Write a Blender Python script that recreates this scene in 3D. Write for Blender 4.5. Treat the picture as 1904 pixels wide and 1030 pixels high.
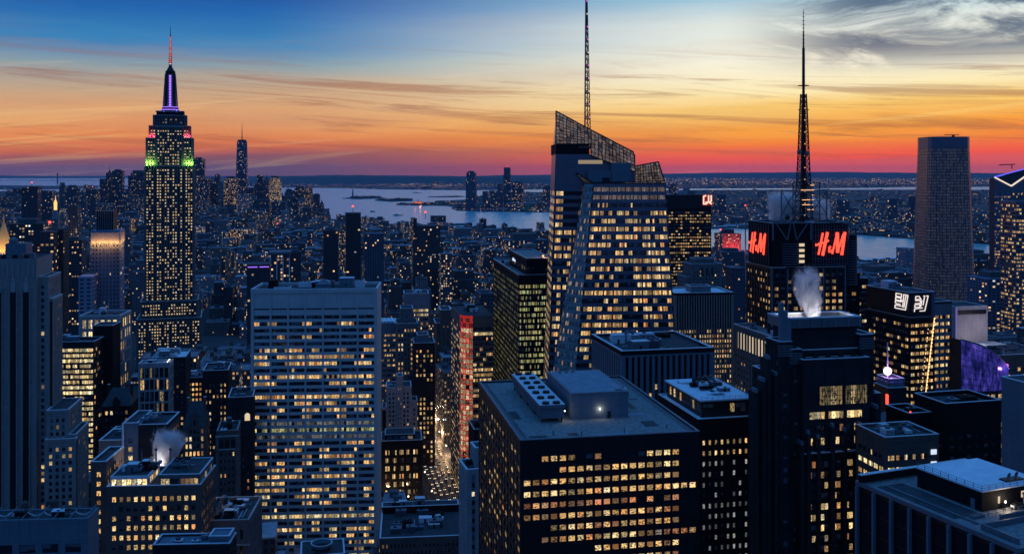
import bpy, math, random
import numpy as np
from mathutils import Vector, Matrix
random.seed(7)
sc = bpy.context.scene
for o in list(bpy.data.objects): bpy.data.objects.remove(o)
# ------------------------------------------------------------------ camera
F, CX, HY, H = 1820.0, 952.0, 318.0, 255.0          # focal length and eye line in photo pixels, eye height in metres
cam = bpy.data.objects.new('camera', bpy.data.cameras.new('camera')); sc.collection.objects.link(cam)
cam.location = (0, 0, H); cam.rotation_euler = (math.radians(90), 0, 0)
cam.data.sensor_width = 36.0; cam.data.lens = F / 1904 * 36
cam.data.shift_y = -(515 - HY) / 1904
cam.data.clip_start = 1.0; cam.data.clip_end = 200000
sc.camera = cam
sc.view_settings.view_transform = 'Standard'; sc.view_settings.look = 'None'
sc.view_settings.exposure = 0.0; sc.view_settings.gamma = 1.0
try:
    sc.cycles.max_bounces = 5; sc.cycles.diffuse_bounces = 2; sc.cycles.glossy_bounces = 2
    sc.cycles.transmission_bounces = 2; sc.cycles.transparent_max_bounces = 8; sc.cycles.volume_bounces = 3
    sc.cycles.sample_clamp_indirect = 4.0
    sc.cycles.volume_step_rate = 2.0; sc.cycles.volume_max_steps = 96
    sc.cycles.caustics_reflective = False; sc.cycles.caustics_refractive = False
    sc.cycles.use_denoising = True
except Exception as e: print(e)

def lin(c):
    f = lambda x: (x/255)/12.92 if x/255 <= 0.04045 else ((x/255+0.055)/1.055)**2.4
    return (f(c[0]), f(c[1]), f(c[2]), 1.0)

class NT:
    """small helper for node trees"""
    def __init__(s, nt): s.nt = nt
    def n(s, t, **kw):
        x = s.nt.nodes.new(t)
        for k, v in kw.items(): setattr(x, k, v)
        return x
    def l(s, a, b): s.nt.links.new(a, b)
    def put(s, sock, v):
        if hasattr(v, 'links') or hasattr(v, 'is_output'): s.l(v, sock)
        elif v is not None: sock.default_value = v
    def m(s, op, a, b=None, c=None, clamp=False):
        x = s.n('ShaderNodeMath', operation=op); x.use_clamp = clamp
        s.put(x.inputs[0], a)
        if b is not None: s.put(x.inputs[1], b)
        if c is not None: s.put(x.inputs[2], c)
        return x.outputs[0]
    def sm(s, v, a, b):
        x = s.n('ShaderNodeMapRange', interpolation_type='SMOOTHSTEP')
        s.put(x.inputs['Value'], v); x.inputs['From Min'].default_value = a; x.inputs['From Max'].default_value = b
        return x.outputs[0]
    def xyz(s, x, y, z=0.0):
        c = s.n('ShaderNodeCombineXYZ'); s.put(c.inputs[0], x); s.put(c.inputs[1], y); s.put(c.inputs[2], z); return c.outputs[0]
    def sep(s, v):
        c = s.n('ShaderNodeSeparateXYZ'); s.l(v, c.inputs[0]); return c.outputs
    def mixc(s, f, a, b, mode='MIX'):
        x = s.n('ShaderNodeMix', data_type='RGBA', blend_type=mode)
        s.put(x.inputs[0], f); s.put(x.inputs[6], a); s.put(x.inputs[7], b); return x.outputs[2]
    def ramp(s, f, stops, interp='LINEAR'):
        x = s.n('ShaderNodeValToRGB'); cr = x.color_ramp; cr.interpolation = interp
        while len(cr.elements) < len(stops): cr.elements.new(0.5)
        for e, (p, c) in zip(cr.elements, stops): e.position = p; e.color = c
        s.put(x.inputs[0], f); return x.outputs[0]
    def noise(s, v, scale, detail=2.0, rough=0.5, dist=0.0, dim='3D'):
        x = s.n('ShaderNodeTexNoise', noise_dimensions=dim)
        if v is not None: s.l(v, x.inputs['Vector'])
        x.inputs['Scale'].default_value = scale; x.inputs['Detail'].default_value = detail
        x.inputs['Roughness'].default_value = rough; x.inputs['Distortion'].default_value = dist
        return x.outputs[0]

# ------------------------------------------------------------------ world: dusk sky (gives all the daylight that is left)
w = bpy.data.worlds.new('World'); sc.world = w; w.use_nodes = True
nt = w.node_tree; nt.nodes.clear(); T = NT(nt)
g = T.n('ShaderNodeTexCoord').outputs['Generated']
X, Y, Z = T.sep(g)
hyp = T.m('SQRT', T.m('ADD', T.m('MULTIPLY', X, X), T.m('MULTIPLY', Y, Y)))
el = T.m('DIVIDE', Z, T.m('MAXIMUM', hyp, 0.001))
az = T.m('ARCTAN2', X, Y)
cv = T.xyz(T.m('MULTIPLY', az, 2.2), T.m('MULTIPLY', el, 26.0), 3.3)
wob = T.m('MULTIPLY', T.m('SUBTRACT', T.noise(cv, 1.0, 4, 0.6), 0.5), 0.035)
tilt = T.m('MULTIPLY', az, -0.028)
e2 = T.m('ADD', T.m('ADD', el, wob), T.m('MULTIPLY', tilt, T.sm(el, 0.3, 0.0)))
fac = T.m('DIVIDE', e2, 0.4)
Lr = [(0, (116,80,90)), (.025, (120,82,94)), (.045, (128,84,94)), (.062, (146,86,92)), (.082, (212,108,74)), (.115, (232,140,82)), (.16, (228,164,110)),
      (.21, (196,165,135)), (.27, (132,158,170)), (.33, (48,128,184)), (.40, (20,98,172)), (.46, (18,78,160)), (1, (44,96,160))]
Rr = [(0, (236,92,84)), (.012, (252,88,64)), (.032, (254,104,56)), (.055, (252,128,48)), (.09, (253,166,62)), (.135, (254,206,112)),
      (.18, (255,236,180)), (.25, (253,246,222)), (.35, (226,234,228)), (.43, (160,200,220)), (.56, (92,140,184)), (1, (50,100,160))]
ZEN, BEH = (0.042, 0.205, 0.60), (0.012, 0.078, 0.27)
left = T.ramp(fac, [(p, lin(c)) for p, c in Lr]); right = T.ramp(fac, [(p, lin(c)) for p, c in Rr])
front = T.mixc(T.sm(az, -0.27, 0.27), left, right)
back = T.ramp(T.m('MULTIPLY', el, 1.0), [(0, BEH+(1,)), (.5, (0.020, 0.125, 0.41, 1)), (1, ZEN+(1,))])
behind = T.sm(T.m('ABSOLUTE', T.m('SUBTRACT', az, 0.1)), 0.75, 1.7)
sky = T.mixc(behind, front, back)
sky = T.mixc(T.sm(el, 0.28, 0.75), sky, ZEN+(1,))
# thin streaks of cloud near the horizon, darker wisps higher up on one side
s1 = T.noise(T.xyz(T.m('MULTIPLY', az, 1.6), T.m('MULTIPLY', T.m('ADD', el, T.m('MULTIPLY', az, 0.05)), 42.0), 1.7), 1.9, 8, 0.68, 0.9)
band = T.m('MULTIPLY', T.sm(el, 0.0, 0.03), T.sm(el, 0.14, 0.085))
st = T.m('MULTIPLY', T.sm(s1, 0.48, 0.66), band)
sky = T.mixc(T.m('MULTIPLY', st, 0.55), sky, lin((150,84,66)))
s1b = T.noise(T.xyz(T.m('MULTIPLY', az, 2.4), T.m('MULTIPLY', T.m('SUBTRACT', el, T.m('MULTIPLY', az, 0.09)), 70.0), 8.0), 1.3, 5, 0.6, 0.8)
sky = T.mixc(T.m('MULTIPLY', T.m('MULTIPLY', T.sm(s1b, 0.56, 0.72), T.sm(el, 0.135, 0.05)), 0.22), sky, lin((255,205,120)), 'SCREEN')
s2 = T.noise(T.xyz(T.m('MULTIPLY', az, 5.0), T.m('MULTIPLY', T.m('ADD', el, T.m('MULTIPLY', az, 0.12)), 19.0), 0.4), 1.15, 8, 0.66, 0.9)
m2 = T.m('MULTIPLY', T.m('MULTIPLY', T.sm(az, 0.20, 0.36), T.sm(el, 0.085, 0.125)), T.sm(el, 0.34, 0.2))
sky = T.mixc(T.m('MULTIPLY', T.m('MULTIPLY', T.sm(s2, 0.37, 0.57), m2), 0.88), sky, lin((58,84,116)))
s3 = T.noise(T.xyz(T.m('MULTIPLY', az, 3.0), T.m('MULTIPLY', el, 30.0), 5.1), 1.0, 5, 0.6, 0.3)
sky = T.mixc(T.m('MULTIPLY', T.m('MULTIPLY', T.sm(s3, 0.45, 0.75), T.sm(el, 0.22, 0.06)), 0.25), sky, lin((170,120,110)))
nis = T.n('ShaderNodeTexSky', sky_type='NISHITA'); nis.sun_disc = False
nis.sun_elevation = math.radians(-3.0); nis.sun_rotation = math.radians(12.0)
bg1 = T.n('ShaderNodeBackground'); T.l(sky, bg1.inputs[0]); bg1.inputs[1].default_value = 1.0
bg2 = T.n('ShaderNodeBackground'); T.l(nis.outputs[0], bg2.inputs[0]); bg2.inputs[1].default_value = 0.05
ad = T.n('ShaderNodeAddShader'); T.l(bg1.outputs[0], ad.inputs[0]); T.l(bg2.outputs[0], ad.inputs[1])
ow = T.n('ShaderNodeOutputWorld'); T.l(ad.outputs[0], ow.inputs[0])
w.cycles.sampling_method = 'MANUAL'; w.cycles.sample_map_resolution = 512

# ------------------------------------------------------------------ pixel of the photo -> point of the place
def Zat(y, d): return H - (y - HY) / F * d
def XY(px, d): return ((px - CX) / F * d, d)
def G(px, y): d = H * F / (y - HY); return ((px - CX) / F * d, d)          # point on the ground
def proj(x, y, z): return CX + x / y * F, HY - (z - H) / y * F
TH = math.radians(11.5)                                                    # street grid against the line of sight

# ------------------------------------------------------------------ materials
MATS = {}
def newmat(name):
    m = bpy.data.materials.new(name); m.use_nodes = True; m.node_tree.nodes.clear()
    MATS[name] = m; return m, NT(m.node_tree)
def finish(T, bsdf):
    o = T.n('ShaderNodeOutputMaterial'); T.l(bsdf, o.inputs[0])
def wallmat(name, rgb, rough=0.85, var=0.35, scale=0.12, spec=0.3, lines=None, metal=0.0):
    m, T = newmat(name)
    co = T.n('ShaderNodeTexCoord').outputs['Object']
    n1 = T.noise(co, scale, 5, 0.6)
    x, y, z = T.sep(co)
    n2 = T.noise(T.xyz(T.m('MULTIPLY', x, 1.0), T.m('MULTIPLY', y, 1.0), T.m('MULTIPLY', z, 0.06)), 0.9, 3, 0.6)
    f = T.m('ADD', T.m('MULTIPLY', T.m('SUBTRACT', n1, 0.5), var*2.2), T.m('MULTIPLY', T.m('SUBTRACT', n2, 0.5), var*1.5))
    k = T.m('ADD', 1.0, f)
    if lines:                                                              # stone or panel joints
        for ax, per, wd in lines:
            c = {'x': T.m('ADD', x, y), 'z': z}[ax]
            fr = T.m('FRACT', T.m('DIVIDE', c, per))
            k = T.m('MULTIPLY', k, T.m('SUBTRACT', 1.0, T.m('MULTIPLY', T.m('LESS_THAN', fr, wd), 0.45)))
    col = T.mixc(1.0, rgb + (1,), T.xyz(k, k, k), 'MULTIPLY')
    b = T.n('ShaderNodeBsdfPrincipled'); T.l(col, b.inputs['Base Color'])
    b.inputs['Roughness'].default_value = rough; b.inputs['Specular IOR Level'].default_value = spec
    b.inputs['Metallic'].default_value = metal
    finish(T, b.outputs[0]); return m
def glowmat(name, rgb, s):
    m, T = newmat(name); e = T.n('ShaderNodeEmission'); e.inputs[0].default_value = rgb + (1,); e.inputs[1].default_value = s
    finish(T, e.outputs[0]); m.cycles.emission_sampling = 'NONE'; return m

wallmat('dark_stone', (0.026, 0.026, 0.029), spec=.12, lines=[('z', 3.4, 0.05)])
wallmat('grey_stone', (0.13, 0.13, 0.135), lines=[('z', 1.9, 0.06)])
wallmat('pale_stone', (0.34, 0.33, 0.33), lines=[('z', 1.8, 0.05), ('x', 2.7, 0.03)])
wallmat('travertine', (0.50, 0.50, 0.49), var=0.22, lines=[('x', 1.5, 0.07)])
wallmat('limestone', (0.27, 0.25, 0.235), var=0.3, scale=0.5, lines=[('z', 1.2, 0.06)])
wallmat('brown_brick', (0.15, 0.095, 0.075), lines=[('z', 0.9, 0.08)])
wallmat('warm_brick', (0.12, 0.085, 0.075), lines=[('z', 0.9, 0.08)])
wallmat('black_metal', (0.009, 0.009, 0.011), rough=0.45, spec=0.35)
wallmat('black_wall', (0.009, 0.009, 0.010), spec=.12, rough=0.8)
wallmat('grey_metal', (0.13, 0.14, 0.16), rough=0.5, spec=0.5)
wallmat('blue_panel', (0.13, 0.17, 0.21), rough=0.6, var=0.2, lines=[('z', 3.0, 0.03), ('x', 3.0, 0.03)])
wallmat('white_metal', (0.62, 0.64, 0.68), rough=0.5, var=0.15)
wallmat('glass_spandrel', (0.08, 0.11, 0.155), rough=0.28, spec=0.9, var=0.2, metal=0.25)
wallmat('teal_glass', (0.20, 0.30, 0.30), rough=0.3, spec=0.9, var=0.2, metal=0.2, lines=[('z', 4.2, 0.08), ('x', 1.6, 0.08)])  # base colour brightened to stand in for sky reflected on this facet
wallmat('roof_gravel', (0.23, 0.235, 0.23), rough=0.95, var=0.75, scale=1.1)
wallmat('roof_dark', (0.05, 0.055, 0.062), rough=0.8, var=0.8, scale=0.35)
wallmat('roof_pale', (0.80, 0.84, 0.88), rough=0.7, var=0.22, scale=0.35)
wallmat('coping', (0.68, 0.70, 0.72), rough=0.6, var=0.2)
wallmat('gilding', (0.85, 0.55, 0.2), rough=0.45, metal=0.5, var=0.15, lines=[('z', 2.4, 0.1)])
wallmat('asphalt', (0.05, 0.05, 0.052), rough=0.6, var=0.4)
wallmat('bark', (0.06, 0.045, 0.035))
wallmat('bronze_glass', (0.055, 0.04, 0.035), rough=0.3, spec=0.7)
wallmat('purple_screen', (0.05, 0.05, 0.08))
glowmat('red_sign', (1.0, 0.07, 0.04), 2.2)
glowmat('white_sign', (1.0, 0.88, 0.86), 1.0)
glowmat('blue_white_sign', (0.62, 0.75, 1.0), 1.1)
glowmat('violet_glow', (0.36, 0.16, 1.0), 1.6)
glowmat('violet_ball', (0.85, 0.55, 1.0), 6.0)
glowmat('blue_line', (0.12, 0.12, 0.9), 1.3)
glowmat('pale_line', (1.0, 0.82, 0.66), 1.0)
glowmat('amber_line', (1.0, 0.52, 0.16), 1.8)
glowmat('lamp_warm', (1.0, 0.70, 0.36), 9.0)
glowmat('lamp_white', (1.0, 0.92, 0.78), 12.0)
glowmat('headlight', (1.0, 0.80, 0.56), 2.4)
glowmat('tail_light', (1.0, 0.08, 0.03), 2.5)
glowmat('beacon', (1.0, 0.05, 0.04), 5.0)
glowmat('red_band', (1.0, 0.05, 0.035), 0.4)
glowmat('magenta_light', (0.9, 0.15, 0.8), 1.2)
glowmat('pale_curtain', (1.0, 0.78, 0.52), 0.75)

def lit_core(T, uv, seed, lit, row, strength, detail=True, patch=0.6, hue=None, grp=1.0, pw=1.3):
    """light behind the windows: one cell of the uv grid is one window; returns colour, strength, frame mask"""
    u, v, _ = T.sep(uv)
    cu, cvv = T.m('FLOOR', u), T.m('FLOOR', v)
    fu, fv = T.m('SUBTRACT', u, cu), T.m('SUBTRACT', v, cvv)
    wn = T.n('ShaderNodeTexWhiteNoise', noise_dimensions='3D'); T.l(T.xyz(cu, cvv, seed), wn.inputs[0])
    wg = T.n('ShaderNodeTexWhiteNoise', noise_dimensions='3D'); T.l(T.xyz(T.m('FLOOR', T.m('DIVIDE', cu, grp)), cvv, seed + 3.1), wg.inputs[0])
    wr = T.n('ShaderNodeTexWhiteNoise', noise_dimensions='3D')
    T.l(T.xyz(T.m('FLOOR', T.m('DIVIDE', cu, 40.0)), cvv, seed + 7.3), wr.inputs[0])
    pn = T.noise(T.xyz(T.m('MULTIPLY', cu, 0.21), T.m('MULTIPLY', cvv, 0.33), seed), 1.0, 2, 0.5)
    p = T.m('ADD', lit, T.m('MULTIPLY', T.m('SUBTRACT', wr.outputs[0], 0.5), row))
    p = T.m('ADD', p, T.m('MULTIPLY', T.m('SUBTRACT', pn, 0.5), patch))
    on = T.m('LESS_THAN', wg.outputs[0], p)
    r, gg, b = T.sep(wn.outputs[1])
    if detail:
        q = T.noise(T.xyz(T.m('ADD', T.m('MULTIPLY', fu, 3.1), T.m('MULTIPLY', cu, 5.3)), T.m('ADD', T.m('MULTIPLY', fv, 3.4), T.m('MULTIPLY', cvv, 9.1)), seed), 1.3, 2, 0.6)
        clut = T.m('ADD', 0.06, T.m('MULTIPLY', T.sm(q, 0.44, 0.52), 1.0))
        ceil = T.sm(fv, 0.45, 0.9)
        I = T.m('ADD', T.m('MULTIPLY', clut, T.m('SUBTRACT', 1.0, T.m('MULTIPLY', ceil, 0.3))), T.m('MULTIPLY', ceil, 0.16))
        bl = T.m('MULTIPLY', T.m('GREATER_THAN', fv, T.m('ADD', T.m('MULTIPLY', gg, 1.6), 0.1)), T.m('LESS_THAN', b, 0.35))
        I = T.m('ADD', T.m('MULTIPLY', I, T.m('SUBTRACT', 1.0, bl)), T.m('MULTIPLY', bl, 0.62))
    else:
        I = 0.8
    k = T.m('ADD', 0.2, T.m('MULTIPLY', T.m('POWER', r, pw*1.25), 1.2))
    s = T.m('MULTIPLY', T.m('MULTIPLY', T.m('MULTIPLY', on, I), k), strength)
    stops = hue or [(0, (1, .38, .12, 1)), (.18, (1, .54, .18, 1)), (.6, (1, .65, .25, 1)), (.95, (1, .74, .36, 1)), (1, (1, .85, .6, 1))]
    col = T.ramp(b, stops)
    return col, s, fu, fv
def winmat(name, seed, lit, row=0.4, strength=1.2, hue=None, base=(0.012, 0.016, 0.024), rough=0.12, mull=0.07, grp=1.0, pw=1.3, blinds=True):
    m, T = newmat(name)
    uv = T.n('ShaderNodeUVMap').outputs[0]
    col, s, fu, fv = lit_core(T, uv, seed, lit, row, strength*0.92, hue=hue, grp=grp, pw=pw)
    edge = T.m('GREATER_THAN', T.m('ABSOLUTE', T.m('SUBTRACT', fu, 0.5)), 0.5 - mull)
    s = T.m('MULTIPLY', s, T.m('SUBTRACT', 1.0, T.m('MULTIPLY', edge, 0.85)))
    b = T.n('ShaderNodeBsdfPrincipled'); b.inputs['Specular IOR Level'].default_value = 0.7
    wb = T.n('ShaderNodeTexWhiteNoise', noise_dimensions='3D'); u_, v_, _ = T.sep(uv); T.l(T.xyz(T.m('FLOOR', u_), T.m('FLOOR', v_), seed + 91.0), wb.inputs[0])
    half = T.m('MULTIPLY', T.m('GREATER_THAN', wb.outputs[0], 0.62), T.m('GREATER_THAN', fv, T.m('MULTIPLY', T.sep(wb.outputs[1])[1], 0.8)))   # drawn blinds
    if not blinds: half = 0.0
    T.l(T.mixc(half, base + (1,), tuple(min(.4, c*3+.05) for c in base) + (1,)), b.inputs['Base Color'])
    T.l(T.m('ADD', rough, T.m('MULTIPLY', half, 0.35)), b.inputs['Roughness'])
    bp = T.n('ShaderNodeBump'); bp.inputs['Strength'].default_value = 0.25; bp.inputs['Distance'].default_value = 0.25
    T.l(T.noise(T.xyz(T.m('MULTIPLY', u_, .9), T.m('MULTIPLY', v_, .9), seed), 1.0, 1), bp.inputs['Height']); T.l(bp.outputs[0], b.inputs['Normal'])
    T.l(col, b.inputs['Emission Color']); T.l(s, b.inputs['Emission Strength'])
    finish(T, b.outputs[0]); m.cycles.emission_sampling = 'NONE'; return m
GREEN = [(0, (.75, .8, .25, 1)), (.4, (.95, .85, .35, 1)), (.8, (1, .85, .4, 1)), (1, (.6, .85, .5, 1))]
YELL = [(0, (1, .62, .22, 1)), (.5, (1, .76, .36, 1)), (1, (1, .86, .52, 1))]
PALE = [(0, (.55, .6, .7, 1)), (.5, (.75, .74, .72, 1)), (1, (.95, .88, .75, 1))]
RED = [(0, (1, .14, .08, 1)), (.35, (1, .5, .28, 1)), (1, (1, .78, .45, 1))]
VIO = [(0, (.25, .12, 1, 1)), (.5, (.1, .2, 1, 1)), (.85, (.3, .2, .9, 1)), (1, (1, .8, .6, 1))]
# name: seed, share lit, floor coherence, strength
WM = dict(w_slab=(1, .38, .75, 1.3), w_black=(2, 1.25, .3, 1.15), w_black_side=(3, .42, .3, .6), w_crystal=(4, .72, .5, 1.25),
          w_office=(6, .86, .4, 1.3), w_sparse=(7, .16, .2, 1.0), w_half=(8, .42, .4, 1.05),
          w_dark=(9, .03, .1, .7), w_sign=(10, .38, .4, .95), w_small=(11, .55, .3, 1.15), w_mid=(12, .35, .4, 1.0),
          w_step=(13, .48, .5, 1.3), w_stone=(14, .20, .4, 1.0))
for k, (sd, lt, rw, stg) in WM.items(): winmat(k, sd * 11.37, lt, rw, stg, grp={'w_slab': 3.0, 'w_crystal': 2.0, 'w_office': 1.0, 'w_sign': 2.0, 'w_half': 2.0}.get(k, 1.0))
winmat('w_green', 21.1, .62, .5, .72, hue=GREEN)
winmat('w_yellow', 22.7, .95, .3, 1.7, hue=YELL, mull=0.02)
winmat('w_pale', 23.3, .9, .3, .22, hue=PALE, mull=0.03)
winmat('w_red', 24.9, .95, .3, .9, hue=RED, mull=0.02)
winmat('w_ridge', 25.9, .94, .3, 1.15, hue=YELL)
winmat('w_white', 26.3, .75, .3, .55, hue=PALE)
winmat('w_crown', 28.3, 1.3, .3, .22, hue=[(0, (1, .62, .45, 1)), (1, (.9, .8, .8, 1))], mull=0.05, pw=.7, blinds=False, rough=.3)
winmat('w_bronze', 29.3, .10, .2, .9, base=(0.03, 0.022, 0.02))
winmat('w_blueglass', 30.3, .14, .2, .9, base=(0.05, 0.085, 0.16), rough=0.25)

m, T = newmat('w_violet')                      # backlit violet glass with a fine net of bars
u, v, _ = T.sep(T.n('ShaderNodeUVMap').outputs[0])
bar = T.m('MAXIMUM', T.m('LESS_THAN', T.m('FRACT', u), 0.12), T.m('LESS_THAN', T.m('FRACT', v), 0.12))
nz = T.noise(T.xyz(T.m('MULTIPLY', u, .35), T.m('MULTIPLY', v, .35), 2.0), 1.0, 5, .65)
b = T.n('ShaderNodeBsdfPrincipled'); b.inputs['Base Color'].default_value = (.02, .03, .08, 1); b.inputs['Roughness'].default_value = .2
T.l(T.ramp(nz, [(.3, (.05, .07, .75, 1)), (.6, (.16, .12, 1, 1)), (.85, (.75, .4, 1, 1))]), b.inputs['Emission Color'])
T.l(T.m('MULTIPLY', T.m('SUBTRACT', 1.0, T.m('MULTIPLY', bar, .7)), T.m('ADD', .03, T.m('MULTIPLY', T.sm(nz, .35, .8), .45))), b.inputs['Emission Strength'])
finish(T, b.outputs[0]); m.cycles.emission_sampling = 'NONE'

winmat('w_empire', 56.8, .68, .2, 1.1, pw=.5, blinds=False, mull=.02, hue=[(0, (1, .62, .26, 1)), (.7, (1, .74, .38, 1)), (1, (1, .84, .56, 1))])
# one material for the thousands of plain buildings: wall tone and share of lit windows come from the mesh
m, T = newmat('city_wall')
uv = T.n('ShaderNodeUVMap').outputs[0]
at = T.n('ShaderNodeVertexColor'); at.layer_name = 'tone'
co = T.n('ShaderNodeTexCoord').outputs['Object']
col, s, fu, fv = lit_core(T, uv, 3.7, T.m('MULTIPLY', at.outputs[1], 0.7), 0.12, 1.45, detail=False, patch=0.45, pw=2.2, hue=[(0, (1, .45, .16, 1)), (.45, (1, .62, .28, 1)), (.85, (1, .78, .5, 1)), (1, (.72, .85, 1, 1))])
u, v, _ = T.sep(uv)
isw = T.m('MULTIPLY', T.m('GREATER_THAN', u, 0.0), T.m('LESS_THAN', T.m('ABSOLUTE', T.m('SUBTRACT', fu, 0.5)), 0.27))
isw = T.m('MULTIPLY', isw, T.m('LESS_THAN', T.m('ABSOLUTE', T.m('SUBTRACT', fv, 0.5)), 0.26))
nn = T.noise(co, 0.10, 4, 0.6)
kk = T.m('ADD', 0.6, T.m('MULTIPLY', nn, 0.8))
wc = T.mixc(1.0, at.outputs[0], T.xyz(kk, kk, kk), 'MULTIPLY')
wc = T.mixc(isw, wc, (0.03, 0.038, 0.05, 1))
b = T.n('ShaderNodeBsdfPrincipled'); T.l(wc, b.inputs['Base Color'])
T.l(T.m('SUBTRACT', 0.85, T.m('MULTIPLY', isw, 0.6)), b.inputs['Roughness'])
T.l(col, b.inputs['Emission Color']); T.l(T.m('MULTIPLY', s, isw), b.inputs['Emission Strength'])
finish(T, b.outputs[0]); m.cycles.emission_sampling = 'NONE'
m, T = newmat('city_roof')
at = T.n('ShaderNodeVertexColor'); at.layer_name = 'tone'
co = T.n('ShaderNodeTexCoord').outputs['Object']
kk = T.m('ADD', 0.45, T.m('MULTIPLY', T.noise(co, 0.25, 5, 0.65), 1.1))
b = T.n('ShaderNodeBsdfPrincipled'); T.l(T.mixc(1.0, at.outputs[0], T.xyz(kk, kk, kk), 'MULTIPLY'), b.inputs['Base Color']); b.inputs['Roughness'].default_value = 0.85
finish(T, b.outputs[0])
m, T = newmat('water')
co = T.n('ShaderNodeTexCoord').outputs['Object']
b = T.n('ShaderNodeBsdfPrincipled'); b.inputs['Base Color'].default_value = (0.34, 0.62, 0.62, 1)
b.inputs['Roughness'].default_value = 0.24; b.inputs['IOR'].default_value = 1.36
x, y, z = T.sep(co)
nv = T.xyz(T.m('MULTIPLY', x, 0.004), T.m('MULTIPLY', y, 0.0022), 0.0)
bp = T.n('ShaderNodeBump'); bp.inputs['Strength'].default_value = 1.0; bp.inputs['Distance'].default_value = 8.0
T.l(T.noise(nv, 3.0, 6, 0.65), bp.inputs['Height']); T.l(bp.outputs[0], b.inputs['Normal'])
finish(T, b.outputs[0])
m, T = newmat('land_ground')
co = T.n('ShaderNodeTexCoord').outputs['Object']
b = T.n('ShaderNodeBsdfPrincipled'); b.inputs['Roughness'].default_value = 0.95
T.l(T.ramp(T.noise(co, 0.004, 8, 0.7), [(0.3, (0.02, 0.024, 0.026, 1)), (0.7, (0.07, 0.08, 0.085, 1))]), b.inputs['Base Color'])
finish(T, b.outputs[0])
def steam_mat(name, dens, scale):
    m, T = newmat(name)
    co = T.n('ShaderNodeTexCoord'); gen = co.outputs['Generated']; ob = co.outputs['Object']
    x, y, z = T.sep(gen)
    d = T.m('SQRT', T.m('ADD', T.m('POWER', T.m('SUBTRACT', x, 0.5), 2.0), T.m('POWER', T.m('SUBTRACT', y, 0.5), 2.0)))
    ox, oy, oz = T.sep(ob); n = T.noise(T.xyz(ox, oy, T.m('MULTIPLY', oz, 0.6)), scale, 6, 0.7, 1.4)
    edge = T.m('MULTIPLY', T.sm(d, 0.5, 0.2), T.m('MULTIPLY', T.sm(z, 1.0, 0.6), 1.0))
    val = T.m('MULTIPLY', T.m('MULTIPLY', T.sm(T.m('ADD', n, T.m('MULTIPLY', T.m('SUBTRACT', edge, 1.0), 0.38)), 0.38, 0.58), T.sm(edge, 0.0, 0.3)), dens)
    v = T.n('ShaderNodeVolumePrincipled'); v.inputs['Color'].default_value = (0.98, 0.97, 0.98, 1); v.inputs['Anisotropy'].default_value = 0.55
    T.l(val, v.inputs['Density'])
    o = T.n('ShaderNodeOutputMaterial'); T.l(v.outputs[0], o.inputs['Volume'])
steam_mat('steam', 1.5, 0.24)
m, T = newmat('haze_air')
v = T.n('ShaderNodeVolumePrincipled'); v.inputs['Color'].default_value = (0.46, 0.60, 0.82, 1); v.inputs['Density'].default_value = 1.3e-5
o = T.n('ShaderNodeOutputMaterial'); T.l(v.outputs[0], o.inputs['Volume'])
wallmat('deck_blue', (0.20, 0.27, 0.33), rough=.6, var=.5, scale=.3)
winmat('w_redwarm', 39.2, 1.0, .1, .9, hue=[(0, (1, .34, .14, 1)), (.7, (1, .5, .2, 1)), (1, (1, .6, .3, 1))])
winmat('w_tealdark', 38.2, .25, .3, .5, base=(0.13, 0.20, 0.20), rough=.25)

wallmat('steam_pad', (.1,.1,.1)); glowmat('far_orange', (1.0, .50, .20), 1.5); glowmat('far_white', (1.0, .86, .66), 1.5); glowmat('far_red', (1.0, .16, .08), 1.5); glowmat('far_blue', (.5, .7, 1.0), 1.1)
glowmat('gold_glow', (1.0, .60, .20), 1.3); wallmat('copper', (.10, .17, .15)); wallmat('foliage', (.035, .045, .04))

winmat('w_hall', 31.1, .95, .1, .55, hue=YELL, mull=0.03)
winmat('w_green2', 32.1, .6, .4, .28, hue=GREEN)
winmat('w_redtop', 33.1, 1.3, .1, .45, hue=[(0, (1, .05, .05, 1)), (1, (1, .10, .06, 1))], mull=0.02)
winmat('w_violet2', 34.1, 1.1, .1, .8, hue=[(0, (.25, .08, 1, 1)), (.6, (.5, .1, 1, 1)), (1, (.9, .5, 1, 1))], mull=0.02)
winmat('w_penn', 35.1, .62, .9, .95)
wallmat('empire_stone', (0.11, 0.11, 0.115), var=.25); wallmat('fin_gap', (0.010, 0.010, 0.012), rough=.6, spec=.15)
wallmat('night_glass', (0.04, 0.058, 0.085), rough=.3, spec=.7)
winmat('w_ridge2', 36.1, 1.6, .0, .05, pw=.6, blinds=False, hue=[(0, (.55, .66, .95, 1)), (.8, (.75, .8, .95, 1)), (1, (1, .9, .7, 1))], base=(0.02, 0.035, 0.07), rough=0.25)
winmat('w_blue_lit', 37.1, .25, 1.1, .7, base=(0.04, 0.07, 0.13), rough=0.25)
wallmat('brown_spandrel', (0.16, 0.115, 0.10), rough=0.7)
wallmat('red_mast', (0.5, 0.06, 0.03)); wallmat('pink_panel', (0.5, 0.25, 0.27), lines=[('z', 1.1, .3)])
glowmat('lamp_dim', (1.0, .5, .2), 1.6); glowmat('lamp_bead', (1.0, .72, .36), 2.2); glowmat('violet_dim', (.35, .25, 1.0), .5)
glowmat('dim_curtain', (1.0, .78, .52), .3); glowmat('red_dark', (.7, .02, .01), .35); glowmat('emblem_glow', (1.0, .62, .48), 1.3)

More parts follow.
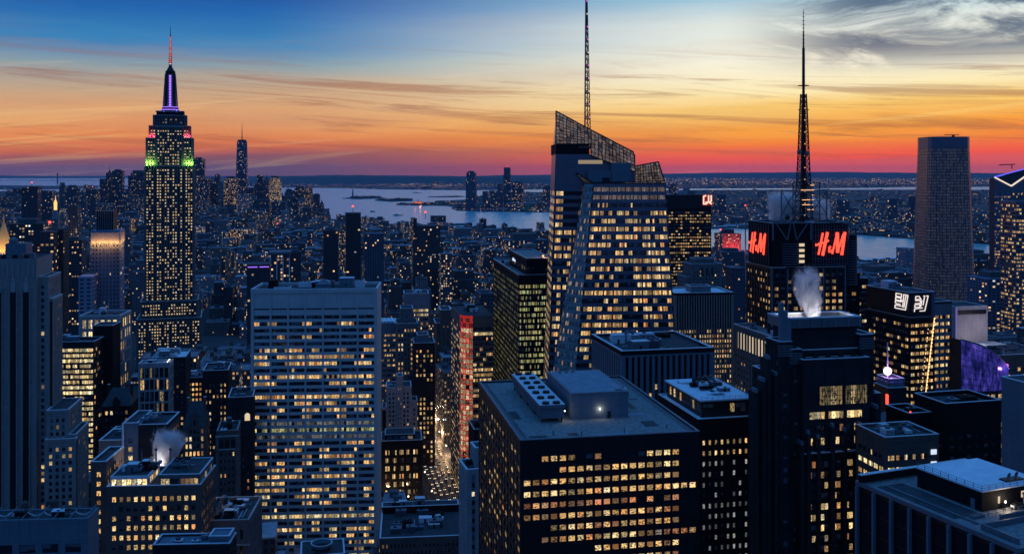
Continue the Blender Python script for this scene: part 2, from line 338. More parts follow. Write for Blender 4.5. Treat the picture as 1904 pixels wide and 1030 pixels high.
# ------------------------------------------------------------------ mesh building
LABELS = {}
def tag(o, label=None, cat=None, group=None, kind=None):
    if label: o['label'] = label
    if cat: o['category'] = cat
    if group: o['group'] = group
    if kind: o['kind'] = kind
    return o
def empty(name, loc=(0, 0, 0), rz=0.0):
    o = bpy.data.objects.new(name, None); sc.collection.objects.link(o)
    o.location = loc; o.rotation_euler = (0, 0, rz); o.empty_display_size = 5; return o
class MB:
    """collects quads and n-gons of several materials and links them as one mesh object"""
    def __init__(s): s.v = []; s.f = []; s.mi = []; s.uv = []; s.mats = []; s.tone = []; s.t = None
    def mat(s, name):
        if name not in s.mats: s.mats.append(name)
        return s.mats.index(name)
    def poly(s, pts, mat, uv=None):
        k = len(s.v); s.v.extend(pts); s.f.append(tuple(range(k, k + len(pts)))); s.mi.append(s.mat(mat))
        s.uv.extend(uv if uv else [(-1.0, -1.0)] * len(pts))
        if s.t is not None: s.tone.extend([s.t] * len(pts))
    def box(s, x0, x1, y0, y1, z0, z1, mat, top=None, bottom=False):
        p = [(x0, y0, z0), (x1, y0, z0), (x1, y1, z0), (x0, y1, z0), (x0, y0, z1), (x1, y0, z1), (x1, y1, z1), (x0, y1, z1)]
        for q in ((0, 1, 5, 4), (1, 2, 6, 5), (2, 3, 7, 6), (3, 0, 4, 7)): s.poly([p[i] for i in q], mat)
        s.poly([p[i] for i in (4, 5, 6, 7)], top or mat)
        if bottom: s.poly([p[i] for i in (3, 2, 1, 0)], mat)
    def prism(s, pts, z0, z1, mat, top=None):
        n = len(pts); z0 = z0 if isinstance(z0, (list, tuple)) else [z0]*n; z1 = z1 if isinstance(z1, (list, tuple)) else [z1]*n
        for i in range(n):
            j = (i + 1) % n
            s.poly([(*pts[i], z0[i]), (*pts[j], z0[j]), (*pts[j], z1[j]), (*pts[i], z1[i])], mat)
        s.poly([(*pts[i], z1[i]) for i in range(n)], top or mat)
    def frustum(s, c, r0, r1, z0, z1, mat, n=16, top=None, cap=True, ph=0.0):
        a = [(math.cos(ph + 2*math.pi*i/n), math.sin(ph + 2*math.pi*i/n)) for i in range(n)]
        for i in range(n):
            j = (i + 1) % n
            s.poly([(c[0]+a[i][0]*r0, c[1]+a[i][1]*r0, z0), (c[0]+a[j][0]*r0, c[1]+a[j][1]*r0, z0),
                    (c[0]+a[j][0]*r1, c[1]+a[j][1]*r1, z1), (c[0]+a[i][0]*r1, c[1]+a[i][1]*r1, z1)], mat)
        if cap and r1 > 0.01: s.poly([(c[0]+x*r1, c[1]+y*r1, z1) for x, y in a], top or mat)
    def beam(s, p, q, r, mat, r2=None):
        p, q = Vector(p), Vector(q); r2 = r if r2 is None else r2
        d = (q - p)
        if d.length < 1e-6: return
        d.normalize(); up = Vector((0, 0, 1)) if abs(d.z) < 0.9 else Vector((1, 0, 0))
        a = d.cross(up).normalized(); b = d.cross(a).normalized()
        P = [p + a*r*i + b*r*j for i, j in ((-1, -1), (1, -1), (1, 1), (-1, 1))]; Q = [q + a*r2*i + b*r2*j for i, j in ((-1, -1), (1, -1), (1, 1), (-1, 1))]
        for i in range(4):
            j = (i + 1) % 4; s.poly([tuple(P[i]), tuple(Q[i]), tuple(Q[j]), tuple(P[j])], mat)
        s.poly([tuple(x) for x in P], mat); s.poly([tuple(x) for x in reversed(Q)], mat)
    def sphere(s, c, r, mat, n=12):
        for i in range(n//2):
            t0, t1 = math.pi*i/(n//2) - math.pi/2, math.pi*(i+1)/(n//2) - math.pi/2
            s.frustum((c[0], c[1]), max(r*math.cos(t0), .001), max(r*math.cos(t1), .001), c[2]+r*math.sin(t0), c[2]+r*math.sin(t1), mat, n=n, cap=False)
    def build(s, name, parent=None):
        if not s.v: return None
        me = bpy.data.meshes.new(name); me.from_pydata(s.v, [], s.f)
        for k in s.mats: me.materials.append(MATS[k])
        me.polygons.foreach_set('material_index', s.mi)
        u = me.uv_layers.new(name='UVMap'); u.data.foreach_set('uv', [c for p in s.uv for c in p])
        if s.tone:
            a = me.color_attributes.new('tone', 'FLOAT_COLOR', 'CORNER'); a.data.foreach_set('color', [c for p in s.tone for c in p])
        o = bpy.data.objects.new(name, me); sc.collection.objects.link(o)
        if parent: o.parent = parent
        return o
def lerp3(a, b, t): return (a[0]+(b[0]-a[0])*t, a[1]+(b[1]-a[1])*t, a[2]+(b[2]-a[2])*t)

# window grid styles: fh storey, bw bay, wf/hf share of the bay/storey that is glass, nx panes per window, m blank at the corners,
# top/base blank, pp/sp how far piers and spandrels stand out
def S(**k):
    d = dict(fh=3.9, bw=3.2, wf=.6, hf=.55, nx=1, m=1.0, top=4.0, base=0.0, pp=.35, sp=.28, wall='dark_stone', span=None, win='w_office', sill=.2, cor='coping', roof='roof_dark', par=1.1)
    d.update(k); return d
HEROES = []; LAND = []
class Bld:
    def __init__(s, name, label, pxL, d, pxR, rot=None, short=None, cat='building', group=None):
        s.rot = TH if rot is None else rot
        c = XY(pxL, d); u = (math.cos(s.rot), math.sin(s.rot)); k = pxR - CX
        s.W = (k * c[1] - F * c[0]) / (F * u[0] - k * u[1])
        s.c = c; s.u = u; s.a = (-u[1], u[0]); s.L = 0
        s.root = empty(name, (c[0], c[1], 0), s.rot); tag(s.root, label, cat, group)
        s.wall = MB(); s.roof = MB(); s.win = []; s.short = short; s.box2 = [1e9, 1e9, -1e9, -1e9]; s.foot = []
    def w(s, x, y): return (s.c[0] + s.u[0]*x + s.a[0]*y, s.c[1] + s.u[1]*x + s.a[1]*y)
    def xpx(s, px, y=0.0):
        """local x along the line at local depth y that shows at photo column px"""
        o = s.w(0, y); k = px - CX; return (k*o[1] - F*o[0]) / (F*s.u[0] - k*s.u[1])
    def ypx(s, px, x=0.0):
        """local depth on the side wall at local x that shows at column px"""
        o = s.w(x, 0); k = px - CX; return (k*o[1] - F*o[0]) / (F*s.a[0] - k*s.a[1])
    def z(s, y, lx=0.0, ly=0.0): return Zat(y, s.w(lx, ly)[1])
    def see(s, x, y, z):
        p = s.w(x, y); q = proj(p[0], p[1], z); b = s.box2
        b[0] = min(b[0], q[0]); b[1] = min(b[1], q[1]); b[2] = max(b[2], q[0]); b[3] = max(b[3], q[1])
    def face(s, BL, BR, TR, TL, st):
        """a wall with its window grid between four corners (seen from outside, counter-clockwise from bottom left)"""
        e1, e2 = Vector(BR) - Vector(BL), Vector(TL) - Vector(BL)
        if e1.length < 0.5: e1 = Vector(TR) - Vector(TL)
        n = e1.cross(e2).normalized(); W = ((Vector(BR)-Vector(BL)).length + (Vector(TR)-Vector(TL)).length) / 2; Hh = TL[2] - BL[2]
        def P(a, z, off):
            b = (z - BL[2]) / Hh; p = lerp3(lerp3(BL, BR, a / W), lerp3(TL, TR, a / W), b)
            return (p[0]+n.x*off, p[1]+n.y*off, p[2]+n.z*off)
        def fb(a0, a1, z0, z1, off, mat, o0=0.0):
            q = [P(a0, z0, o0), P(a1, z0, o0), P(a1, z1, o0), P(a0, z1, o0), P(a0, z0, off), P(a1, z0, off), P(a1, z1, off), P(a0, z1, off)]
            for f in ((4, 5, 6, 7), (0, 1, 5, 4), (1, 2, 6, 5), (2, 3, 7, 6), (3, 0, 4, 7)): s.wall.poly([q[i] for i in f], mat)
        s.fb = fb
        if st.get('noc') and st.get('core'):
            nv_, nu_ = max(1, int(Hh/12)), 4
            for q in range(nv_):
                for r_ in range(nu_):
                    za_, zc_ = BL[2]+Hh*q/nv_, BL[2]+Hh*(q+1)/nv_; s.wall.poly([P(W*r_/nu_, za_, -.02), P(W*(r_+1)/nu_, za_, -.02), P(W*(r_+1)/nu_, zc_, -.02), P(W*r_/nu_, zc_, -.02)], 'black_wall')
        m, fh = st['m'], st['fh']; inner = W - 2*m
        nb = max(1, round(inner / st['bw'])); bw = inner / nb
        nf = int((Hh - st['top'] - st['base'] + 0.01) / fh)
        z0 = TL[2] - st['top'] - nf*fh; ww = bw*st['wf']; hh = fh*st['hf']; zo = fh*st['sill']
        wall, span = st['wall'], st['span'] or st['wall']; pp, sp = st['pp'], st['sp']
        if nf <= 0 or inner < st['bw']*.5: return
        ex0 = pp if st.get('wrap', True) else 0.0
        # piers
        gap = bw - ww
        for i in range(nb + 1):
            a0 = m + i*bw - gap/2; a1 = a0 + gap
            if i == 0: a0 = -ex0 if not st.get('noc') else 0.0
            if i == nb: a1 = W + (ex0 if not st.get('noc') else 0.0)
            if a1 - a0 > 0.02: fb(a0, a1, BL[2], TL[2], pp, wall)
        # spandrels
        zs = [BL[2]] + [z0 + j*fh + zo for j in range(nf)]; ze = []
        a0, a1 = (-sp if not st.get('noc') else 0), (W + sp if not st.get('noc') else W)
        lo = BL[2]
        for j in range(nf):
            b0 = z0 + j*fh + zo
            if b0 - lo > 0.02: fb(a0, a1, lo, b0, sp, span)
            lo = b0 + hh
        if TL[2] - lo > 0.02: fb(a0, a1, lo, TL[2], sp, st.get('topmat') or span)
        s.nface = getattr(s, 'nface', 0) + 1; U0 = s.nface * 400
        # windows
        skip = st.get('skip')
        rows = st.get('rows') or {}
        for j in range(nf):
            jt = nf - 1 - j; wm = rows.get(jt, st['win'])
            for i in range(nb):
                c0 = m + i*bw + gap/2; b0 = z0 + j*fh + zo
                mt = wm
                if skip and skip(i, jt, nb, nf): mt = 'black_metal'
                o = 0.05
                f = [P(c0, b0, o), P(c0+ww, b0, o), P(c0+ww, b0+hh, o), P(c0, b0+hh, o)]; bk = [P(c0, b0, 0), P(c0+ww, b0, 0), P(c0+ww, b0+hh, 0), P(c0, b0+hh, 0)]
                nx = st['nx']; uu = [(U0+i*nx, j), (U0+(i+1)*nx, j), (U0+(i+1)*nx, j+1), (U0+i*nx, j+1)]
                uu = [(p[0]+(.001 if q in (0, 3) else -.001), p[1]+(.001 if q < 2 else -.001)) for q, p in enumerate(uu)]
                s.win.append((f, bk, uu, mt, n))
    def tier(s, x0, x1, y0, y1, z0, z1, st, faces='FLR', core=None, top=None):
        """a block of the building; st may be a dict per face letter"""
        g = lambda k: st[k] if k in st else st.get('*', st)
        st0 = g('F'); s.wall.box(x0, x1, y0, y1, z0, z1, core or 'black_wall', top=st0['roof'])
        Q = {'F': ((x0, y0), (x1, y0)), 'R': ((x1, y0), (x1, y1)), 'B': ((x1, y1), (x0, y1)), 'L': ((x0, y1), (x0, y0))}
        for k in 'FRBL':
            a, b = Q[k]; stk = g(k) if k in faces else None
            if stk is None or stk.get('blank'):
                stk = stk or st0; e1 = Vector((b[0]-a[0], b[1]-a[1], 0)).normalized(); n = Vector((e1.y, -e1.x, 0)); sp = stk['pp'] + .02
                A = [(a[0]-e1.x*sp+n.x*sp, a[1]-e1.y*sp+n.y*sp), (b[0]+e1.x*sp+n.x*sp, b[1]+e1.y*sp+n.y*sp)]
                s.wall.poly([(*A[0], z0), (*A[1], z0), (*A[1], z1), (*A[0], z1)], stk['wall'])
                continue
            s.face((*a, z0), (*b, z0), (*b, z1), (*a, z1), dict(stk, noc=k in 'LR'))
        if st0['par'] > 0: s.parapet(x0, x1, y0, y1, z1, st0)
        for x in (x0, x1):
            for y in (y0, y1): s.see(x, y, z1); s.see(x, y, max(z0, 0))
        s.foot.append((x0, x1, y0, y1)); s.L = max(s.L, y1)
    def parapet(s, x0, x1, y0, y1, z1, st, t=0.3):
        o = max(st['pp'], st['sp']) + 0.06; h = st['par']; a, b, c, d = x0-o, x1+o, y0-o, y1+o; w_, cm = st['wall'] if st.get('topmat') is None else st['topmat'], st['cor']
        for bx in ((a, b, c, c+t+o), (a, b, d-t-o, d), (a, a+t+o, c+t+o, d-t-o), (b-t-o, b, c+t+o, d-t-o)):
            s.wall.box(*bx, z1-0.8, z1+h, w_, bottom=True)
            s.wall.box(bx[0]-.03, bx[1]+.03, bx[2]-.03, bx[3]+.03, z1+h, z1+h+0.22, cm)
        s.roof.poly([(x0, y0, z1+.06), (x1, y0, z1+.06), (x1, y1, z1+.06), (x0, y1, z1+.06)], st['roof'])
    def part(s, name, mb, label=None):
        o = mb.build(name, s.root)
        if label and o: o['label'] = label
        return o
    def finish(s, cap=100, pw='window'):
        s.part('wall', s.wall)
        for i, f in enumerate(s.roof.f):
            mb = MB(); mb.poly([s.roof.v[k] for k in f], s.roof.mats[s.roof.mi[i]]); s.part('roof', mb)
        sc_ = []
        for i, (f, bk, uu, mt, n) in enumerate(s.win):
            c = ((f[0][0]+f[2][0])/2, (f[0][1]+f[2][1])/2, (f[0][2]+f[2][2])/2); W = s.w(c[0], c[1])
            nw = (s.u[0]*n.x + s.a[0]*n.y, s.u[1]*n.x + s.a[1]*n.y); v = (W[0], W[1], c[2]-H); dist = math.sqrt(v[0]**2+v[1]**2+v[2]**2)
            fac = -(nw[0]*v[0] + nw[1]*v[1] + n.z*v[2]) / dist; q = proj(W[0], W[1], c[2])
            area = (Vector(f[1])-Vector(f[0])).length * (Vector(f[3])-Vector(f[0])).length
            ok = fac > 0.03 and 0 < q[0] < 1904 and 0 < q[1] < 1030
            # higher windows first: the lower ones tend to be hidden by the blocks in front
            sc_.append((-(area*fac/dist**2) * (1.0 + c[2]/150.0) if ok else 1.0, i))
        sc_.sort(); top = [i for k, i in sc_[:cap] if k < 0]; rest = [i for k, i in sc_ if i not in set(top)]
        def put(mb, i):
            f, bk, uu, mt, n = s.win[i]; mb.poly(f, mt, uu)
            for a, b in ((0, 1), (1, 2), (2, 3), (3, 0)): mb.poly([bk[a], bk[b], f[b], f[a]], 'black_metal')
        for i in top:
            mb = MB(); put(mb, i); mb.build(pw, s.root)
        mb = MB()
        for i in rest: put(mb, i)
        o = mb.build(pw + '_rows', s.root)
        if o is not None: o['kind'] = 'stuff'
        HEROES.append(s)
        return s
    # ---- things that stand on the roof and belong to the building
    def machines(s, x0, x1, y0, y1, z, n=4, seed=1, big=1.0, mats=('grey_metal', 'blue_panel', 'black_wall', 'white_metal')):
        r = random.Random(seed)
        for k in range(n):
            kind = r.choice(['ac_unit', 'duct', 'bulkhead', 'fan_unit', 'ac_unit'])
            wx, wy = r.uniform(2.5, 7)*big, r.uniform(2, 5)*big; wx = min(wx, (x1-x0)*.7); wy = min(wy, (y1-y0)*.7)
            x, y = r.uniform(x0, x1-wx), r.uniform(y0, y1-wy); h = r.uniform(1.3, 3.4)*big; mt = r.choice(mats); mb = MB()
            zz = z + 0.02*k
            if kind == 'duct':
                mb.box(x, x+wx, y, y+1.2, zz+.5, zz+1.6, mt, bottom=True); mb.box(x+wx-1.2, x+wx, y+1.2, y+wy+1.2, zz+.5, zz+1.58, mt, bottom=True)
                for q in range(3): mb.box(x+.3+q*wx*.4, x+.5+q*wx*.4, y+.3, y+.5, zz, zz+.5, 'black_metal')
            elif kind == 'fan_unit':
                mb.box(x, x+wx, y, y+wy, zz+.4, zz+h, mt, bottom=True)
                for q in range(max(1, int(wx/2.4))):
                    c = (x+1.2+q*2.4, y+wy/2)
                    mb.frustum(c, .95, .95, zz+h, zz+h+.5, 'black_metal', n=10)
                for q in (0, 1): mb.box(x+.2+q*(wx-.7), x+.5+q*(wx-.7), y+.2, y+wy-.2, zz, zz+.4, 'black_metal')
            elif kind == 'bulkhead':
                mb.box(x, x+wx, y, y+wy, zz, zz+h*1.3, mt); mb.box(x-.15, x+wx+.15, y-.15, y+wy+.15, zz+h*1.3, zz+h*1.3+.2, 'coping', bottom=True)
                mb.box(x+wx*.4, x+wx*.4+1, y-.06, y, zz, zz+2.1, 'black_metal')
            else:
                mb.box(x, x+wx, y, y+wy, zz, zz+h, mt)
                for q in range(int(h/0.5)): mb.box(x+.15, x+wx-.15, y-.08, y, zz+.2+q*.5, zz+.4+q*.5, 'black_metal', bottom=True)
                mb.box(x+wx*.3, x+wx*.5, y+wy*.3, y+wy*.6, zz+h, zz+h+.5, 'black_metal')
            s.part(kind, mb)
        # runs of pipe, cable trays and patched membrane between the machines
        mb = MB()
        for k in range(max(2, n//2)):
            xa, ya = r.uniform(x0, x1), r.uniform(y0, y1); xb, yb = (r.uniform(x0, x1), ya) if r.random() < .5 else (xa, r.uniform(y0, y1)); q = .06+.09*r.random(); zz = z+.25+.03*k
            mb.beam((xa, ya, zz), (xb, yb, zz), q*big**.5, r.choice(['grey_metal', 'black_metal', 'white_metal']))
            if r.random() < .6: mb.frustum((xa, ya), .25*big, .25*big, z+.07, z+1.0+r.random(), 'grey_metal', n=8)
        s.part('roof_pipes', mb)
        for k in range(max(1, n//3)):
            w1, w2 = r.uniform(1.5, 6)*big, r.uniform(1, 4)*big; x, y = r.uniform(x0, max(x0+.1, x1-w1)), r.uniform(y0, max(y0+.1, y1-w2)); mb = MB(); zz = z+.075+.006*k
            mb.box(x, min(x+w1, x1), y, min(y+w2, y1), z+.06, zz+.03, r.choice(['roof_dark', 'roof_gravel', 'deck_blue', 'asphalt'])); s.part('roof_patch', mb)
    def tank(s, x, y, z, r=2.0, h=4.0, mat='roof_dark', leg=2.5):
        mb = MB(); mb.frustum((x, y), r, r*.96, z+leg, z+leg+h, mat, n=14, cap=False); mb.frustum((x, y), r*1.06, .05, z+leg+h, z+leg+h+r*.7, 'grey_metal', n=14, cap=False)
        for q in range(4):
            a = math.pi/4 + q*math.pi/2; mb.beam((x+math.cos(a)*r*.8, y+math.sin(a)*r*.8, z), (x+math.cos(a)*r*.8, y+math.sin(a)*r*.8, z+leg), .14, 'black_metal')
        mb.frustum((x, y), r, r, z+leg-.2, z+leg, 'black_metal', n=14)
        s.part('water_tank', mb)
    def railing(s, pts, z, h=1.1, name='railing'):
        mb = MB()
        for (a, b) in zip(pts, pts[1:]):
            L = math.hypot(b[0]-a[0], b[1]-a[1]); n = max(1, int(L/2.2))
            for k in (0.5, 1.0): mb.beam((*a, z+h*k), (*b, z+h*k), .04, 'grey_metal')
            for i in range(n+1):
                t = i/n; p = (a[0]+(b[0]-a[0])*t, a[1]+(b[1]-a[1])*t); mb.beam((*p, z), (*p, z+h), .05, 'grey_metal')
        s.part(name, mb)
def lamp(name, parent, loc, power, col, r=0.3, spot=None, rot=None):
    ld = bpy.data.lights.new(name, 'SPOT' if spot else 'POINT'); ld.energy = power; ld.color = col; ld.shadow_soft_size = r
    if spot: ld.spot_size = spot; ld.spot_blend = 0.6
    o = bpy.data.objects.new(name, ld); sc.collection.objects.link(o); o.location = loc
    if rot: o.rotation_euler = rot
    if parent: o.parent = parent
    return o
def strokes(mb, O, ux, uz, n, lines, wd, dep, mat, sx=1.0, sz=1.0, slant=0.0):
    """flat bars laid in a sign's plane: lines are polylines in units; wd half width"""
    O, ux, uz, n = Vector(O), Vector(ux), Vector(uz), Vector(n)
    for ln in lines:
        wv = wd
        if isinstance(ln, dict): wv = ln['w']; ln = ln['p']
        for (a, b) in zip(ln, ln[1:]):
            pa = Vector((a[0]*sx + slant*a[1]*sz, a[1]*sz)); pb = Vector((b[0]*sx + slant*b[1]*sz, b[1]*sz)); d = pb - pa
            if d.length < 1e-6: continue
            d.normalize(); q = Vector((-d.y, d.x))*wv; pa -= d*wv*.5; pb += d*wv*.5
            c = [pa-q, pb-q, pb+q, pa+q]; C = [O + ux*p.x + uz*p.y for p in c]
            f = [tuple(p + n*dep) for p in C]; k = [tuple(p) for p in C]
            mb.poly(f, mat)
            for i in range(4): mb.poly([k[i], k[(i+1) % 4], f[(i+1) % 4], f[i]], mat)

# ================================================================== the big buildings, near to far
def simple(name, label, pxL, pxR, yt, d, L, st, faces='FLR', short=None, rot=None, **kw):
    b = Bld(name, label, pxL, d, pxR, rot=rot, short=short); z = Zat(yt, d); b.tier(0, b.W, 0, L, 0, z, st, faces=faces); b.H = z; return b

# --- broad travertine slab with strip windows
b = Bld('office_tower', 'broad pale slab tower with long strip windows, in front of the harbour', 469, 596, 699, short='the broad pale slab', rot=math.radians(3.5))
z = b.z(543); st = S(fh=4.05, bw=b.W/7, wf=.90, hf=.54, nx=6, m=.6, top=12.6, pp=.75, sp=.3, wall='travertine', win='w_slab', sill=.02, par=1.6,
                     rows={9: 'w_office', 16: 'w_pale', 17: 'w_green', 18: 'w_pale', 30: 'w_ridge'})
b.tier(0, b.W, 0, 34, 0, z, dict(F=st, L=S(blank=True, wall='travertine', pp=.3), R=S(blank=True, wall='travertine', pp=.3)), faces='F')
mb = MB(); mb.box(.8, b.W-.8, -.34, -.0, z-10.9, z-10.1, 'black_metal'); b.part('louver_strip', mb)
b.machines(4, b.W-8, 6, 28, z, n=9, seed=3, big=1.6); b.tank(b.W*.55, 15, z, r=5, h=2.4, mat='blue_panel', leg=.6)
b.finish()

# --- the black tower with the gravel roof nearest to us
b = Bld('office_tower', 'nearest black office tower with gravel roof and blue plant room', 969, 263, 1298, short='the black gravel-roof tower', rot=math.radians(10.5))
z = b.z(822); L = b.ypx(892)
sf = S(fh=3.12, bw=b.W/20.2, wf=.78, hf=.46, nx=1, m=.4, top=3.0, pp=.30, sp=.22, wall='black_metal', win='w_black', par=0.5, roof='roof_gravel', cor='grey_metal',
       skip=lambda i, j, nb, nf: (j == 0 and i in (0, 1, 6)) or (j == 1 and i < 4) or (j in (6, 12) and i < 3) or (j == 7 and i < 2) or (j == 8 and i < 8) or (i >= nb-2 and j not in (3, 7, 10, 15)) or (j == 4 and i in (13, 15)), rows={0: 'w_half', 4: 'w_redwarm'})
ss = dict(sf, win='w_black_side', skip=None, bw=L/15, rows={})
b.tier(0, b.W, 0, L, 0, z, dict(F=sf, L=ss, R=ss))
mb = MB(); x0, x1 = b.xpx(1060, 9), b.xpx(1165, 9)
def zr(y, lx, ly): return b.z(y, lx, ly)
px0, px1, py0, py1 = b.xpx(1062, L*.27), b.xpx(1168, L*.27), L*.27, L*.70
h1 = z+7.5
mb.box(px0, px1, py0, py1, z, h1, 'blue_panel'); mb.box(px0-.12, px1+.12, py0-.12, py1+.12, h1, h1+.3, 'grey_metal', bottom=True)
mb.poly([(px0+.5, py0+.5, h1+.34), (px1-.5, py0+.5, h1+.34), (px1-.5, py1-.5, h1+.34), (px0+.5, py1-.5, h1+.34)], 'deck_blue')
mb.box(px1-3.4, px1-1.2, py0+1.2, py0+2.6, h1+.34, h1+.42, 'black_metal')
pr = b.part('plant_room', mb, 'blue windowless plant room with flat roof')
mb = MB(); mb.box(px0+(px1-px0)*.63, px0+(px1-px0)*.63+1.0, py0-.08, py0, z+.1, z+2.2, 'black_metal'); d_ = mb.build('door', pr)
for q in range(3):
    mb = MB(); mb.box(px0+3+q*2.2, px0+3.9+q*2.2, py1-3, py1-2.1, h1+.34, h1+.8, 'grey_metal'); b.part('roof_vent', mb)
mb = MB(); cx1, cy0, cy1 = b.xpx(1050, L*.24), L*.24, L*.84; cx0 = cx1-7.2
cz = z + 1.3
mb.prism([(cx0+.3, cy0+.5), (cx1-.3, cy0+.5), (cx1-.3, cy1-.5), (cx0+.3, cy1-.5)], cz, cz+3.0, 'grey_metal'); mb.box(cx0-.2, cx1+.2, cy0, cy1, cz+3.0, cz+4.0, 'grey_metal', top='coping', bottom=True)
for q in range(18): mb.box(cx0+.25, cx0+.32, cy0+1+q*(cy1-cy0-2)/18, cy0+1.3+q*(cy1-cy0-2)/18, cz+.2, cz+2.9, 'black_metal')
for x in (cx0+.5, cx1-.9):
    for q in range(5): yy = cy0+.8+q*(cy1-cy0-2)/4; mb.box(x, x+.4, yy, yy+.4, z, cz, 'black_metal')
ct = b.part('cooling_tower', mb, 'long row of cooling fans on short legs')
for q in range(2):
    for k in range(7):
        mb = MB(); c = (cx0+1.9+q*3.2, cy0+1.6+k*(cy1-cy0-3.2)/6)
        mb.frustum(c, 1.15, 1.05, cz+4.0, cz+4.6, 'black_metal', n=14, top='roof_dark'); mb.frustum(c, .3, .3, cz+4.6, cz+4.8, 'grey_metal', n=8); mb.build('fan', ct)
for x, y in ((cx1+.4, cy0+1.5), (px0+(px1-px0)*.5, py0-.25)):
    mb = MB(); mb.sphere((x, y, z+3.0), .16, 'lamp_white', n=8); o = b.part('wall_lamp', mb)
    lamp('wall_lamp_light', b.root, (x, y-.5, z+3.0), 90, (1, .85, .65), .15)
mb = MB()
for x, y in ((b.W*.35, 3), (b.W*.6, 4), (b.W*.86, 6), (b.W*.2, 5)): mb.frustum((x, y), .18, .18, z+.06, z+1.4, 'grey_metal', n=8)
mb.box(1.8, 2.0, 1.8, L-1.8, z+.06, z+.3, 'grey_metal'); mb.box(1.8, b.W-1.8, 1.8, 2.0, z+.06, z+.3, 'grey_metal'); b.part('roof_pipes', mb)
for q, (x, y, w_, d_, m_) in enumerate(((3, 3, 5, 2.2, 'roof_dark'), (22, 2.6, 9, 1.6, 'deck_blue'), (38, 9, 4, 6, 'roof_dark'), (36, 22, 6, 3, 'deck_blue'), (14, 3.5, 3, 3, 'asphalt'), (30, 36, 8, 4, 'roof_dark'), (2.4, 24, 2.4, 9, 'roof_dark'), (40, 30, 2, 9, 'asphalt'))):
    if x + w_ < b.W-1 and y + d_ < L-1: mb = MB(); mb.box(x, x+w_, y, y+d_, z+.05, z+.085+.004*q, m_); b.part('roof_patch', mb)
mb = MB()
for xr in (1.3, 2.1, b.W-2.1, b.W-1.3): mb.beam((xr, 1.4, z+.35), (xr, L-1.4, z+.35), .05, 'grey_metal')
for k in range(int(L/1.6)):
    for xr in (1.7, b.W-1.7): mb.beam((xr-.4, 1.5+k*1.6, z+.34), (xr+.4, 1.5+k*1.6, z+.34), .04, 'grey_metal')
b.part('rim_rail', mb, 'low service rail along both roof edges')
b.machines(px1+1.5, b.W-4, L*.55, L-4, z, n=4, seed=201, big=.6); b.machines(cx0+1, px1, py1+1, L-3, z, n=5, seed=202, big=.6)
b.finish()

# --- black tower with a set back glazed top and pale roof
b = Bld('office_tower', 'black punched-window tower with pale roof terrace behind the gravel-roof tower', 1299, 380, 1407, short='the pale-roofed black tower', rot=math.radians(12))
z = b.z(781); L = b.ypx(1226)
sf = S(fh=4.1, bw=b.W/10, wf=.42, hf=.44, m=.8, top=6.5, pp=.35, sp=.3, wall='black_wall', win='w_office', par=.4, roof='roof_pale', cor='coping', rows={k: 'w_white' for k in range(2, 40)})
b.tier(0, b.W, 0, L, 0, z, dict(F=sf, L=dict(sf, bw=L/9, win='w_dark', rows={0: 'w_sparse'}), R=sf))
s2 = S(fh=4.2, bw=2.2, wf=.9, hf=.8, m=.3, top=1.0, pp=.12, sp=.1, wall='black_metal', win='w_bronze', par=.2, roof='roof_pale')
b.tier(2.6, b.W-.6, 3.2, L-3, z, z+6.2, s2)
mb = MB(); mb.box(1.6, b.W+.2, 2.2, L-2.2, z+6.5, z+7.1, 'coping', top='roof_pale', bottom=True); b.part('roof_slab', mb)
b.machines(4, b.W-3, 8, L-5, z+7.1, n=9, seed=12, big=.85); b.railing([(2.4, 3), (b.W-.6, 3), (b.W-.6, L-3)], z+7.1)
b.finish()

# --- ribbed dark building with a roof full of machines
b = Bld('office_building', 'dark ribbed block with cluttered roof in front of the crystalline tower', 1158, 450, 1322, short='the dark ribbed block', rot=math.radians(12))
z = b.z(657); L = b.ypx(1104)
sf = S(fh=3.9, bw=b.W/15, wf=.50, hf=.62, m=.4, top=14.2, pp=1.0, sp=.12, wall='blue_panel', span='black_wall', topmat='black_wall', win='w_small', par=1.2, roof='roof_dark')
b.tier(0, b.W, 0, L, 0, z, dict(F=dict(sf, skip=lambda i, j, nb, nf: (i*7+j*3) % 4 == 0), L=dict(sf, bw=L/13, win='w_half'), R=sf))
b.wall.box(-1.15, b.W+1.15, -1.15, L+1.15, z-1.6, z-.9, 'blue_panel', bottom=True)
b.machines(2, b.W-6, 4, L-4, z, n=13, seed=22, big=1.25); b.railing([(b.W*.5, 8), (b.W-3, 8), (b.W-3, L-8), (b.W*.5, L-8)], z, h=3.0, name='pipe_frame')
b.finish()

# --- dark stepped tower with steam rising from the crown
b = Bld('office_tower', 'dark stepped tower with open crown tank and steam on top', 1437, 368, 1640, short='the dark stepped tower', rot=math.radians(12))
W = b.W; z = Zat
dk = S(fh=4.0, bw=3.4, wf=.60, hf=.55, m=1.2, top=3.0, pp=.55, sp=.3, wall='dark_stone', span='black_wall', win='w_step', par=.8, roof='roof_dark', nx=2)
def X(px, y=0): return b.xpx(px, y)
xa, xb = X(1462, 4), X(1614, 4)
b.tier(xa, xb, 4, 20, 0, Zat(652, 378), dict(dk, bw=5.2, nx=3, win='w_step'))                    # main body
b.tier(X(1466, 5), X(1592, 5), 5, 17, Zat(652, 378), Zat(608, 378), S(fh=12, bw=30, top=11, blank=True, wall='dark_stone', pp=.2, par=0, roof='roof_dark'), faces='')
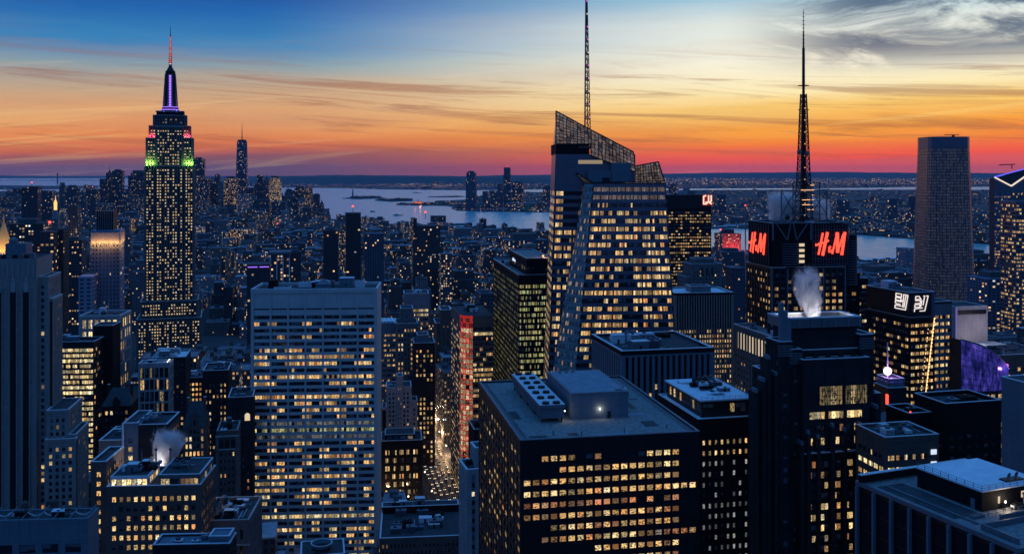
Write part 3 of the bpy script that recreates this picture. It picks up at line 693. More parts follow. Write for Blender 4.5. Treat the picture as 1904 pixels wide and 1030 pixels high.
# crown: open ribbed trough
zc0, zc1 = Zat(608, 378)+.1, Zat(590, 378); cx0, cx1 = X(1460, 5), X(1594, 5)
for bx in ((cx0-.6, cx1+.6, 3.6, 5.2), (cx0-.6, cx1+.6, 16.6, 18.2), (cx0-.6, cx0+1.0, 5.2, 16.6), (cx1-1.0, cx1+.6, 5.2, 16.6)):
    b.wall.box(*bx, zc0, zc1, 'grey_metal'); b.wall.box(bx[0]-.15, bx[1]+.15, bx[2]-.15, bx[3]+.15, zc1, zc1+.35, 'white_metal', bottom=True)
for k in range(4): b.wall.box(cx0-.85, cx1+.85, 3.35, 3.6, zc0+.2+k*.85, zc0+.6+k*.85, 'grey_metal', bottom=True)
for k in range(7): xx = cx0 + (cx1-cx0)*k/6; b.wall.box(xx-.35, xx+.35, 3.2, 3.35, zc0, zc1, 'blue_panel')
b.roof.poly([(cx0, 5, zc0+.1), (cx1, 5, zc0+.1), (cx1, 17, zc0+.1), (cx0, 17, zc0+.1)], 'roof_dark')
# finials at the corner
for k, (dx, hh) in enumerate(((0, 9.5), (1.6, 6.5), (3.0, 3.5))): b.wall.box(X(1449, 3)+dx, X(1449, 3)+dx+1.5, 2.2, 4.0, zc0-8, zc1+hh-3, 'blue_panel')
# front bay, lower shoulders and piers
za = Zat(668, 374); b.tier(X(1494, 0), X(1612, 0), 0, 4, 0, za, S(fh=4.9, bw=9, wf=.84, hf=.56, m=1.6, nx=4, top=18.3, pp=.7, sp=.5, wall='dark_stone', span='dark_stone', win='w_step', par=.5, rows={0: 'w_yellow', 1: 'w_dark', 2: 'w_small', 3: 'w_small', 4: 'w_dark'}))
for p0, p1, yt in ((1450, 1470, 640), (1600, 1622, 632), (1470, 1488, 655)):
    x0_ = X(p0, 2); x1_ = X(p1, 2); zt = Zat(yt, 368)
    b.tier(x0_, x1_, 2.0, 12, 0, zt, S(fh=4.0, bw=2.6, wf=.55, hf=.5, m=.5, top=6, pp=.4, sp=.2, wall='dark_stone', win='w_dark', par=.4))
    for k in range(5): b.wall.box(x0_-.6, x1_+.6, 1.4, 2.0, zt-5+k*.9, zt-4.6+k*.9, 'grey_metal', bottom=True)
for i, (p, yt) in enumerate(((1408, 720), (1420, 700), (1430, 660), (1442, 690), (1492, 820), (1503, 800), (1523, 810), (1548, 790), (1572, 800), (1598, 790), (1612, 815), (1630, 760))):
    zt = Zat(yt, 374); x0_ = X(p, -2); b.wall.box(x0_-.7, x0_+.7, -2.2-(i % 2)*.6, 4, 0, zt, 'dark_stone'); b.wall.box(x0_-.45, x0_+.45, -2-(i % 2)*.6, 2, zt, zt+1.4, 'blue_panel')
b.tier(X(1490, 0)+.1, X(1634, 0), -1.6, 0, 0, Zat(838, 374), S(fh=4.0, bw=4.8, wf=.62, hf=.6, nx=2, m=.8, top=2, pp=.3, sp=.2, wall='black_wall', win='w_step', par=.3))
b.tier(X(1438, 6), X(1462, 6)-.2, 6, 22, 0, Zat(700, 374), dict(dk, bw=3.0, nx=1, win='w_half')); b.tier(X(1424, 9), X(1438, 9)-.3, 9, 21, 0, Zat(760, 377), dict(dk, bw=3.0, nx=1, win='w_half'))
b.tier(X(1614, 6)+.2, X(1634, 6), 6, 20, 0, Zat(745, 374), dk)
# two tall lit halls
for p0, p1 in ((1522, 1564), (1570, 1610)):
    mb = MB(); x0_, x1_ = X(p0, 0), X(p1, 0); z0_, z1_ = Zat(750, 374), Zat(716, 374); uvv = [(9000.01+p0, .01), (9003.99+p0, .01), (9003.99+p0, .99), (9000.01+p0, .99)]
    mb.poly([(x0_, -.75, z0_), (x1_, -.75, z0_), (x1_, -.75, z1_), (x0_, -.75, z1_)], 'w_hall', uvv)
    for a_, b_ in ((x0_-.3, x0_), (x1_, x1_+.3)): mb.box(a_, b_, -.95, -.4, z0_, z1_, 'dark_stone')
    mb.box(x0_, x1_, -.75, -.4, z1_, z1_+.3, 'dark_stone', bottom=True)
    for k in range(1, 9): xx = x0_+(x1_-x0_)*k/9; mb.box(xx-.07, xx+.07, -.9, -.76, z0_, z1_, 'black_metal')
    for k in range(1, 4): zz = z0_+(z1_-z0_)*k/4; mb.box(x0_, x1_, -.88, -.78, zz-.07, zz+.07, 'black_metal', bottom=True)
    b.part('hall_window', mb, 'tall warm lit hall window divided by dark bars')
b.finish()
STEP = b

# --- roof in the lower corner with white fins down its wall
b = Bld('office_building', 'dark flat-roofed block with white wall fins and white rooftop penthouse', 1893, 204, 2110, short='the white-finned block', rot=math.radians(22))
z = b.z(1022); L = b.ypx(1598)
st = S(fh=5, bw=5.4, top=2, wf=.9, hf=.9, m=.4, pp=.3, sp=.2, wall='black_metal', win='fin_gap', par=.0, roof='roof_gravel')
b.tier(0, b.W, 0, L, 0, z, dict(F=st, L=dict(st, bw=L/8), R=st), faces='FL')
for i in range(9):
    mb = MB(); yy = L*i/8; mb.box(-1.2, -.32, yy-.34, yy+.30, 0, z-.6, 'blue_panel', bottom=True); b.part('wall_fin', mb)
for i in range(5):
    mb = MB(); xx = 3+b.W*i/5; mb.box(xx-.45, xx+.45, -1.3, -.32, 0, z-.6, 'white_metal', bottom=True); b.part('wall_fin', mb)
# rim
for bx in ((-.5, b.W, -.5, .4), (-.5, .2, .4, L), (-.5, b.W, L, L+1.0)): b.wall.box(*bx, z-.5, z+.5, 'grey_metal', bottom=True)
b.wall.box(-.5, b.W, L-1.2, L-.2, z+.5, z+2.3, 'black_wall'); b.wall.box(-.6, b.W, L-1.3, L-.1, z+2.3, z+2.5, 'coping', bottom=True)
x0, x1 = b.xpx(1738, L*.72), b.xpx(1738, L*.72)+20; py0 = b.ypx(1822, x0) if False else L*.42; py1 = L*.84
mb = MB(); hz = z+4.6; mb.box(x0, x1, py0, py1, z+.1, hz, 'black_wall'); mb.box(x0-.25, x1+.25, py0-.25, py1+.25, hz, hz+.3, 'coping', bottom=True)
mb.poly([(x0, py0, hz+.34), (x1, py0, hz+.34), (x1, py1, hz+.34), (x0, py1, hz+.34)], 'roof_pale')
ph = b.part('penthouse', mb, 'black plant room with bright white roof membrane')
mb = MB(); mb.box(x0+5.0, x0+5.6, py0-.06, py0, z+1.4, z+3.0, 'pale_curtain'); mb.build('window', ph)
mb = MB(); mb.box(x0+12.4, x0+13.3, py0-.06, py0, z+1.9, z+3.4, 'pale_curtain'); mb.build('window', ph)
mb = MB(); mb.box(x0-.06, x0, py0+2, py0+3.2, z+.1, z+2.4, 'blue_panel'); mb.build('door', ph)
b.railing([(x0, py1), (x0, py0), (x1, py0)], hz+.3)
for dx in (0, 2.4):
    mb = MB(); c = (x0+12+dx, py0+3.4, hz+1.6); mb.beam((c[0], c[1], hz+.3), c, .08, 'grey_metal')
    n = 12; v0 = [(c[0]+.75*math.cos(2*math.pi*k/n)*.8, c[1]-.35-.2*math.sin(2*math.pi*k/n), c[2]+.75*math.sin(2*math.pi*k/n)) for k in range(n)]
    for k in range(n): mb.poly([v0[k], v0[(k+1) % n], (c[0], c[1]+.1, c[2])], 'grey_metal')
    b.part('satellite_dish', mb)
mb = MB(); mb.box(x0+10.5, x0+16, py0+2.2, py0+4.6, hz+.34, hz+.7, 'black_metal'); b.part('dish_base', mb)
tb = MB(); tx, ty = x0+12.4, py0-3.2; tb.frustum((tx, ty), 2.1, 2.1, z+.6, z+3.5, 'blue_panel', n=20, cap=False); tb.frustum((tx, ty), 2.3, .05, z+3.5, z+4.6, 'grey_metal', n=20, cap=False); tb.frustum((tx, ty), 2.2, 2.2, z+.05, z+.6, 'black_metal', n=20); b.part('water_tank', tb)
mb = MB(); mb.sphere((x0+6.0, py0-1.2, z+2.0), .22, 'lamp_white', n=10); mb.beam((x0+6, py0-1.2, z), (x0+6, py0-1.2, z+1.8), .05, 'black_metal'); b.part('roof_light', mb)
lamp('roof_lamp_light', b.root, (x0+6.0, py0-1.6, z+2.4), 500, (1, .8, .55), .2)
b.machines(x0+8, x0+11, py0-2, py0-.5, z, n=3, seed=5, big=.5)
b.roof.poly([(2.0, L*.40, z+.10), (x0-1.5, L*.40, z+.10), (x0-1.5, L-4, z+.10), (2.0, L-4, z+.10)], 'roof_dark')
# sunken fan court
mb = MB()
for bx in ((x0-.5, b.W-2, L*.30, L*.30+.4), (2.4, 2.8, L*.02+1, L*.24), (2.4, b.W-2, L*.24, L*.24+.4)): mb.box(*bx, z+.06, z+1.3, 'grey_metal')
b.part('court_wall', mb); b.railing([(x0-6, L*.36), (x0+18, L*.36)], z+.1)
for q in range(3):
    mb = MB(); c = (x0+4+q*4.3, L*.12); mb.frustum(c, 1.8, 1.8, z+.1, z+1.0, 'black_metal', n=16, top='roof_dark'); mb.beam((c[0]-1.5, c[1], z+1.05), (c[0]+1.5, c[1], z+1.05), .12, 'grey_metal'); mb.beam((c[0], c[1]-1.5, z+1.1), (c[0], c[1]+1.5, z+1.1), .12, 'grey_metal'); b.part('fan', mb)
mb = MB(); mb.box(6, x0-2, L*.36, L*.39, z+.1, z+.5, 'grey_metal'); mb.box(4, 4.5, L*.3, L*.9, z+.1, z+.4, 'grey_metal'); b.part('roof_duct', mb)
b.finish()

# --- blank blue wall beside it
b = Bld('office_building', 'windowless blue-grey panelled block with ragged roof edge above the white-finned block', 2010, 300, 2200, rot=math.radians(16), short='the blank blue block'); L = b.ypx(1864); b.H = b.z(702, 0, L); b.tier(0, b.W, 0, L, 0, b.H, S(blank=True, wall='blue_panel', pp=.2, par=.3), faces='')
b.machines(1, b.W-2, 1, 12, b.H, n=6, seed=8, big=.7, mats=('black_wall', 'roof_dark')); b.finish()
# --- black box with framed roof
b = Bld('office_building', 'black windowless box with thin bright roof rim, behind the white-finned block', 1775, 372, 1860, short='the black box', rot=math.radians(14))
z = b.z(757); L = max(18, b.ypx(1745)); st = S(fh=4, bw=4, wf=.5, hf=.4, m=1, top=9, pp=.2, sp=.15, wall='black_wall', win='w_dark', par=1.6, roof='roof_dark', cor='coping')
b.tier(-4, b.W, 0, L, 0, z, st); b.tier(-14, -4.6, 8, L+4, 0, z-5, st); b.machines(-1, b.W-4, 4, L-4, z, n=3, seed=4, big=1.1); b.machines(-13, -6, 10, L, z-5, n=2, seed=14, big=.8)
mb = MB(); mb.sphere((-13, 8.6, z-3), .3, 'beacon', n=8); mb.beam((-13, 8.6, z-5), (-13, 8.6, z-3), .06, 'black_metal'); b.part('warning_light', mb); b.finish()
# --- brick block with blue screens
b = Bld('office_building', 'low brick block with green roof deck and lit ribbon windows beside the stepped tower', 1646, 350, 1743, short='the low brick block', rot=math.radians(12))
z = b.z(818); L = 18; st = S(fh=4.3, bw=b.W/6, wf=.8, hf=.42, nx=4, m=.6, top=4, pp=.35, sp=.25, wall='warm_brick', win='w_half', par=1.0, roof='roof_dark', rows={1: 'w_yellow', 2: 'w_office'})
b.tier(0, b.W, 0, L, 0, z, st); b.machines(1, b.W-2, 3, L-3, z, n=7, seed=31, big=.8)
for k in (0, 1, 3):
    mb = MB(); mb.box(b.W*.86, b.W*.97, -.5, -.36, z-6.1-k*4.3, z-4.3-k*4.3, 'blue_white_sign'); b.part('screen', mb)
b.finish()

# --- slender white tower by the avenue
b = Bld('apartment_tower', 'slender white masonry tower beside the black gravel-roof tower', 869, 400, 905, short='the slender white tower', rot=math.radians(15))
z = b.z(878); L = b.ypx(859); L = max(14, min(L, 26)); st = S(fh=3.6, bw=2.9, wf=.42, hf=.52, m=.8, top=3.4, pp=.5, sp=.4, wall='pale_stone', span='blue_panel', win='w_sparse', par=1.2)
b.tier(0, b.W, 0, L, 0, z, st); b.machines(1, b.W-2, 3, L-2, z, n=3, seed=2, big=.6); b.tier(b.W*.6, b.W, L*.4, L, z, z+7, st); b.finish()

# --- flat roofed blocks in the middle foreground
b = Bld('office_building', 'low block with dark cluttered roof and checkered brick wall below the slab', 707, 470, 862, short='the checkered low block', rot=math.radians(6))
z = b.z(1003); L = 42; st = S(fh=3.4, bw=1.9, wf=.45, hf=.5, m=.4, top=1.4, pp=.3, sp=.25, wall='warm_brick', win='w_dark', par=.7, roof='roof_dark')
b.tier(0, b.W, 0, L, 0, z, st); b.machines(3, b.W-4, 5, L-6, z, n=14, seed=44, big=1.0); b.tier(b.W*.0, b.W*.98, L-7, L, z, z+3.4, S(fh=3, bw=1.6, wf=.5, hf=.7, m=.3, top=.8, pp=.2, sp=.1, wall='black_wall', win='w_sparse', par=.3))
b.machines(b.W*.1, b.W*.6, L-6, L-1, z+3.4, n=5, seed=45, big=.8); b.finish()
b = simple('water_tower_block', 'narrow dark rooftop carrying a round bowl under the slab tower', 560, 640, 1036, 400, 16, S(fh=4, bw=3, top=2, pp=.3, wall='dark_stone', win='w_dark', par=.4), short='the bowl roof')
mb = MB(); c = (b.xpx(598, 6), 6); z = b.H; mb.frustum(c, 3.1, 4.3, z+.1, z+3.0, 'blue_panel', n=24, cap=False); mb.frustum(c, 4.3, 4.5, z+3.0, z+3.4, 'coping', n=24, cap=False); mb.frustum(c, 4.5, 4.1, z+3.4, z+3.4, 'coping', n=24, cap=False); mb.frustum(c, 3.9, 3.9, z+1.0, z+1.6, 'black_metal', n=24)
b.part('bowl', mb, 'round open bowl with pale rim'); b.finish()

# --- art deco tower at the edge, with dark vertical slots
b = Bld('office_tower', 'tall grey stone setback tower with black vertical slots at the frame edge', -66, 535, 67, short='the slotted stone tower', rot=math.radians(10))
z = Zat(487, 535); slot = S(fh=200, bw=9, top=0, blank=True, wall='limestone', pp=.3, par=1.0, roof='roof_dark')
b.tier(0, b.W, 0, 30, 0, z, S(blank=True, wall='limestone', pp=.3, par=1.2, roof='roof_dark', cor='blue_panel'), faces='')
ztop = Zat(545, 535)
mb = MB()
for i, px in enumerate((-28, -2, 25, 49)):
    x = b.xpx(px); mb.box(x-1.6, x+1.6, -.40, -.34, 0, ztop, 'black_metal'); b.wall.box(x-2.3, x-1.6, -1.1, -.3, 0, ztop+2, 'limestone'); b.wall.box(x+1.6, x+2.3, -1.1, -.3, 0, ztop+2, 'limestone')
    b.wall.prism([(x-1.2, -1.0), (x+1.2, -1.0), (x+1.2, -.3), (x-1.2, -.3)], ztop, ztop+6.5, 'pale_stone'); b.wall.frustum((x, -.8), .9, .15, ztop+6.5, ztop+9, 'pale_stone', n=6)
b.part('dark_slot', mb)
for k in range(14): xx = 1.2 + k*(b.W-2.4)/13; b.wall.box(xx-.3, xx+.3, -.75, -.32, ztop+8, z-.9, 'pale_stone')
ws = S(fh=3.7, bw=3.1, wf=.50, hf=.55, m=.9, top=3, pp=.45, sp=.2, wall='limestone', win='w_stone', par=.8)
rr = dict(ws, bw=3.3, wall='limestone')
b.tier(b.W+.1, b.xpx(86), 3, 27, 0, Zat(520, 537), ws); x2 = b.xpx(86)+.8
b.tier(x2, b.xpx(97, 5), 5, 24, 0, Zat(562, 538), ws)
b.tier(b.xpx(92, 0), b.xpx(130, 0), -4, 24, 0, Zat(771, 532), ws); b.tier(b.xpx(86, -6), b.xpx(141, -6), -7, -4.1, 0, Zat(826, 529), ws); b.tier(b.xpx(130.5, 0)+.3, b.xpx(141, -4), -4, 22, 0, Zat(818, 532), ws)
mt = MB(); q0, q1 = b.xpx(10, 8), b.xpx(48, 8); mt.box(q0, q1, 8, 20, z+3, z+9, 'blue_panel'); mt.box(q0-2, q1+1.5, 6, 22, z+.1, z+3, 'dark_stone', top='roof_dark'); b.part('plant_room', mt); b.tank(q0+3, 12, z+9, r=2.4, h=1.6, mat='blue_panel', leg=.5)
for i in range(4):
    mt = MB(); xx = q0-4+i*6; mt.box(xx, xx+2.6, 3, 6, z+.1, z+2.4+.5*i, 'grey_metal'); b.part('ac_unit', mt)
b.finish()

# --- roof with scalloped braces at the lower corner
b = Bld('office_building', 'blue-lit block with scalloped roof braces at the foot of the slotted stone tower', -60, 300, 162, short='the scalloped roof block', rot=math.radians(4))
z = b.z(972); st = S(fh=6.5, bw=b.W/5, wf=.7, hf=.42, nx=2, m=.7, top=4.5, pp=.35, sp=.3, wall='blue_panel', win='w_dark', par=.5, roof='roof_dark', cor='blue_panel')
b.tier(0, b.W, 0, 9, 0, z, dict(F=st, L=st, R=S(blank=True, wall='pale_stone', pp=.3)), faces='FL')
mb = MB()
for k in range(8):
    x = 1 + k*(b.W-2)/7
    mb.beam((x, 1, z+.3), (x+1.4, 7, z+2.4), .16, 'grey_metal')
    if k < 7:
        xn = 1 + (k+1)*(b.W-2)/7
        for q in range(8):
            t0, t1 = q/8, (q+1)/8; f = lambda t: (x+(xn-x)*t + .7, 4.2, z+1.5 - 1.15*math.sin(math.pi*t))
            mb.beam(f(t0), f(t1), .12, 'white_metal')
b.part('roof_brace', mb); b.machines(1, b.W-4, 3, 7, z, n=5, seed=61, big=.6); b.finish()

# --- warm lit offices in the lower corner
of = S(fh=3.95, bw=3.0, wf=.56, hf=.52, m=1.2, top=2.4, pp=.4, sp=.34, wall='warm_brick', win='w_office', par=.9, roof='roof_dark')
b = Bld('office_building', 'brick office block full of lit windows with glazed top storey', 200, 402, 372, short='the brightly lit brick block', rot=math.radians(4))
z = b.z(908); b.tier(0, b.W, 0, 26, 0, z, dict(of, rows={1: 'w_sparse'})); b.tier(.8, b.W*.42, 1.6, 18, z, z+4.0, S(fh=3.4, bw=2.2, wf=.85, hf=.72, m=.2, top=.5, pp=.15, sp=.1, wall='white_metal', win='w_yellow', par=.3))
b.tier(b.W*.55, b.W-.4, 1.0, 24, z, z+4.6, S(fh=3.4, bw=7, wf=.9, hf=.7, nx=4, m=.2, top=1.0, pp=.2, sp=.15, wall='grey_stone', win='w_half', par=.3, roof='roof_dark'))
b.machines(2, b.W*.5, 6, 20, z+4, n=8, seed=71, big=.9); b.machines(b.W*.6, b.W-5, 6, 20, z+5, n=4, seed=72)
for k in range(3):
    mb = MB(); x = b.W*.2+k*6; mb.frustum((x, 21), .35, .35, z+4, z+9.5, 'grey_metal', n=8); mb.frustum((x, 21), .6, .6, z+9.5, z+10.2, 'black_metal', n=8); b.part('flue', mb)
b.finish()
b = Bld('office_building', 'brick office wing with paired lit windows and low parapet, beside the brightly lit brick block', 171, 412, 200, short='the narrow brick wing', rot=math.radians(4))
z = b.z(862); b.tier(0, b.W-.8, 0, 22, 0, z, dict(of, bw=2.7)); b.finish()
b = Bld('office_building', 'stepped grey office block with blank corner wall behind the steam plume', 186, 446, 308, short='the stepped grey block', rot=math.radians(5))
z = b.z(822); xs = b.xpx(229); b.tier(0, xs-.6, 0, 24, 0, z, dict(of, wall='grey_stone', bw=2.9)); x3 = b.xpx(254)
b.tier(xs, x3, 1, 24, 0, b.z(792), dict(of, wall='blue_panel', bw=3.0, top=5)); b.tier(x3+.7, b.W, 1.8, 24, 0, b.z(797), dict(F=S(fh=7, bw=14, wf=.12, hf=.5, m=1, top=4, wall='dark_stone', win='w_dark'), L=of, R=of), faces='FR')
mb = MB(); mb.frustum((xs-.1, -.2), .5, .5, z-30, b.z(792)+1, 'white_metal', n=10); b.part('drain_pipe', mb); b.machines(xs+2, b.W-3, 4, 18, b.z(792)+.2, n=5, seed=78, big=.7)
b.machines(2, xs-3, 4, 18, z, n=3, seed=79, big=.7); b.finish()
b = Bld('office_building', 'low block with deep cornice, skylights and rooftop clutter beside the slab', 374, 424, 461, short='the cornice block', rot=math.radians(4))
z = b.z(973); st = S(fh=7.0, bw=b.W/5, wf=.34, hf=.62, m=.8, top=1.6, pp=.5, sp=.4, wall='grey_stone', win='w_dark', par=1.3, roof='roof_dark', cor='pale_stone')
b.tier(0, b.W, 0, 30, 0, z, st); b.machines(1, b.W-3, 2, 26, z, n=15, seed=91, big=.85); b.tank(b.W*.3, 18, z, r=1.6, h=3); b.wall.box(-1.0, b.W+1.0, -1.2, -.55, z-9.6, z-9.0, 'pale_stone', bottom=True); b.finish()
b = Bld('office_building', 'flat blue roof with pale rim below the brightly lit brick block', 286, 335, 426, short='the pale-rimmed roof', rot=math.radians(3))
z = b.z(1016); st = S(fh=4, bw=3, top=2, pp=.3, sp=.25, wall='dark_stone', win='w_sparse', par=.7, roof='blue_panel', cor='white_metal'); b.tier(0, b.W, 0, 9.5, 0, z, st)
b.tier(b.W*.72, b.W*.98, 2, 9, z, z+2.2, S(blank=True, wall='blue_panel', pp=.1, par=.3, roof='blue_panel', cor='white_metal'), faces=''); b.machines(3, b.W*.7, 1.5, 8, z, n=4, seed=97, big=.5); b.finish()

# --- gabled brick hall, narrow arcaded tower and dark neighbours
def gable(b, x0, x1, y0, y1, z, h, mat='roof_dark', gab='brown_brick'):
    mb = MB(); ym = (y0+y1)/2; xi = (x1-x0)*.22
    p = [(x0-.4, y0-.4, z), (x1+.4, y0-.4, z), (x1+.4, y1+.4, z), (x0-.4, y1+.4, z), (x0+xi, ym, z+h), (x1-xi, ym, z+h)]
    for f in ((0, 1, 5, 4), (1, 2, 5), (2, 3, 4, 5), (3, 0, 4)): mb.poly([p[i] for i in f], mat)
    r = b.part('pitched_roof', mb)
    mb = MB(); xm = (x0+x1)/2; w_ = (x1-x0)*.13
    mb.poly([(xm-w_, y0-.5, z), (xm+w_, y0-.5, z), (xm+w_, y0-.5, z+h*.35), (xm, y0-.5, z+h*.72), (xm-w_, y0-.5, z+h*.35)], gab)
    mb.poly([(xm-w_, y0-.5, z+h*.35), (xm, y0-.5, z+h*.72), (xm, ym, z+h*.72), (xm-w_, ym, z+h*.35)], mat); mb.poly([(xm, y0-.5, z+h*.72), (xm+w_, y0-.5, z+h*.35), (xm+w_, ym, z+h*.35), (xm, ym, z+h*.72)], mat)
    for sx in (-1, 1): mb.poly([(xm+sx*w_, y0-.5, z), (xm+sx*w_, ym, z), (xm+sx*w_, ym, z+h*.35), (xm+sx*w_, y0-.5, z+h*.35)], gab)
    mb.box(xm-w_*.4, xm+w_*.4, y0-.6, y0-.5, z+.4, z+h*.3, 'black_metal'); b.part('dormer', mb)
    for sx in (x0+1, x1-2): 
        mb = MB(); mb.box(sx, sx+1.2, ym-.6, ym+.6, z+h*.3, z+h+2, gab); mb.box(sx-.15, sx+1.35, ym-.75, ym+.75, z+h+2, z+h+2.3, 'coping', bottom=True); b.part('chimney', mb)
b = simple('gabled_hall', 'brick building with steep dark gabled roof and dormer, above the brightly lit brick block', 341, 382, 793, 560, 22, S(fh=4.2, bw=2.3, wf=.6, hf=.6, m=.7, top=1, pp=.35, sp=.3, wall='warm_brick', win='w_half', par=0, rows={3: 'w_office', 5: 'w_office', 6: 'w_office', 7: 'w_office'}), short='the gabled brick hall')
gable(b, 0, b.W, 0, 22, b.H, 12); b.finish()
b = simple('brick_tower', 'narrow red brick tower with pale arcaded top storey and stone corners', 404, 441, 806, 520, 20, S(fh=3.8, bw=2.2, wf=.40, hf=.5, m=.9, top=9.0, pp=.3, sp=.25, wall='warm_brick', win='w_sparse', par=1.4, cor='pale_stone'), short='the arcaded brick tower')
for x in (0, b.W): b.wall.box(x-.7, x+.7, -.9, -.38, 0, b.H-1, 'grey_stone')
b.wall.box(-.9, b.W+.9, -1.0, -.5, b.H-1.8, b.H-.9, 'pale_stone', bottom=True); b.wall.box(-.9, b.W+.9, -.9, -.45, b.H-8.8, b.H-8.1, 'pale_stone', bottom=True)
for k in range(3):
    mb = MB(); x = b.W*(.2+.3*k); n = 8; r_ = b.W*.10
    pts = [(x-r_, -.55, b.H-7.6), (x+r_, -.55, b.H-7.6)] + [(x+r_*math.cos(math.pi*q/n), -.55, b.H-4.2+r_*math.sin(math.pi*q/n)) for q in range(n+1)]
    mb.poly(pts, 'black_metal'); b.part('arch_window', mb)
b.machines(1, b.W-2, 3, 16, b.H, n=4, seed=19, big=.7); b.tank(b.W*.5, 12, b.H, r=1.5, h=2.6); b.finish()
b = simple('office_tower', 'dark tower dotted with lit windows between the white grid tower and the slab', 378, 424, 692, 660, 26, S(fh=3.8, bw=2.6, wf=.45, hf=.5, m=.8, top=7, pp=.3, sp=.25, wall='dark_stone', win='w_half', par=1), short='the dotted dark tower')
b.machines(2, b.W-3, 3, 22, b.H, n=4, seed=55); b.finish()
b = simple('office_building', 'black stone block with one tall arched lit window, touching the slab', 425, 470, 742, 575, 26, S(fh=4.2, bw=3.0, wf=.4, hf=.45, m=1.2, top=4, pp=.3, sp=.25, wall='dark_stone', win='w_sparse', par=1), short='the arched-window block')
mb = MB(); x, zz = b.xpx(460), b.z(783); mb.poly([(x-1.5, -.45, zz)] + [(x+1.5, -.45, zz)] + [(x+1.5*math.cos(math.pi*q/8), -.45, zz+3.0+1.5*math.sin(math.pi*q/8)) for q in range(9)], 'pale_curtain'); b.part('arch_window', mb)
b.machines(2, b.W-3, 3, 22, b.H, n=4, seed=56); b.finish()
b = simple('office_building', 'squat block with a lit office floor above the gabled brick hall', 340, 378, 705, 765, 30, S(fh=4, bw=2.5, wf=.6, hf=.5, m=.8, top=2, pp=.3, sp=.25, wall='dark_stone', win='w_office', par=1), short='the squat lit block'); b.machines(2, b.W-3, 3, 22, b.H, n=6, seed=57); b.finish()
b = simple('mansard_building', 'black mansard-roofed building with two short rows of lit windows beside the glowing curtain wall', 190, 243, 756, 600, 24, S(fh=4.6, bw=2.9, wf=.55, hf=.5, m=1, top=1.5, pp=.35, sp=.3, wall='black_wall', win='w_sparse', par=0, rows={0: 'w_half', 4: 'w_office'}), short='the mansard building')
gable(b, 0, b.W, 0, 24, b.H, 9, gab='dark_stone'); b.finish()
# --- white grid tower
b = simple('apartment_tower', 'slim white grid-fronted tower with dark square windows and glass roof rim', 259, 315, 680, 680, 12, S(fh=8.2, bw=3.0, wf=.80, hf=.84, nx=2, m=.4, top=1.2, pp=.55, sp=.5, wall='pale_stone', win='w_bronze', par=1.6, roof='roof_pale', cor='white_metal', sill=.1, rows={2: 'w_sparse', 4: 'w_half', 5: 'w_sparse', 8: 'w_half'}), short='the white grid tower', rot=math.radians(9))
b.machines(3, b.W-4, 3, 9, b.H, n=3, seed=58, big=.8)
for k in range(4):
    mb = MB(); mb.sphere((b.W-1.5, 1+k*2.6, b.H+2.2), .3, 'lamp_warm', n=6); b.part('rim_lamp', mb)
b.finish()
b = simple('office_building', 'dark block with pale roof plant just behind the white grid tower', 283, 345, 668, 735, 30, S(fh=4, bw=3, wf=.5, hf=.5, top=3, pp=.3, wall='dark_stone', win='w_sparse', par=1, roof='roof_pale'), short='the plant-roof block'); b.machines(2, b.W-6, 3, 25, b.H, n=12, seed=59, big=1.3, mats=('white_metal', 'blue_panel', 'grey_metal')); b.finish()

# --- glowing curtain wall office
b = Bld('office_tower', 'glass office tower with almost every floor glowing yellow', 96, 690, 174, short='the glowing curtain wall', rot=math.radians(4))
z = b.z(640); st = S(fh=3.75, bw=b.W/3, wf=.97, hf=.62, nx=6, m=.2, top=2.6, pp=.18, sp=.4, wall='black_metal', span='dark_stone', win='w_ridge', par=1.6, rows={0: 'w_yellow', 2: 'w_yellow', 4: 'w_ridge', 7: 'w_yellow', 8: 'w_yellow', 9: 'w_half'})
b.tier(0, b.W, 0, 20, 0, z, dict(F=st, R=S(fh=3.75, bw=3, wf=.8, hf=.6, top=2.6, pp=.2, wall='black_metal', win='w_sparse'), L=st))
b.tier(b.xpx(160, 6), b.xpx(196, 6), 20.8, 38, 0, b.z(608, 0, 20), S(blank=True, wall='black_wall', pp=.2, par=.6, roof='roof_dark'), faces='')
b.machines(2, b.W*.6, 4, 17, z, n=7, seed=60, big=1.2, mats=('blue_panel', 'grey_metal', 'roof_dark')); b.finish()

# --- the art deco skyscraper with coloured floodlights
D0 = 1224.0
b = Bld('art_deco_skyscraper', 'tallest art deco skyscraper with spire and green, red and blue floodlights', 272, D0, 358, short='the art deco skyscraper', rot=math.radians(16.5), cat='skyscraper')
W = b.W; Lb = 42; k_ = D0/F; ctr = W/2
es = S(fh=3.75, bw=3.05, wf=.46, hf=.44, m=1.4, top=3, pp=.75, sp=.25, wall='limestone', span='black_wall', win='w_empire', par=.4, roof='roof_dark')
es['wall'] = 'empire_stone'
es['skip'] = lambda i, j, nb, nf: nb > 12 and nf > 12 and (i in (3, nb-4) or (i == nb//2 and j % 3) or (i in (nb//2-3, nb//2+3) and j % 5))
def ez(y): return Zat(y, D0)
def et(hw0, yA, yB, dep, st=es, cx=0.0, **kw): b.tier(ctr+cx-hw0*k_, ctr+cx+hw0*k_, Lb/2-dep/2, Lb/2+dep/2, ez(yA), ez(yB), dict(st, **kw))
et(56, 1000, 592, 62); et(50, 592, 560, 56)
et(43.5, 560, 309, 46)
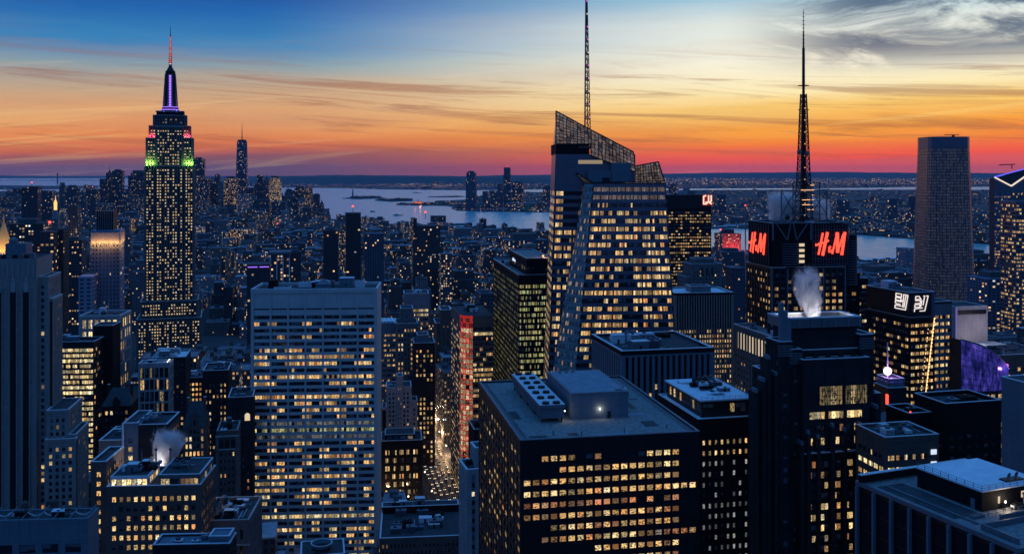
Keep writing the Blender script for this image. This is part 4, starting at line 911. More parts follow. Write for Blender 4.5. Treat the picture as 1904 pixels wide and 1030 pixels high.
# the flanks of the shaft step back from the central bays
et(41, 309, 257, 42); et(24, 309, 236, 44.5)
et(36, 257, 234, 36, top=4); et(29, 234, 214, 30, win='w_sparse'); et(24, 214, 206, 25, win='w_half'); 
mb = MB(); c = (ctr, Lb/2); P2 = lambda r, y0, y1, mat, r2=None, n=8: mb.frustum(c, r*k_, (r2 if r2 is not None else r)*k_, ez(y0), ez(y1), mat, n=n, ph=math.pi/8)
P2(18, 206, 203, 'dark_stone'); P2(17.2, 203, 201.6, 'violet_glow'); P2(16, 201.6, 198, 'dark_stone'); P2(15.4, 198, 196.8, 'violet_glow')
P2(11.5, 196.8, 133, 'dark_stone', 8.6); P2(9.6, 133, 129, 'dark_stone'); P2(8.2, 129, 119, 'black_metal', 2.6)
for q in range(4):
    a = q*math.pi/2 + math.pi/2*0
    for s_ in (-1, 1):
        ang = -math.pi/2 + a; ax, ay = math.cos(ang), math.sin(ang); tx, ty = -ay, ax
        p0 = (c[0]+ax*12.5*k_+tx*s_*3.6*k_, c[1]+ay*12.5*k_+ty*s_*3.6*k_, ez(197)); p1 = (c[0]+ax*9*k_+tx*s_*3*k_, c[1]+ay*9*k_+ty*s_*3*k_, ez(134)); mb.beam(p0, p1, .9, 'grey_metal', .6)
ms = b.part('mooring_mast', mb, 'blue lit mast below the antenna')
for q in range(4):
    ang = -math.pi/2 + q*math.pi/2; ax, ay = math.cos(ang), math.sin(ang); tx, ty = -ay, ax; mb = MB()
    for j in range(12):
        y0, y1 = 196 - j*5.0, 196 - j*5.0 - 4.0; r0 = 12.3 - j*.25
        p = [(c[0]+ax*r0*k_+tx*s_*1.9*k_, c[1]+ay*r0*k_+ty*s_*1.9*k_) for s_ in (-1, 1)]
        mb.poly([(*p[0], ez(y0)), (*p[1], ez(y0)), (*p[1], ez(y1)), (*p[0], ez(y1))], 'violet_glow')
    mb.build('mast_window', ms)
mb = MB()
for (r0, r1, y0, y1) in ((3.0, 2.6, 119, 104), (3.4, 3.4, 104, 102), (2.2, 1.9, 102, 78), (1.5, 1.2, 78, 60), (.7, .25, 60, 42)): mb.frustum(c, r0*k_, r1*k_, ez(y0), ez(y1), 'black_metal', n=8)
for j in range(16): y0 = 118-j*3.6; r0 = 3.9-j*.12; mb.frustum(c, r0*k_*.8, r0*k_*.8, ez(y0), ez(y0)+.7, 'grey_metal', n=8)
an = b.part('antenna', mb, 'thin antenna with small red and white lights')
for j in range(14):
    m2 = MB(); y0 = 116-j*3.9; r0 = (3.2-j*.12)*k_; m2.box(c[0]-r0*.5, c[0]+r0*.5, c[1]-r0-.25, c[1]-r0, ez(y0), ez(y0)+1.1, 'white_sign' if j % 3 == 0 else 'red_sign'); m2.build('antenna_light', an)
for sx in (-1, 1):
    for j in range(3):
        lamp('floodlight', b.root, (ctr+sx*(30+j*4.5)*k_, Lb/2-24, ez(304)), 5200, (.35, 1, .10), .6)
    for j in range(2):
        lamp('floodlight', b.root, (ctr+sx*(28+j*6)*k_, Lb/2-19.6, ez(253)), 5000, (1, .03, .08), .6)
    lamp('floodlight', b.root, (ctr+sx*11*k_, Lb/2-13.5, ez(203)), 2500, (.15, .2, 1), .6)
b.finish()

# --- crystalline tower with slanted glass screens and lattice spire
def facet(b, st, BL, BR, TR, TL): b.face(BL, BR, TR, TL, dict(st, noc=True, core=True))
b = Bld('office_tower', 'faceted crystal tower with slanted glass crown and tall lattice spire', 1070, 600, 1262, short='the crystal tower', rot=math.radians(3))
def lo(px, y, ly):
    """local (x, z) of the point seen at photo pixel (px, y) on local depth ly"""
    x = b.xpx(px, ly); return x, Zat(y, b.w(x, ly)[1])
zb, zt = 0.0, b.z(341)
gs = S(fh=4.9, bw=6.7, wf=.88, hf=.54, nx=4, m=.5, top=1.2, rows={0: 'w_crown', 1: 'w_crown', 2: 'w_sparse'}, pp=.12, sp=.32, wall='black_metal', span='glass_spandrel', win='w_crystal', par=0)
tg = dict(gs, bw=3.2, wf=.9, rows={}, win='w_tealdark', span='teal_glass', topmat='teal_glass', pp=.1, sp=.15, nx=2)
y121 = 725.0
# corners at the height where the photo loses them and at the parapet, carried down to the ground along the same edges
def edge(pT, pB, yT, yB, lyT, lyB):
    xT, zT = lo(pT, yT, lyT); xB, zB = lo(pB, yB, lyB); f = (0 - zT)/(zB - zT)
    return (xT, lyT, zT), (xT+(xB-xT)*f, lyT+(lyB-lyT)*f, 0.0)
Ct, Cb = edge(1103, 1068, 341, 725, 6, 0); Dt, Db = edge(1237, 1262, 341, 725, 5, 0); Bt, Bb = edge(1087, 1020, 341, 725, 12, 16)
zt = Ct[2]; Dt = (Dt[0], Dt[1], zt); Bt = (Bt[0], Bt[1], zt)
Et, Eb = (Dt[0]-1, 46, zt), (Db[0]+2, 50, 0.0); At, Ab = (Bt[0]-.5, 44, zt), (Bb[0]-.5, 50, 0.0)
facet(b, gs, Cb, Db, Dt, Ct); facet(b, tg, Bb, Cb, Ct, Bt); facet(b, dict(gs, win='w_half'), Ab, Bb, Bt, At); facet(b, dict(gs, win='w_half'), Db, Eb, Et, Dt)
b.wall.poly([Eb, Ab, At, Et], 'black_wall')
b.wall.poly([Ct, Dt, Et, At, Bt], 'roof_dark'); b.foot.append((Bb[0], Db[0], 0, 50))
# taller mass behind
T0 = 15.0
TLt, TLb = edge(1034, 1019, 300, 725, T0, T0); TRt, TRb = edge(1181, 1186, 300, 725, T0, T0); zs = lo(1034, 287, T0)[1]; z68 = lo(1034, 268, T0)[1]
TLt = (TLt[0], T0, zs); TRt = (TRt[0], T0, zs); TBl, TBr = (TLt[0]+1, 52, zs), (TRt[0]-1, 52, zs); TBlb, TBrb = (TLb[0], 52, 0), (TRb[0], 52, 0)
gs2 = dict(gs, rows={}, top=22, bw=6.4, skip=lambda i, j, nb, nf: j < 5 and 0 < i, wf=.8)
facet(b, gs2, TLb, TRb, TRt, TLt); facet(b, dict(gs, rows={}, top=22, bw=5), TBlb, TLb, TLt, TBl)
for q in ((TRb, TBrb, TBr, TRt), (TBrb, TBlb, TBl, TBr)): b.wall.poly(list(q), 'black_wall')
b.wall.poly([TLt, TRt, TBr, TBl], 'roof_dark')
def screen(name, pts, n, nu, nv, mat='w_crown', th=.25, label=None, bars='black_metal'):
    """a glass screen, four corners BL BR TR TL, with thickness and a lattice of bars"""
    mb = MB(); n = Vector(n).normalized()*th; U = random.randint(20, 60)*100
    P = lambda a, c_: lerp3(lerp3(pts[0], pts[1], a), lerp3(pts[3], pts[2], a), c_)
    mb.poly(pts, mat, [(U+.01, .01), (U+nu-.01, .01), (U+nu-.01, nv-.01), (U+.01, nv-.01)]); bk = [tuple(Vector(p)-n) for p in pts]; mb.poly(bk[::-1], mat, [(U+.01, .01), (U+nu, .01), (U+nu, nv), (U+.01, nv)])
    for i in range(4): mb.poly([pts[i], bk[i], bk[(i+1) % 4], pts[(i+1) % 4]], bars)
    for i in range(nu+1): p, q = P(i/nu, 0), P(i/nu, 1); mb.beam(tuple(Vector(p)+n*.3), tuple(Vector(q)+n*.3), .16 if i % 3 else .26, bars)
    for j in range(nv+1): p, q = P(0, j/nv), P(1, j/nv); mb.beam(tuple(Vector(p)+n*.3), tuple(Vector(q)+n*.3), .16 if 0 < j < nv else .35, bars)
    return b.part(name, mb, label)
def pt(px, y, ly): x, z = lo(px, y, ly); return (x, ly, z)
sm = (TLt[0]*.45+TRt[0]*.55)
b.wall.box(TLt[0], TLt[0]+.42*(TRt[0]-TLt[0]), T0, 50, zs, z68, 'black_wall')
screen('glass_screen', [(TLt[0], T0, z68), (TLt[0]+.45*(TRt[0]-TLt[0]), T0, z68), pt(1099, 242, T0), pt(1034, 207, T0)], (0, -1, 0), 10, 9, label='tall slanted glass screen')
p1, p2 = (TLt[0]+.45*(TRt[0]-TLt[0])+.05, T0, zs), pt(1181, 300, T0)
T1 = T0-1.4; a1 = pt(1099.3, 242, T1); a2 = pt(1178, 283, T1)
screen('glass_screen', [(b.xpx(1099.3, T1), T1, Zat(290, 615)), (b.xpx(1181, T1), T1, Zat(320, 615)), a2, a1], (0, -1, 0), 12, 6)
tb_ = MB(); tb_.poly([(p1[0], T0+.4, zs-.1), (TRt[0], T0+.4, Zat(300, 615)), (TRt[0], T0+.4, zs-.2), (p1[0], T0+.4, zs-.2)], 'black_metal')
screen('glass_screen', [TBl, TLt, pt(1034, 207, T0), (TLt[0]+3, 52, zs+4)], (-1, 0, 0), 8, 6)
# low crown of the front mass
cz = pt(1072, 322, 8)
screen('glass_screen', [Ct, Dt, (Dt[0]-.3, Dt[1]+.5, zt+1.4), (Ct[0], Ct[1]+.5, zt+.3)], (0, -1, 0), 16, 1)
screen('glass_screen', [Bt, Ct, (Ct[0], Ct[1]+.4, zt+.4), (b.xpx(1071, 14), 14, Zat(322, 612))], (-.5, -1, 0), 5, 3)
cr0 = (b.xpx(1181, 24), 24, zt+.2)
screen('glass_screen', [cr0, (Dt[0], 16, zt+.2), (b.xpx(1224, 16), 16, Zat(301, 614)), (b.xpx(1181, 24), 24, Zat(309, 622))], (0, -1, 0), 9, 6)
screen('glass_screen', [(Dt[0], 16.3, zt+.2), (Dt[0]+.2, Dt[1]+.6, zt+.2), (Dt[0]-.2, Dt[1]+.7, zt+.6), (b.xpx(1224, 16), 16.3, Zat(301, 614))], (1, -1, 0), 4, 5)
mb = MB()
for (a_, c_, y0, ly0, ly1) in ((1094, 1136, 318, 9, 24), (1137, 1173, 303, 10, 26)): mb.box(b.xpx(a_, ly0), b.xpx(c_, ly0), ly0, ly1, zt+.05, Zat(y0, 600+ly0), 'blue_panel')
mb.box(b.xpx(1120, 8.5), b.xpx(1134, 8.5), 8.7, 8.95, zt+.6, zt+3.5, 'black_metal'); b.part('plant_room', mb)
b.machines(b.xpx(1085, 12), b.xpx(1100, 12), 14, 22, zt, n=3, seed=33, big=.6); b.machines(b.xpx(1176, 12), b.xpx(1225, 12), 9, 15, zt, n=5, seed=34, big=.5)
mb = MB()
for q in range(8):
    x0_ = b.xpx(1073+q*4, T0)
mb.box(b.xpx(1075, T0), b.xpx(1120, T0), T0-.5, T0-.34, Zat(305, 615), Zat(298, 615), 'dim_curtain'); mb.box(b.xpx(1076, T0), b.xpx(1107, T0), T0-.5, T0-.34, Zat(276, 615), Zat(272, 615), 'w_bronze'); b.part('lit_plant_floor', mb)
# lattice spire
mb = MB(); sx, sy = b.xpx(1093, 40), 40.0; zbot, ztop = Zat(285, 640), Zat(-26, 640)
def leg(k, z): f = (z-zbot)/(ztop-zbot); r = 2.35*(1-f)+.35*f; a = math.radians(200+120*k); return (sx+r*math.cos(a)-.9*f, sy+r*math.sin(a), z)
N_ = 26
for k in range(3):
    for j in range(N_): z0_, z1_ = zbot+(ztop-zbot)*j/N_, zbot+(ztop-zbot)*(j+1)/N_; mb.beam(leg(k, z0_), leg(k, z1_), .42 if k == 0 else .26, 'grey_metal' if k == 0 else 'black_metal')
for j in range(N_):
    z0_, z1_ = zbot+(ztop-zbot)*j/N_, zbot+(ztop-zbot)*(j+1)/N_
    for k in range(3): mb.beam(leg(k, z0_), leg((k+1) % 3, z1_ if j % 2 else z0_), .13, 'black_metal'); mb.beam(leg(k, z1_), leg((k+1) % 3, z0_), .13, 'black_metal')
sp_ = b.part('lattice_spire', mb, 'three-legged lattice spire with violet and yellow lights')
for j in range(13):
    m2 = MB(); zz = zbot+(ztop-zbot)*(j*2+1.5)/N_; p = leg(1, zz); m2.box(p[0]-.6, p[0]+.0, p[1]-.7, p[1]-.3, zz, zz+.9, 'magenta_light' if j % 3 != 1 else 'pale_line'); m2.build('spire_light', sp_)
b.see(TLt[0], T0, Zat(207, 615)); b.L = 52
b.finish()

# --- green lit glass tower with set back top
b = Bld('office_tower', 'dark glass tower with greenish lit floors and small glowing word sign', 965, 690, 1022, short='the green-lit tower', rot=math.radians(9))
z = b.z(513); L = b.ypx(918); st = S(fh=4.05, bw=3.0, wf=.92, hf=.58, nx=2, m=.3, top=5, pp=.2, sp=.3, wall='black_metal', span='black_wall', win='w_green', par=.7, roof='roof_gravel', sill=.08)
b.tier(0, b.W, 0, L, 0, z, dict(F=dict(st, bw=b.W/5, nx=4), L=dict(st, win='w_green2', bw=3), R=st))
x0 = b.xpx(980, 1); zt2 = Zat(482, 692); st2 = dict(st, win='w_dark', top=4, fh=5, par=.5, cor='white_metal')
b.tier(x0, b.W+2, .9, L*.62, z, zt2, st2)
mb = MB(); fc = bpy.data.curves.new('word_sign', 'FONT'); fc.body = 'salesforce'; fc.size = 3.6; fc.extrude = .15; fc.materials.append(MATS['blue_white_sign'])
o0 = bpy.data.objects.new('word_tmp', fc); sc.collection.objects.link(o0); bpy.context.view_layer.update(); me_ = bpy.data.meshes.new_from_object(o0.evaluated_get(bpy.context.evaluated_depsgraph_get())); bpy.data.objects.remove(o0); o = bpy.data.objects.new('word_sign', me_); sc.collection.objects.link(o); o.parent = b.root; o.location = (x0-.45, L*.50, (z+zt2)/2 - .6); o.rotation_euler = (math.radians(90), 0, math.radians(-90)); o['label'] = 'small bluish white lit word sign'
mb = MB(); mb.sphere((b.W-3, 9, zt2+1.4), .8, 'amber_line', n=8); b.part('roof_light', mb); lamp('roof_lamp_light', b.root, (b.W-2, 8, zt2+3), 2500, (1, .4, .2), .5)
b.machines(2, x0-2, 3, L*.8, z, n=5, seed=40, big=1.2); b.finish()

# --- building with the red lit rounded corner
b = Bld('office_tower', 'office tower with red glowing rounded glass corner over the avenue', 858, 760, 917, short='the red-cornered tower', rot=math.radians(11))
z = b.z(588); L = max(30, min(60, b.ypx(839)))
rc = 9.0; pts = [(rc - rc*math.cos(math.pi/2*q/5)*1.0, rc - rc*math.sin(math.pi/2*q/5)) for q in range(6)]           # quarter circle from left wall to front
st = S(fh=4.0, bw=4.2, wf=.95, hf=.58, nx=3, m=.2, top=8, pp=.15, sp=.35, wall='grey_metal', span='brown_spandrel', win='w_half', par=0, noc=True)
b.wall.prism(pts + [(b.W, 0), (b.W, L), (0, L)], 0, z, 'black_wall', top='roof_dark')
red = dict(st, win='w_red', rows={0: 'w_redtop', 1: 'w_redtop'}, top=1.0, span='red_band', sp=.12, wall='black_metal', hf=.80, bw=3, nx=1, sill=.0)
for q in range(5): b.face((*pts[q], 0), (*pts[q+1], 0), (*pts[q+1], z), (*pts[q], z), dict(red, m=.05))
b.face((rc, 0, 0), (b.W, 0, 0), (b.W, 0, z), (rc, 0, z), dict(st, rows={0: 'w_dark', 1: 'w_yellow', 2: 'w_sparse', 8: 'w_office', 9: 'w_office', 10: 'w_office', 12: 'w_ridge', 13: 'w_office', 15: 'w_office'}))
b.face((0, L, 0), (0, rc, 0), (0, rc, z), (0, L, z), dict(st, win='w_half', bw=5)); b.face((b.W, 0, 0), (b.W, L, 0), (b.W, L, z), (b.W, 0, z), st)
b.wall.box(-.4, b.W+.4, L, L+.4, 0, z+1, 'dark_stone'); b.foot.append((0, b.W, 0, L)); b.L = L
for x in (0, b.W): b.see(x, 0, z); b.see(x, L, z)
b.machines(6, b.W-6, 9, L-6, z, n=8, seed=48, big=1.2); b.finish()
b = Bld('office_building', 'glass podium with glowing ceilings on the avenue under the red-cornered tower', 858, 782, 884, short='the glowing podium', rot=math.radians(11))
z = b.z(806); L = max(28, min(50, b.ypx(826))); st = S(fh=4.2, bw=4, wf=.93, hf=.7, nx=3, m=.3, top=1.2, pp=.2, sp=.25, wall='grey_metal', win='w_ridge', par=.8, roof='roof_gravel')
b.tier(0, b.W, 0, L, 0, z, st); b.machines(2, b.W-3, 3, L-5, z, n=4, seed=49); 
mb = MB(); mb.box(-1.2, -.5, 1, 3.2, 3.5, 6.5, 'lamp_white'); b.part('screen', mb); b.finish()
b = Bld('office_building', 'narrow grey block squeezed between the podium and the slender white tower', 882, 700, 905, short='the squeezed grey block', rot=math.radians(11))
b.tier(0, b.W, 0, 26, 0, b.z(800), S(fh=4, bw=3, wf=.5, hf=.5, top=3, wall='dark_stone', win='w_sparse', par=.8)); b.machines(1, 6, 2, 12, b.z(800), n=3, seed=2); b.finish()

# --- tall brown shaft
b = Bld('office_tower', 'tall windowless brown shaft with stepped top on the avenue', 820, 968, 838, short='the brown shaft', rot=math.radians(8))
st = S(fh=4, bw=3.4, wf=.16, hf=.3, m=1, top=5, pp=.8, sp=.15, wall='brown_brick', win='w_sparse', par=.8)
b.tier(0, b.W, 0, 28, 0, b.z(578), st); b.tier(-5.0, -.5, 1.0, 30, 0, b.z(602), st); b.finish()
# --- avenue side blocks
b = simple('library_building', 'dark stone block with big glowing square windows facing the park lamps', 709, 784, 822, 748, 26, S(fh=6.1, bw=5.1, wf=.62, hf=.60, nx=3, m=2.0, top=5, base=3, pp=.5, sp=.35, wall='black_wall', win='w_small', par=1, rows={1: 'w_half', 6: 'w_yellow'}), short='the glowing square-windowed block', rot=math.radians(7))
b.tier(3, b.W*.82, 4, 22, b.H, b.H+4.2, S(fh=3.6, bw=5.6, wf=.8, hf=.7, m=.5, top=.4, pp=.2, wall='black_wall', win='w_blueglass', par=.3)); b.finish()
b = simple('apartment_tower', 'pale stepped white building with thin central turret beside the slab', 719, 764, 722, 800, 22, S(fh=3.6, bw=3.0, wf=.5, hf=.5, m=1, top=2.5, pp=.4, sp=.3, wall='pale_stone', win='w_sparse', par=.9), short='the white stepped building', rot=math.radians(7))
b.tier(b.W*.42, b.W*.66, -1.2, 10, 0, b.H+9, S(fh=4, bw=2.2, wf=.3, hf=.4, m=.6, top=3, pp=.3, wall='pale_stone', win='w_dark', par=1.2)); b.tier(-3.5, -.6, 1, 18, 0, b.H-17, S(wall='pale_stone', win='w_sparse')); b.tier(b.W+.6, b.W+5, 1, 18, 0, b.H-12, S(wall='pale_stone', win='w_sparse'))
mb = MB(); mb.frustum((b.W*.5, 1), .35, .3, b.H-28, b.H+8, 'white_metal', n=8); b.part('drain_pipe', mb); b.machines(1, b.W*.35, 4, 16, b.H, n=3, seed=73, big=.6); b.finish()
b = simple('apartment_tower', 'plain dark block full of small square lit windows beside the brown shaft', 770, 808, 640, 840, 26, S(fh=4.1, bw=3.0, wf=.52, hf=.56, m=1, top=4, pp=.35, sp=.25, wall='dark_stone', win='w_small', par=1, skip=lambda i, j, nb, nf: 6 < j < 10), short='the small-windowed block', rot=math.radians(8))
b.tier(3, b.W*.7, 5, 20, b.H, b.H+6, S(blank=True, wall='blue_panel', pp=.1), faces=''); b.finish()
b = simple('office_building', 'old stone tower with blank upper box, above the white stepped building', 737, 776, 604, 870, 28, S(fh=4.2, bw=2.8, wf=.5, hf=.55, m=1, top=3, pp=.4, sp=.3, wall='grey_stone', win='w_half', par=1.2), short='the boxy-topped stone tower', rot=math.radians(8))
b.tier(4, b.W-4, 4, 24, b.H, b.H+13, S(fh=5, bw=12, wf=.15, hf=.3, top=3, pp=.3, wall='grey_stone', win='w_dark', par=.8)); b.finish()
b = simple('office_building', 'pale blue-topped glass block with two bright upper floors', 752, 797, 548, 1010, 30, S(fh=4.6, bw=4, wf=.94, hf=.55, nx=3, m=.4, top=14, pp=.2, sp=.4, wall='blue_panel', span='blue_panel', win='w_sparse', par=1, rows={0: 'w_ridge', 1: 'w_ridge', 3: 'w_half', 5: 'w_half'}), short='the blue-topped glass block', rot=math.radians(8)); b.machines(2, b.W-6, 3, 24, b.H, n=4, seed=80, big=1.2, mats=('white_metal', 'blue_panel')); b.finish()
b = simple('office_building', 'low block with rounded pale roof vaults next to the slab', 701, 737, 602, 900, 30, S(fh=4.6, bw=4, wf=.8, hf=.4, nx=3, m=.4, top=8, pp=.2, sp=.4, wall='blue_panel', win='w_half', par=.4, roof='roof_pale'), short='the vaulted low block', rot=math.radians(8))
for k in range(4):
    mb = MB(); x = 2+k*(b.W-4)/4
    for q in range(6): a0, a1 = math.pi*q/6, math.pi*(q+1)/6; r_ = (b.W-4)/8; mb.poly([(x+r_-r_*math.cos(a0), 2, b.H+r_*math.sin(a0)), (x+r_-r_*math.cos(a1), 2, b.H+r_*math.sin(a1)), (x+r_-r_*math.cos(a1), 26, b.H+r_*math.sin(a1)), (x+r_-r_*math.cos(a0), 26, b.H+r_*math.sin(a0))], 'roof_pale')
    b.part('roof_vault', mb)
b.finish()
b = simple('billboard_building', 'small block wrapped in a violet video wall beside the slab', 701, 719, 642, 960, 14, S(fh=30, bw=30, top=1, wf=.96, hf=.9, nx=9, m=.3, pp=.3, wall='black_metal', win='w_violet2', par=.6), short='the violet video wall', rot=math.radians(8)); b.finish()

# --- blank media tower with two red letter signs and the antenna mast
b = Bld('office_tower', 'dark media tower with red letter signs, truss crown and tall antenna mast', 1436, 600, 1606, short='the red-signed tower', rot=math.radians(9))
z = b.z(418); W = b.W; L = max(30, b.ypx(1389)); zl = Zat(500, 600)
st = S(fh=4.1, bw=4.2, wf=.62, hf=.5, nx=2, m=1, top=2, pp=.4, sp=.25, wall='black_metal', span='black_wall', win='w_sign', par=.6)
b.tier(0, W*.80, 1, L, 0, zl, st); b.tier(W*.80+.5, W, 6, L, 0, Zat(512, 606), dict(st, wall='black_wall')); b.tier(W*.80+.5, W*.985, 8, L-2, Zat(512, 606), Zat(452, 606), dict(st, win='w_sign', fh=5))
b.tier(.8, W*.78, 2, L-1, zl, z, S(blank=True, wall='black_wall', pp=.2, par=.8), faces='')
for x in (0, W*.17, W*.38, W*.56, W*.8): b.wall.box(x-.35, x+.35, .3, .6, 0, zl, 'blue_panel')
# curved louvred drum between the signs, windows beside it
mb = MB(); c0 = b.xpx(1472, 1); r_ = 7.2
mb.frustum((c0, 6.6), r_, r_, zl+.2, Zat(446, 600), 'black_wall', n=28)
for k in range(10): zz = zl+1+k*1.55; mb.frustum((c0, 6.6), r_+.3, r_+.3, zz, zz+.35, 'blue_panel', n=28)
b.part('louvred_drum', mb)
mb = MB(); c1 = b.xpx(1585, 3); mb.frustum((c1, 7), 4.6, 4.6, zl-12, Zat(440, 600), 'black_wall', n=24)
for k in range(18): zz = zl-11+k*1.6; mb.frustum((c1, 7), 4.9, 4.9, zz, zz+.35, 'blue_panel', n=24)
b.part('louvred_drum', mb)
for k in range(4):
    mb = MB(); zz = Zat(488-k*10.3, 600); x = b.xpx(1492, .2); mb.box(x-1.7, x+1.7, .9, 1.2, zz-.7, zz+1.1, 'pale_curtain'); b.part('window', mb)
# white letter logo, drawn in units of the sign's height
HM = [dict(w=.055, p=[(.14, 0), (.36, .98)]), dict(w=.085, p=[(.36, -.03), (.60, 1.0)]), dict(w=.05, p=[(0, .42), (.2, .5), (.54, .56), (.66, .64)]), dict(w=.04, p=[(0, .47), (.3, .40)]),
      dict(w=.022, p=[(.66, .30), (.74, .38), (.78, .32), (.66, .17), (.68, .09), (.76, .10), (.86, .22)]), dict(w=.022, p=[(.66, .28), (.82, .08)]),
      dict(w=.045, p=[(.86, .02), (1.10, .95)]), dict(w=.10, p=[(1.12, .98), (1.14, .10)]), dict(w=.05, p=[(1.14, .10), (1.44, .92)]), dict(w=.085, p=[(1.52, 1.0), (1.36, -.02)])]
def logo(O, ux, nrm, sx, sz, name):
    mb = MB(); q = [{'w': d['w']*sz*.75, 'p': d['p']} for d in HM]
    strokes(mb, O, ux, (0, 0, 1), nrm, q, .3, .5, 'red_sign', sx=sx, sz=sz, slant=0.0)
    return b.part(name, mb, 'glowing red brush letters')
p0, p1 = b.xpx(1517, -.6), b.xpx(1572, -.6); hz = (475-435)/F*600
mb = MB(); mb.box(b.xpx(1510, .5), b.xpx(1578, .5), .2, 1.6, zl+1.5, z, 'black_wall', bottom=True)
for k in range(14): xx = b.xpx(1511+k*5, .5); mb.box(xx-.09, xx+.09, .05, .2, zl+1.6, z, 'blue_panel')
for k in range(7): zz = zl+2+k*3.6; mb.box(b.xpx(1510, .5), b.xpx(1578, .5), .08, .19, zz, zz+.15, 'blue_panel', bottom=True)
b.part('sign_scaffold', mb)
logo((p0, -.35, Zat(474, 600)), (1, 0, 0), (0, -1, 0), (p1-p0)/1.55, hz, 'letter_sign')
ya, yb = min(L-2, b.ypx(1395, -1)), max(3, b.ypx(1426, -1)); mb = MB(); mb.box(-1.2, -.1, yb-3, ya+2, zl+1.5, z, 'black_wall', bottom=True)
for k in range(9): yy = yb-3+k*(ya-yb+5)/8; mb.box(-1.36, -1.2, yy-.09, yy+.09, zl+1.6, z, 'blue_panel')
b.part('sign_scaffold', mb)
logo((-1.7, ya, Zat(471, 612)), (0, -1, 0), (-1, 0, 0), (ya-yb)/1.55, hz*.93, 'letter_sign')
# truss crown and mast
mb = MB(); zc = z+1; zr_ = Zat(447, 600)
x0, x1 = b.xpx(1437, .4), b.xpx(1508, .4)
mb.beam((x0, .4, zc), (x1, .4, zc), .45, 'grey_metal'); mb.beam((x0, .4, zr_), (x0, .4, zc), .45, 'grey_metal'); mb.beam((x1, .4, zr_), (x1, .4, zc), .45, 'grey_metal'); xm = (x0+x1)/2
for s_ in (-1, 1): mb.beam((xm+s_*3, .4, zr_), (xm+s_*10.5, .4, zc), .3, 'grey_metal'); mb.beam((xm+s_*3, .4, zr_), (xm+s_*.8, .4, zc), .3, 'grey_metal')
mb.beam((x1+12, .4, zc), (W*.83, .4, zc), .3, 'grey_metal'); mb.beam((W*.83, .4, zr_), (W*.83, .4, zc), .4, 'grey_metal')
for k in range(6):
    for j in range(4): x = W*.80+k*1.6; mb.beam((x, 3, zl+2), (x, 3, zc-2), .12, 'black_metal'); mb.beam((W*.80, 3, zl+4+j*6), (W*.80+8, 3, zl+4+j*6), .12, 'black_metal')
b.part('roof_truss', mb)
mb = MB(); ax_, ay_ = b.xpx(1494, 20), 20.0; zm = Zat(415, 620)
dm = b.w(ax_, ay_)[1]
def zz_(y): return Zat(y, dm)
hw = lambda y: np.interp(y, [160, 210, 290, 345, 415], [1.1, 1.8, 2.6, 3.3, 4.4])
ys_ = list(range(415, 165, -10))
def cn(k, y): r = float(hw(y)); return (ax_+r*(-1, 1, 1, -1)[k], ay_+r*(-1, -1, 1, 1)[k], zz_(y))
for a, c_ in zip(ys_, ys_[1:]):
    for k in range(4):
        mb.beam(cn(k, a), cn(k, c_), .28, 'black_metal'); mb.beam(cn(k, a), cn((k+1) % 4, c_), .13, 'black_metal'); mb.beam(cn((k+1) % 4, a), cn(k, c_), .13, 'black_metal'); mb.beam(cn(k, a), cn((k+1) % 4, a), .16, 'black_metal')
mb.frustum((ax_, ay_), 1.2, .9, zz_(415), zz_(160), 'black_metal', n=8)
for (r0, r1, ya_, yb_) in ((1.0, .9, 160, 90), (.55, .45, 90, 60), (.3, .15, 60, 18)): mb.frustum((ax_, ay_), r0, r1, zz_(ya_), zz_(yb_), 'black_metal', n=8)
for y in range(205, 285, 7): mb.beam((ax_-3.0, ay_, zz_(y)), (ax_+3.0, ay_, zz_(y)), .1, 'black_metal')
for y in (160, 205): mb.frustum((ax_, ay_), 3.6, 3.6, zz_(y), zz_(y)+.3, 'black_metal', n=10)
for y in range(25, 90, 7): mb.beam((ax_-.9, ay_, zz_(y)), (ax_+.9, ay_, zz_(y)), .14, 'black_metal')
mast = b.part('antenna_mast', mb, 'tall tapering lattice antenna mast')
mb = MB(); mb.frustum((ax_, ay_), .96, .96, zz_(158), zz_(132), 'red_mast', n=8, cap=False); mb.build('red_section', mast)
for (px_, y_) in ((1486, 283), (1500, 286), (1464, 404), (1499, 344)):
    mb = MB(); mb.sphere((b.xpx(px_, 17), 17, zz_(y_)), 1.5, 'grey_metal' if y_ < 300 else 'black_metal', n=10); b.part('dish_antenna', mb)
mb = MB()
for px_ in (1453, 1479, 1508, 1537):
    x = b.xpx(px_, 12); mb.beam((x, 12, z), (x, 12, zz_(355)), .35, 'grey_metal')
for yy in (355, 398): mb.beam((b.xpx(1453, 12), 12, zz_(yy)), (b.xpx(1537, 12), 12, zz_(yy)), .3, 'grey_metal')
for a_, c_ in ((1453, 1479), (1508, 1537)): mb.beam((b.xpx(a_, 12), 12, zz_(398)), (b.xpx(c_, 12), 12, zz_(355)), .18, 'black_metal'); mb.beam((b.xpx(c_, 12), 12, zz_(398)), (b.xpx(a_, 12), 12, zz_(355)), .18, 'black_metal')
for k in range(7): yy = 340+k*11; mb.beam((ax_-9, ay_-4, zz_(yy)), (ax_+9, ay_-4, zz_(yy)), .2, 'black_metal'); 
for s_ in (-1, 1): mb.beam((ax_+s_*9, ay_-4, z), (ax_+s_*9, ay_-4, zz_(338)), .22, 'black_metal')
b.part('mast_frame', mb)
for k in range(7):
    mb = MB(); rr_ = random.Random(k); mb.box(ax_+rr_.uniform(-5, 4), ax_+rr_.uniform(4.3, 5.2), ay_-4.6, ay_-4.2, zz_(345+k*9), zz_(345+k*9)+.35, 'lamp_dim', bottom=True); b.part('mast_lamp', mb)
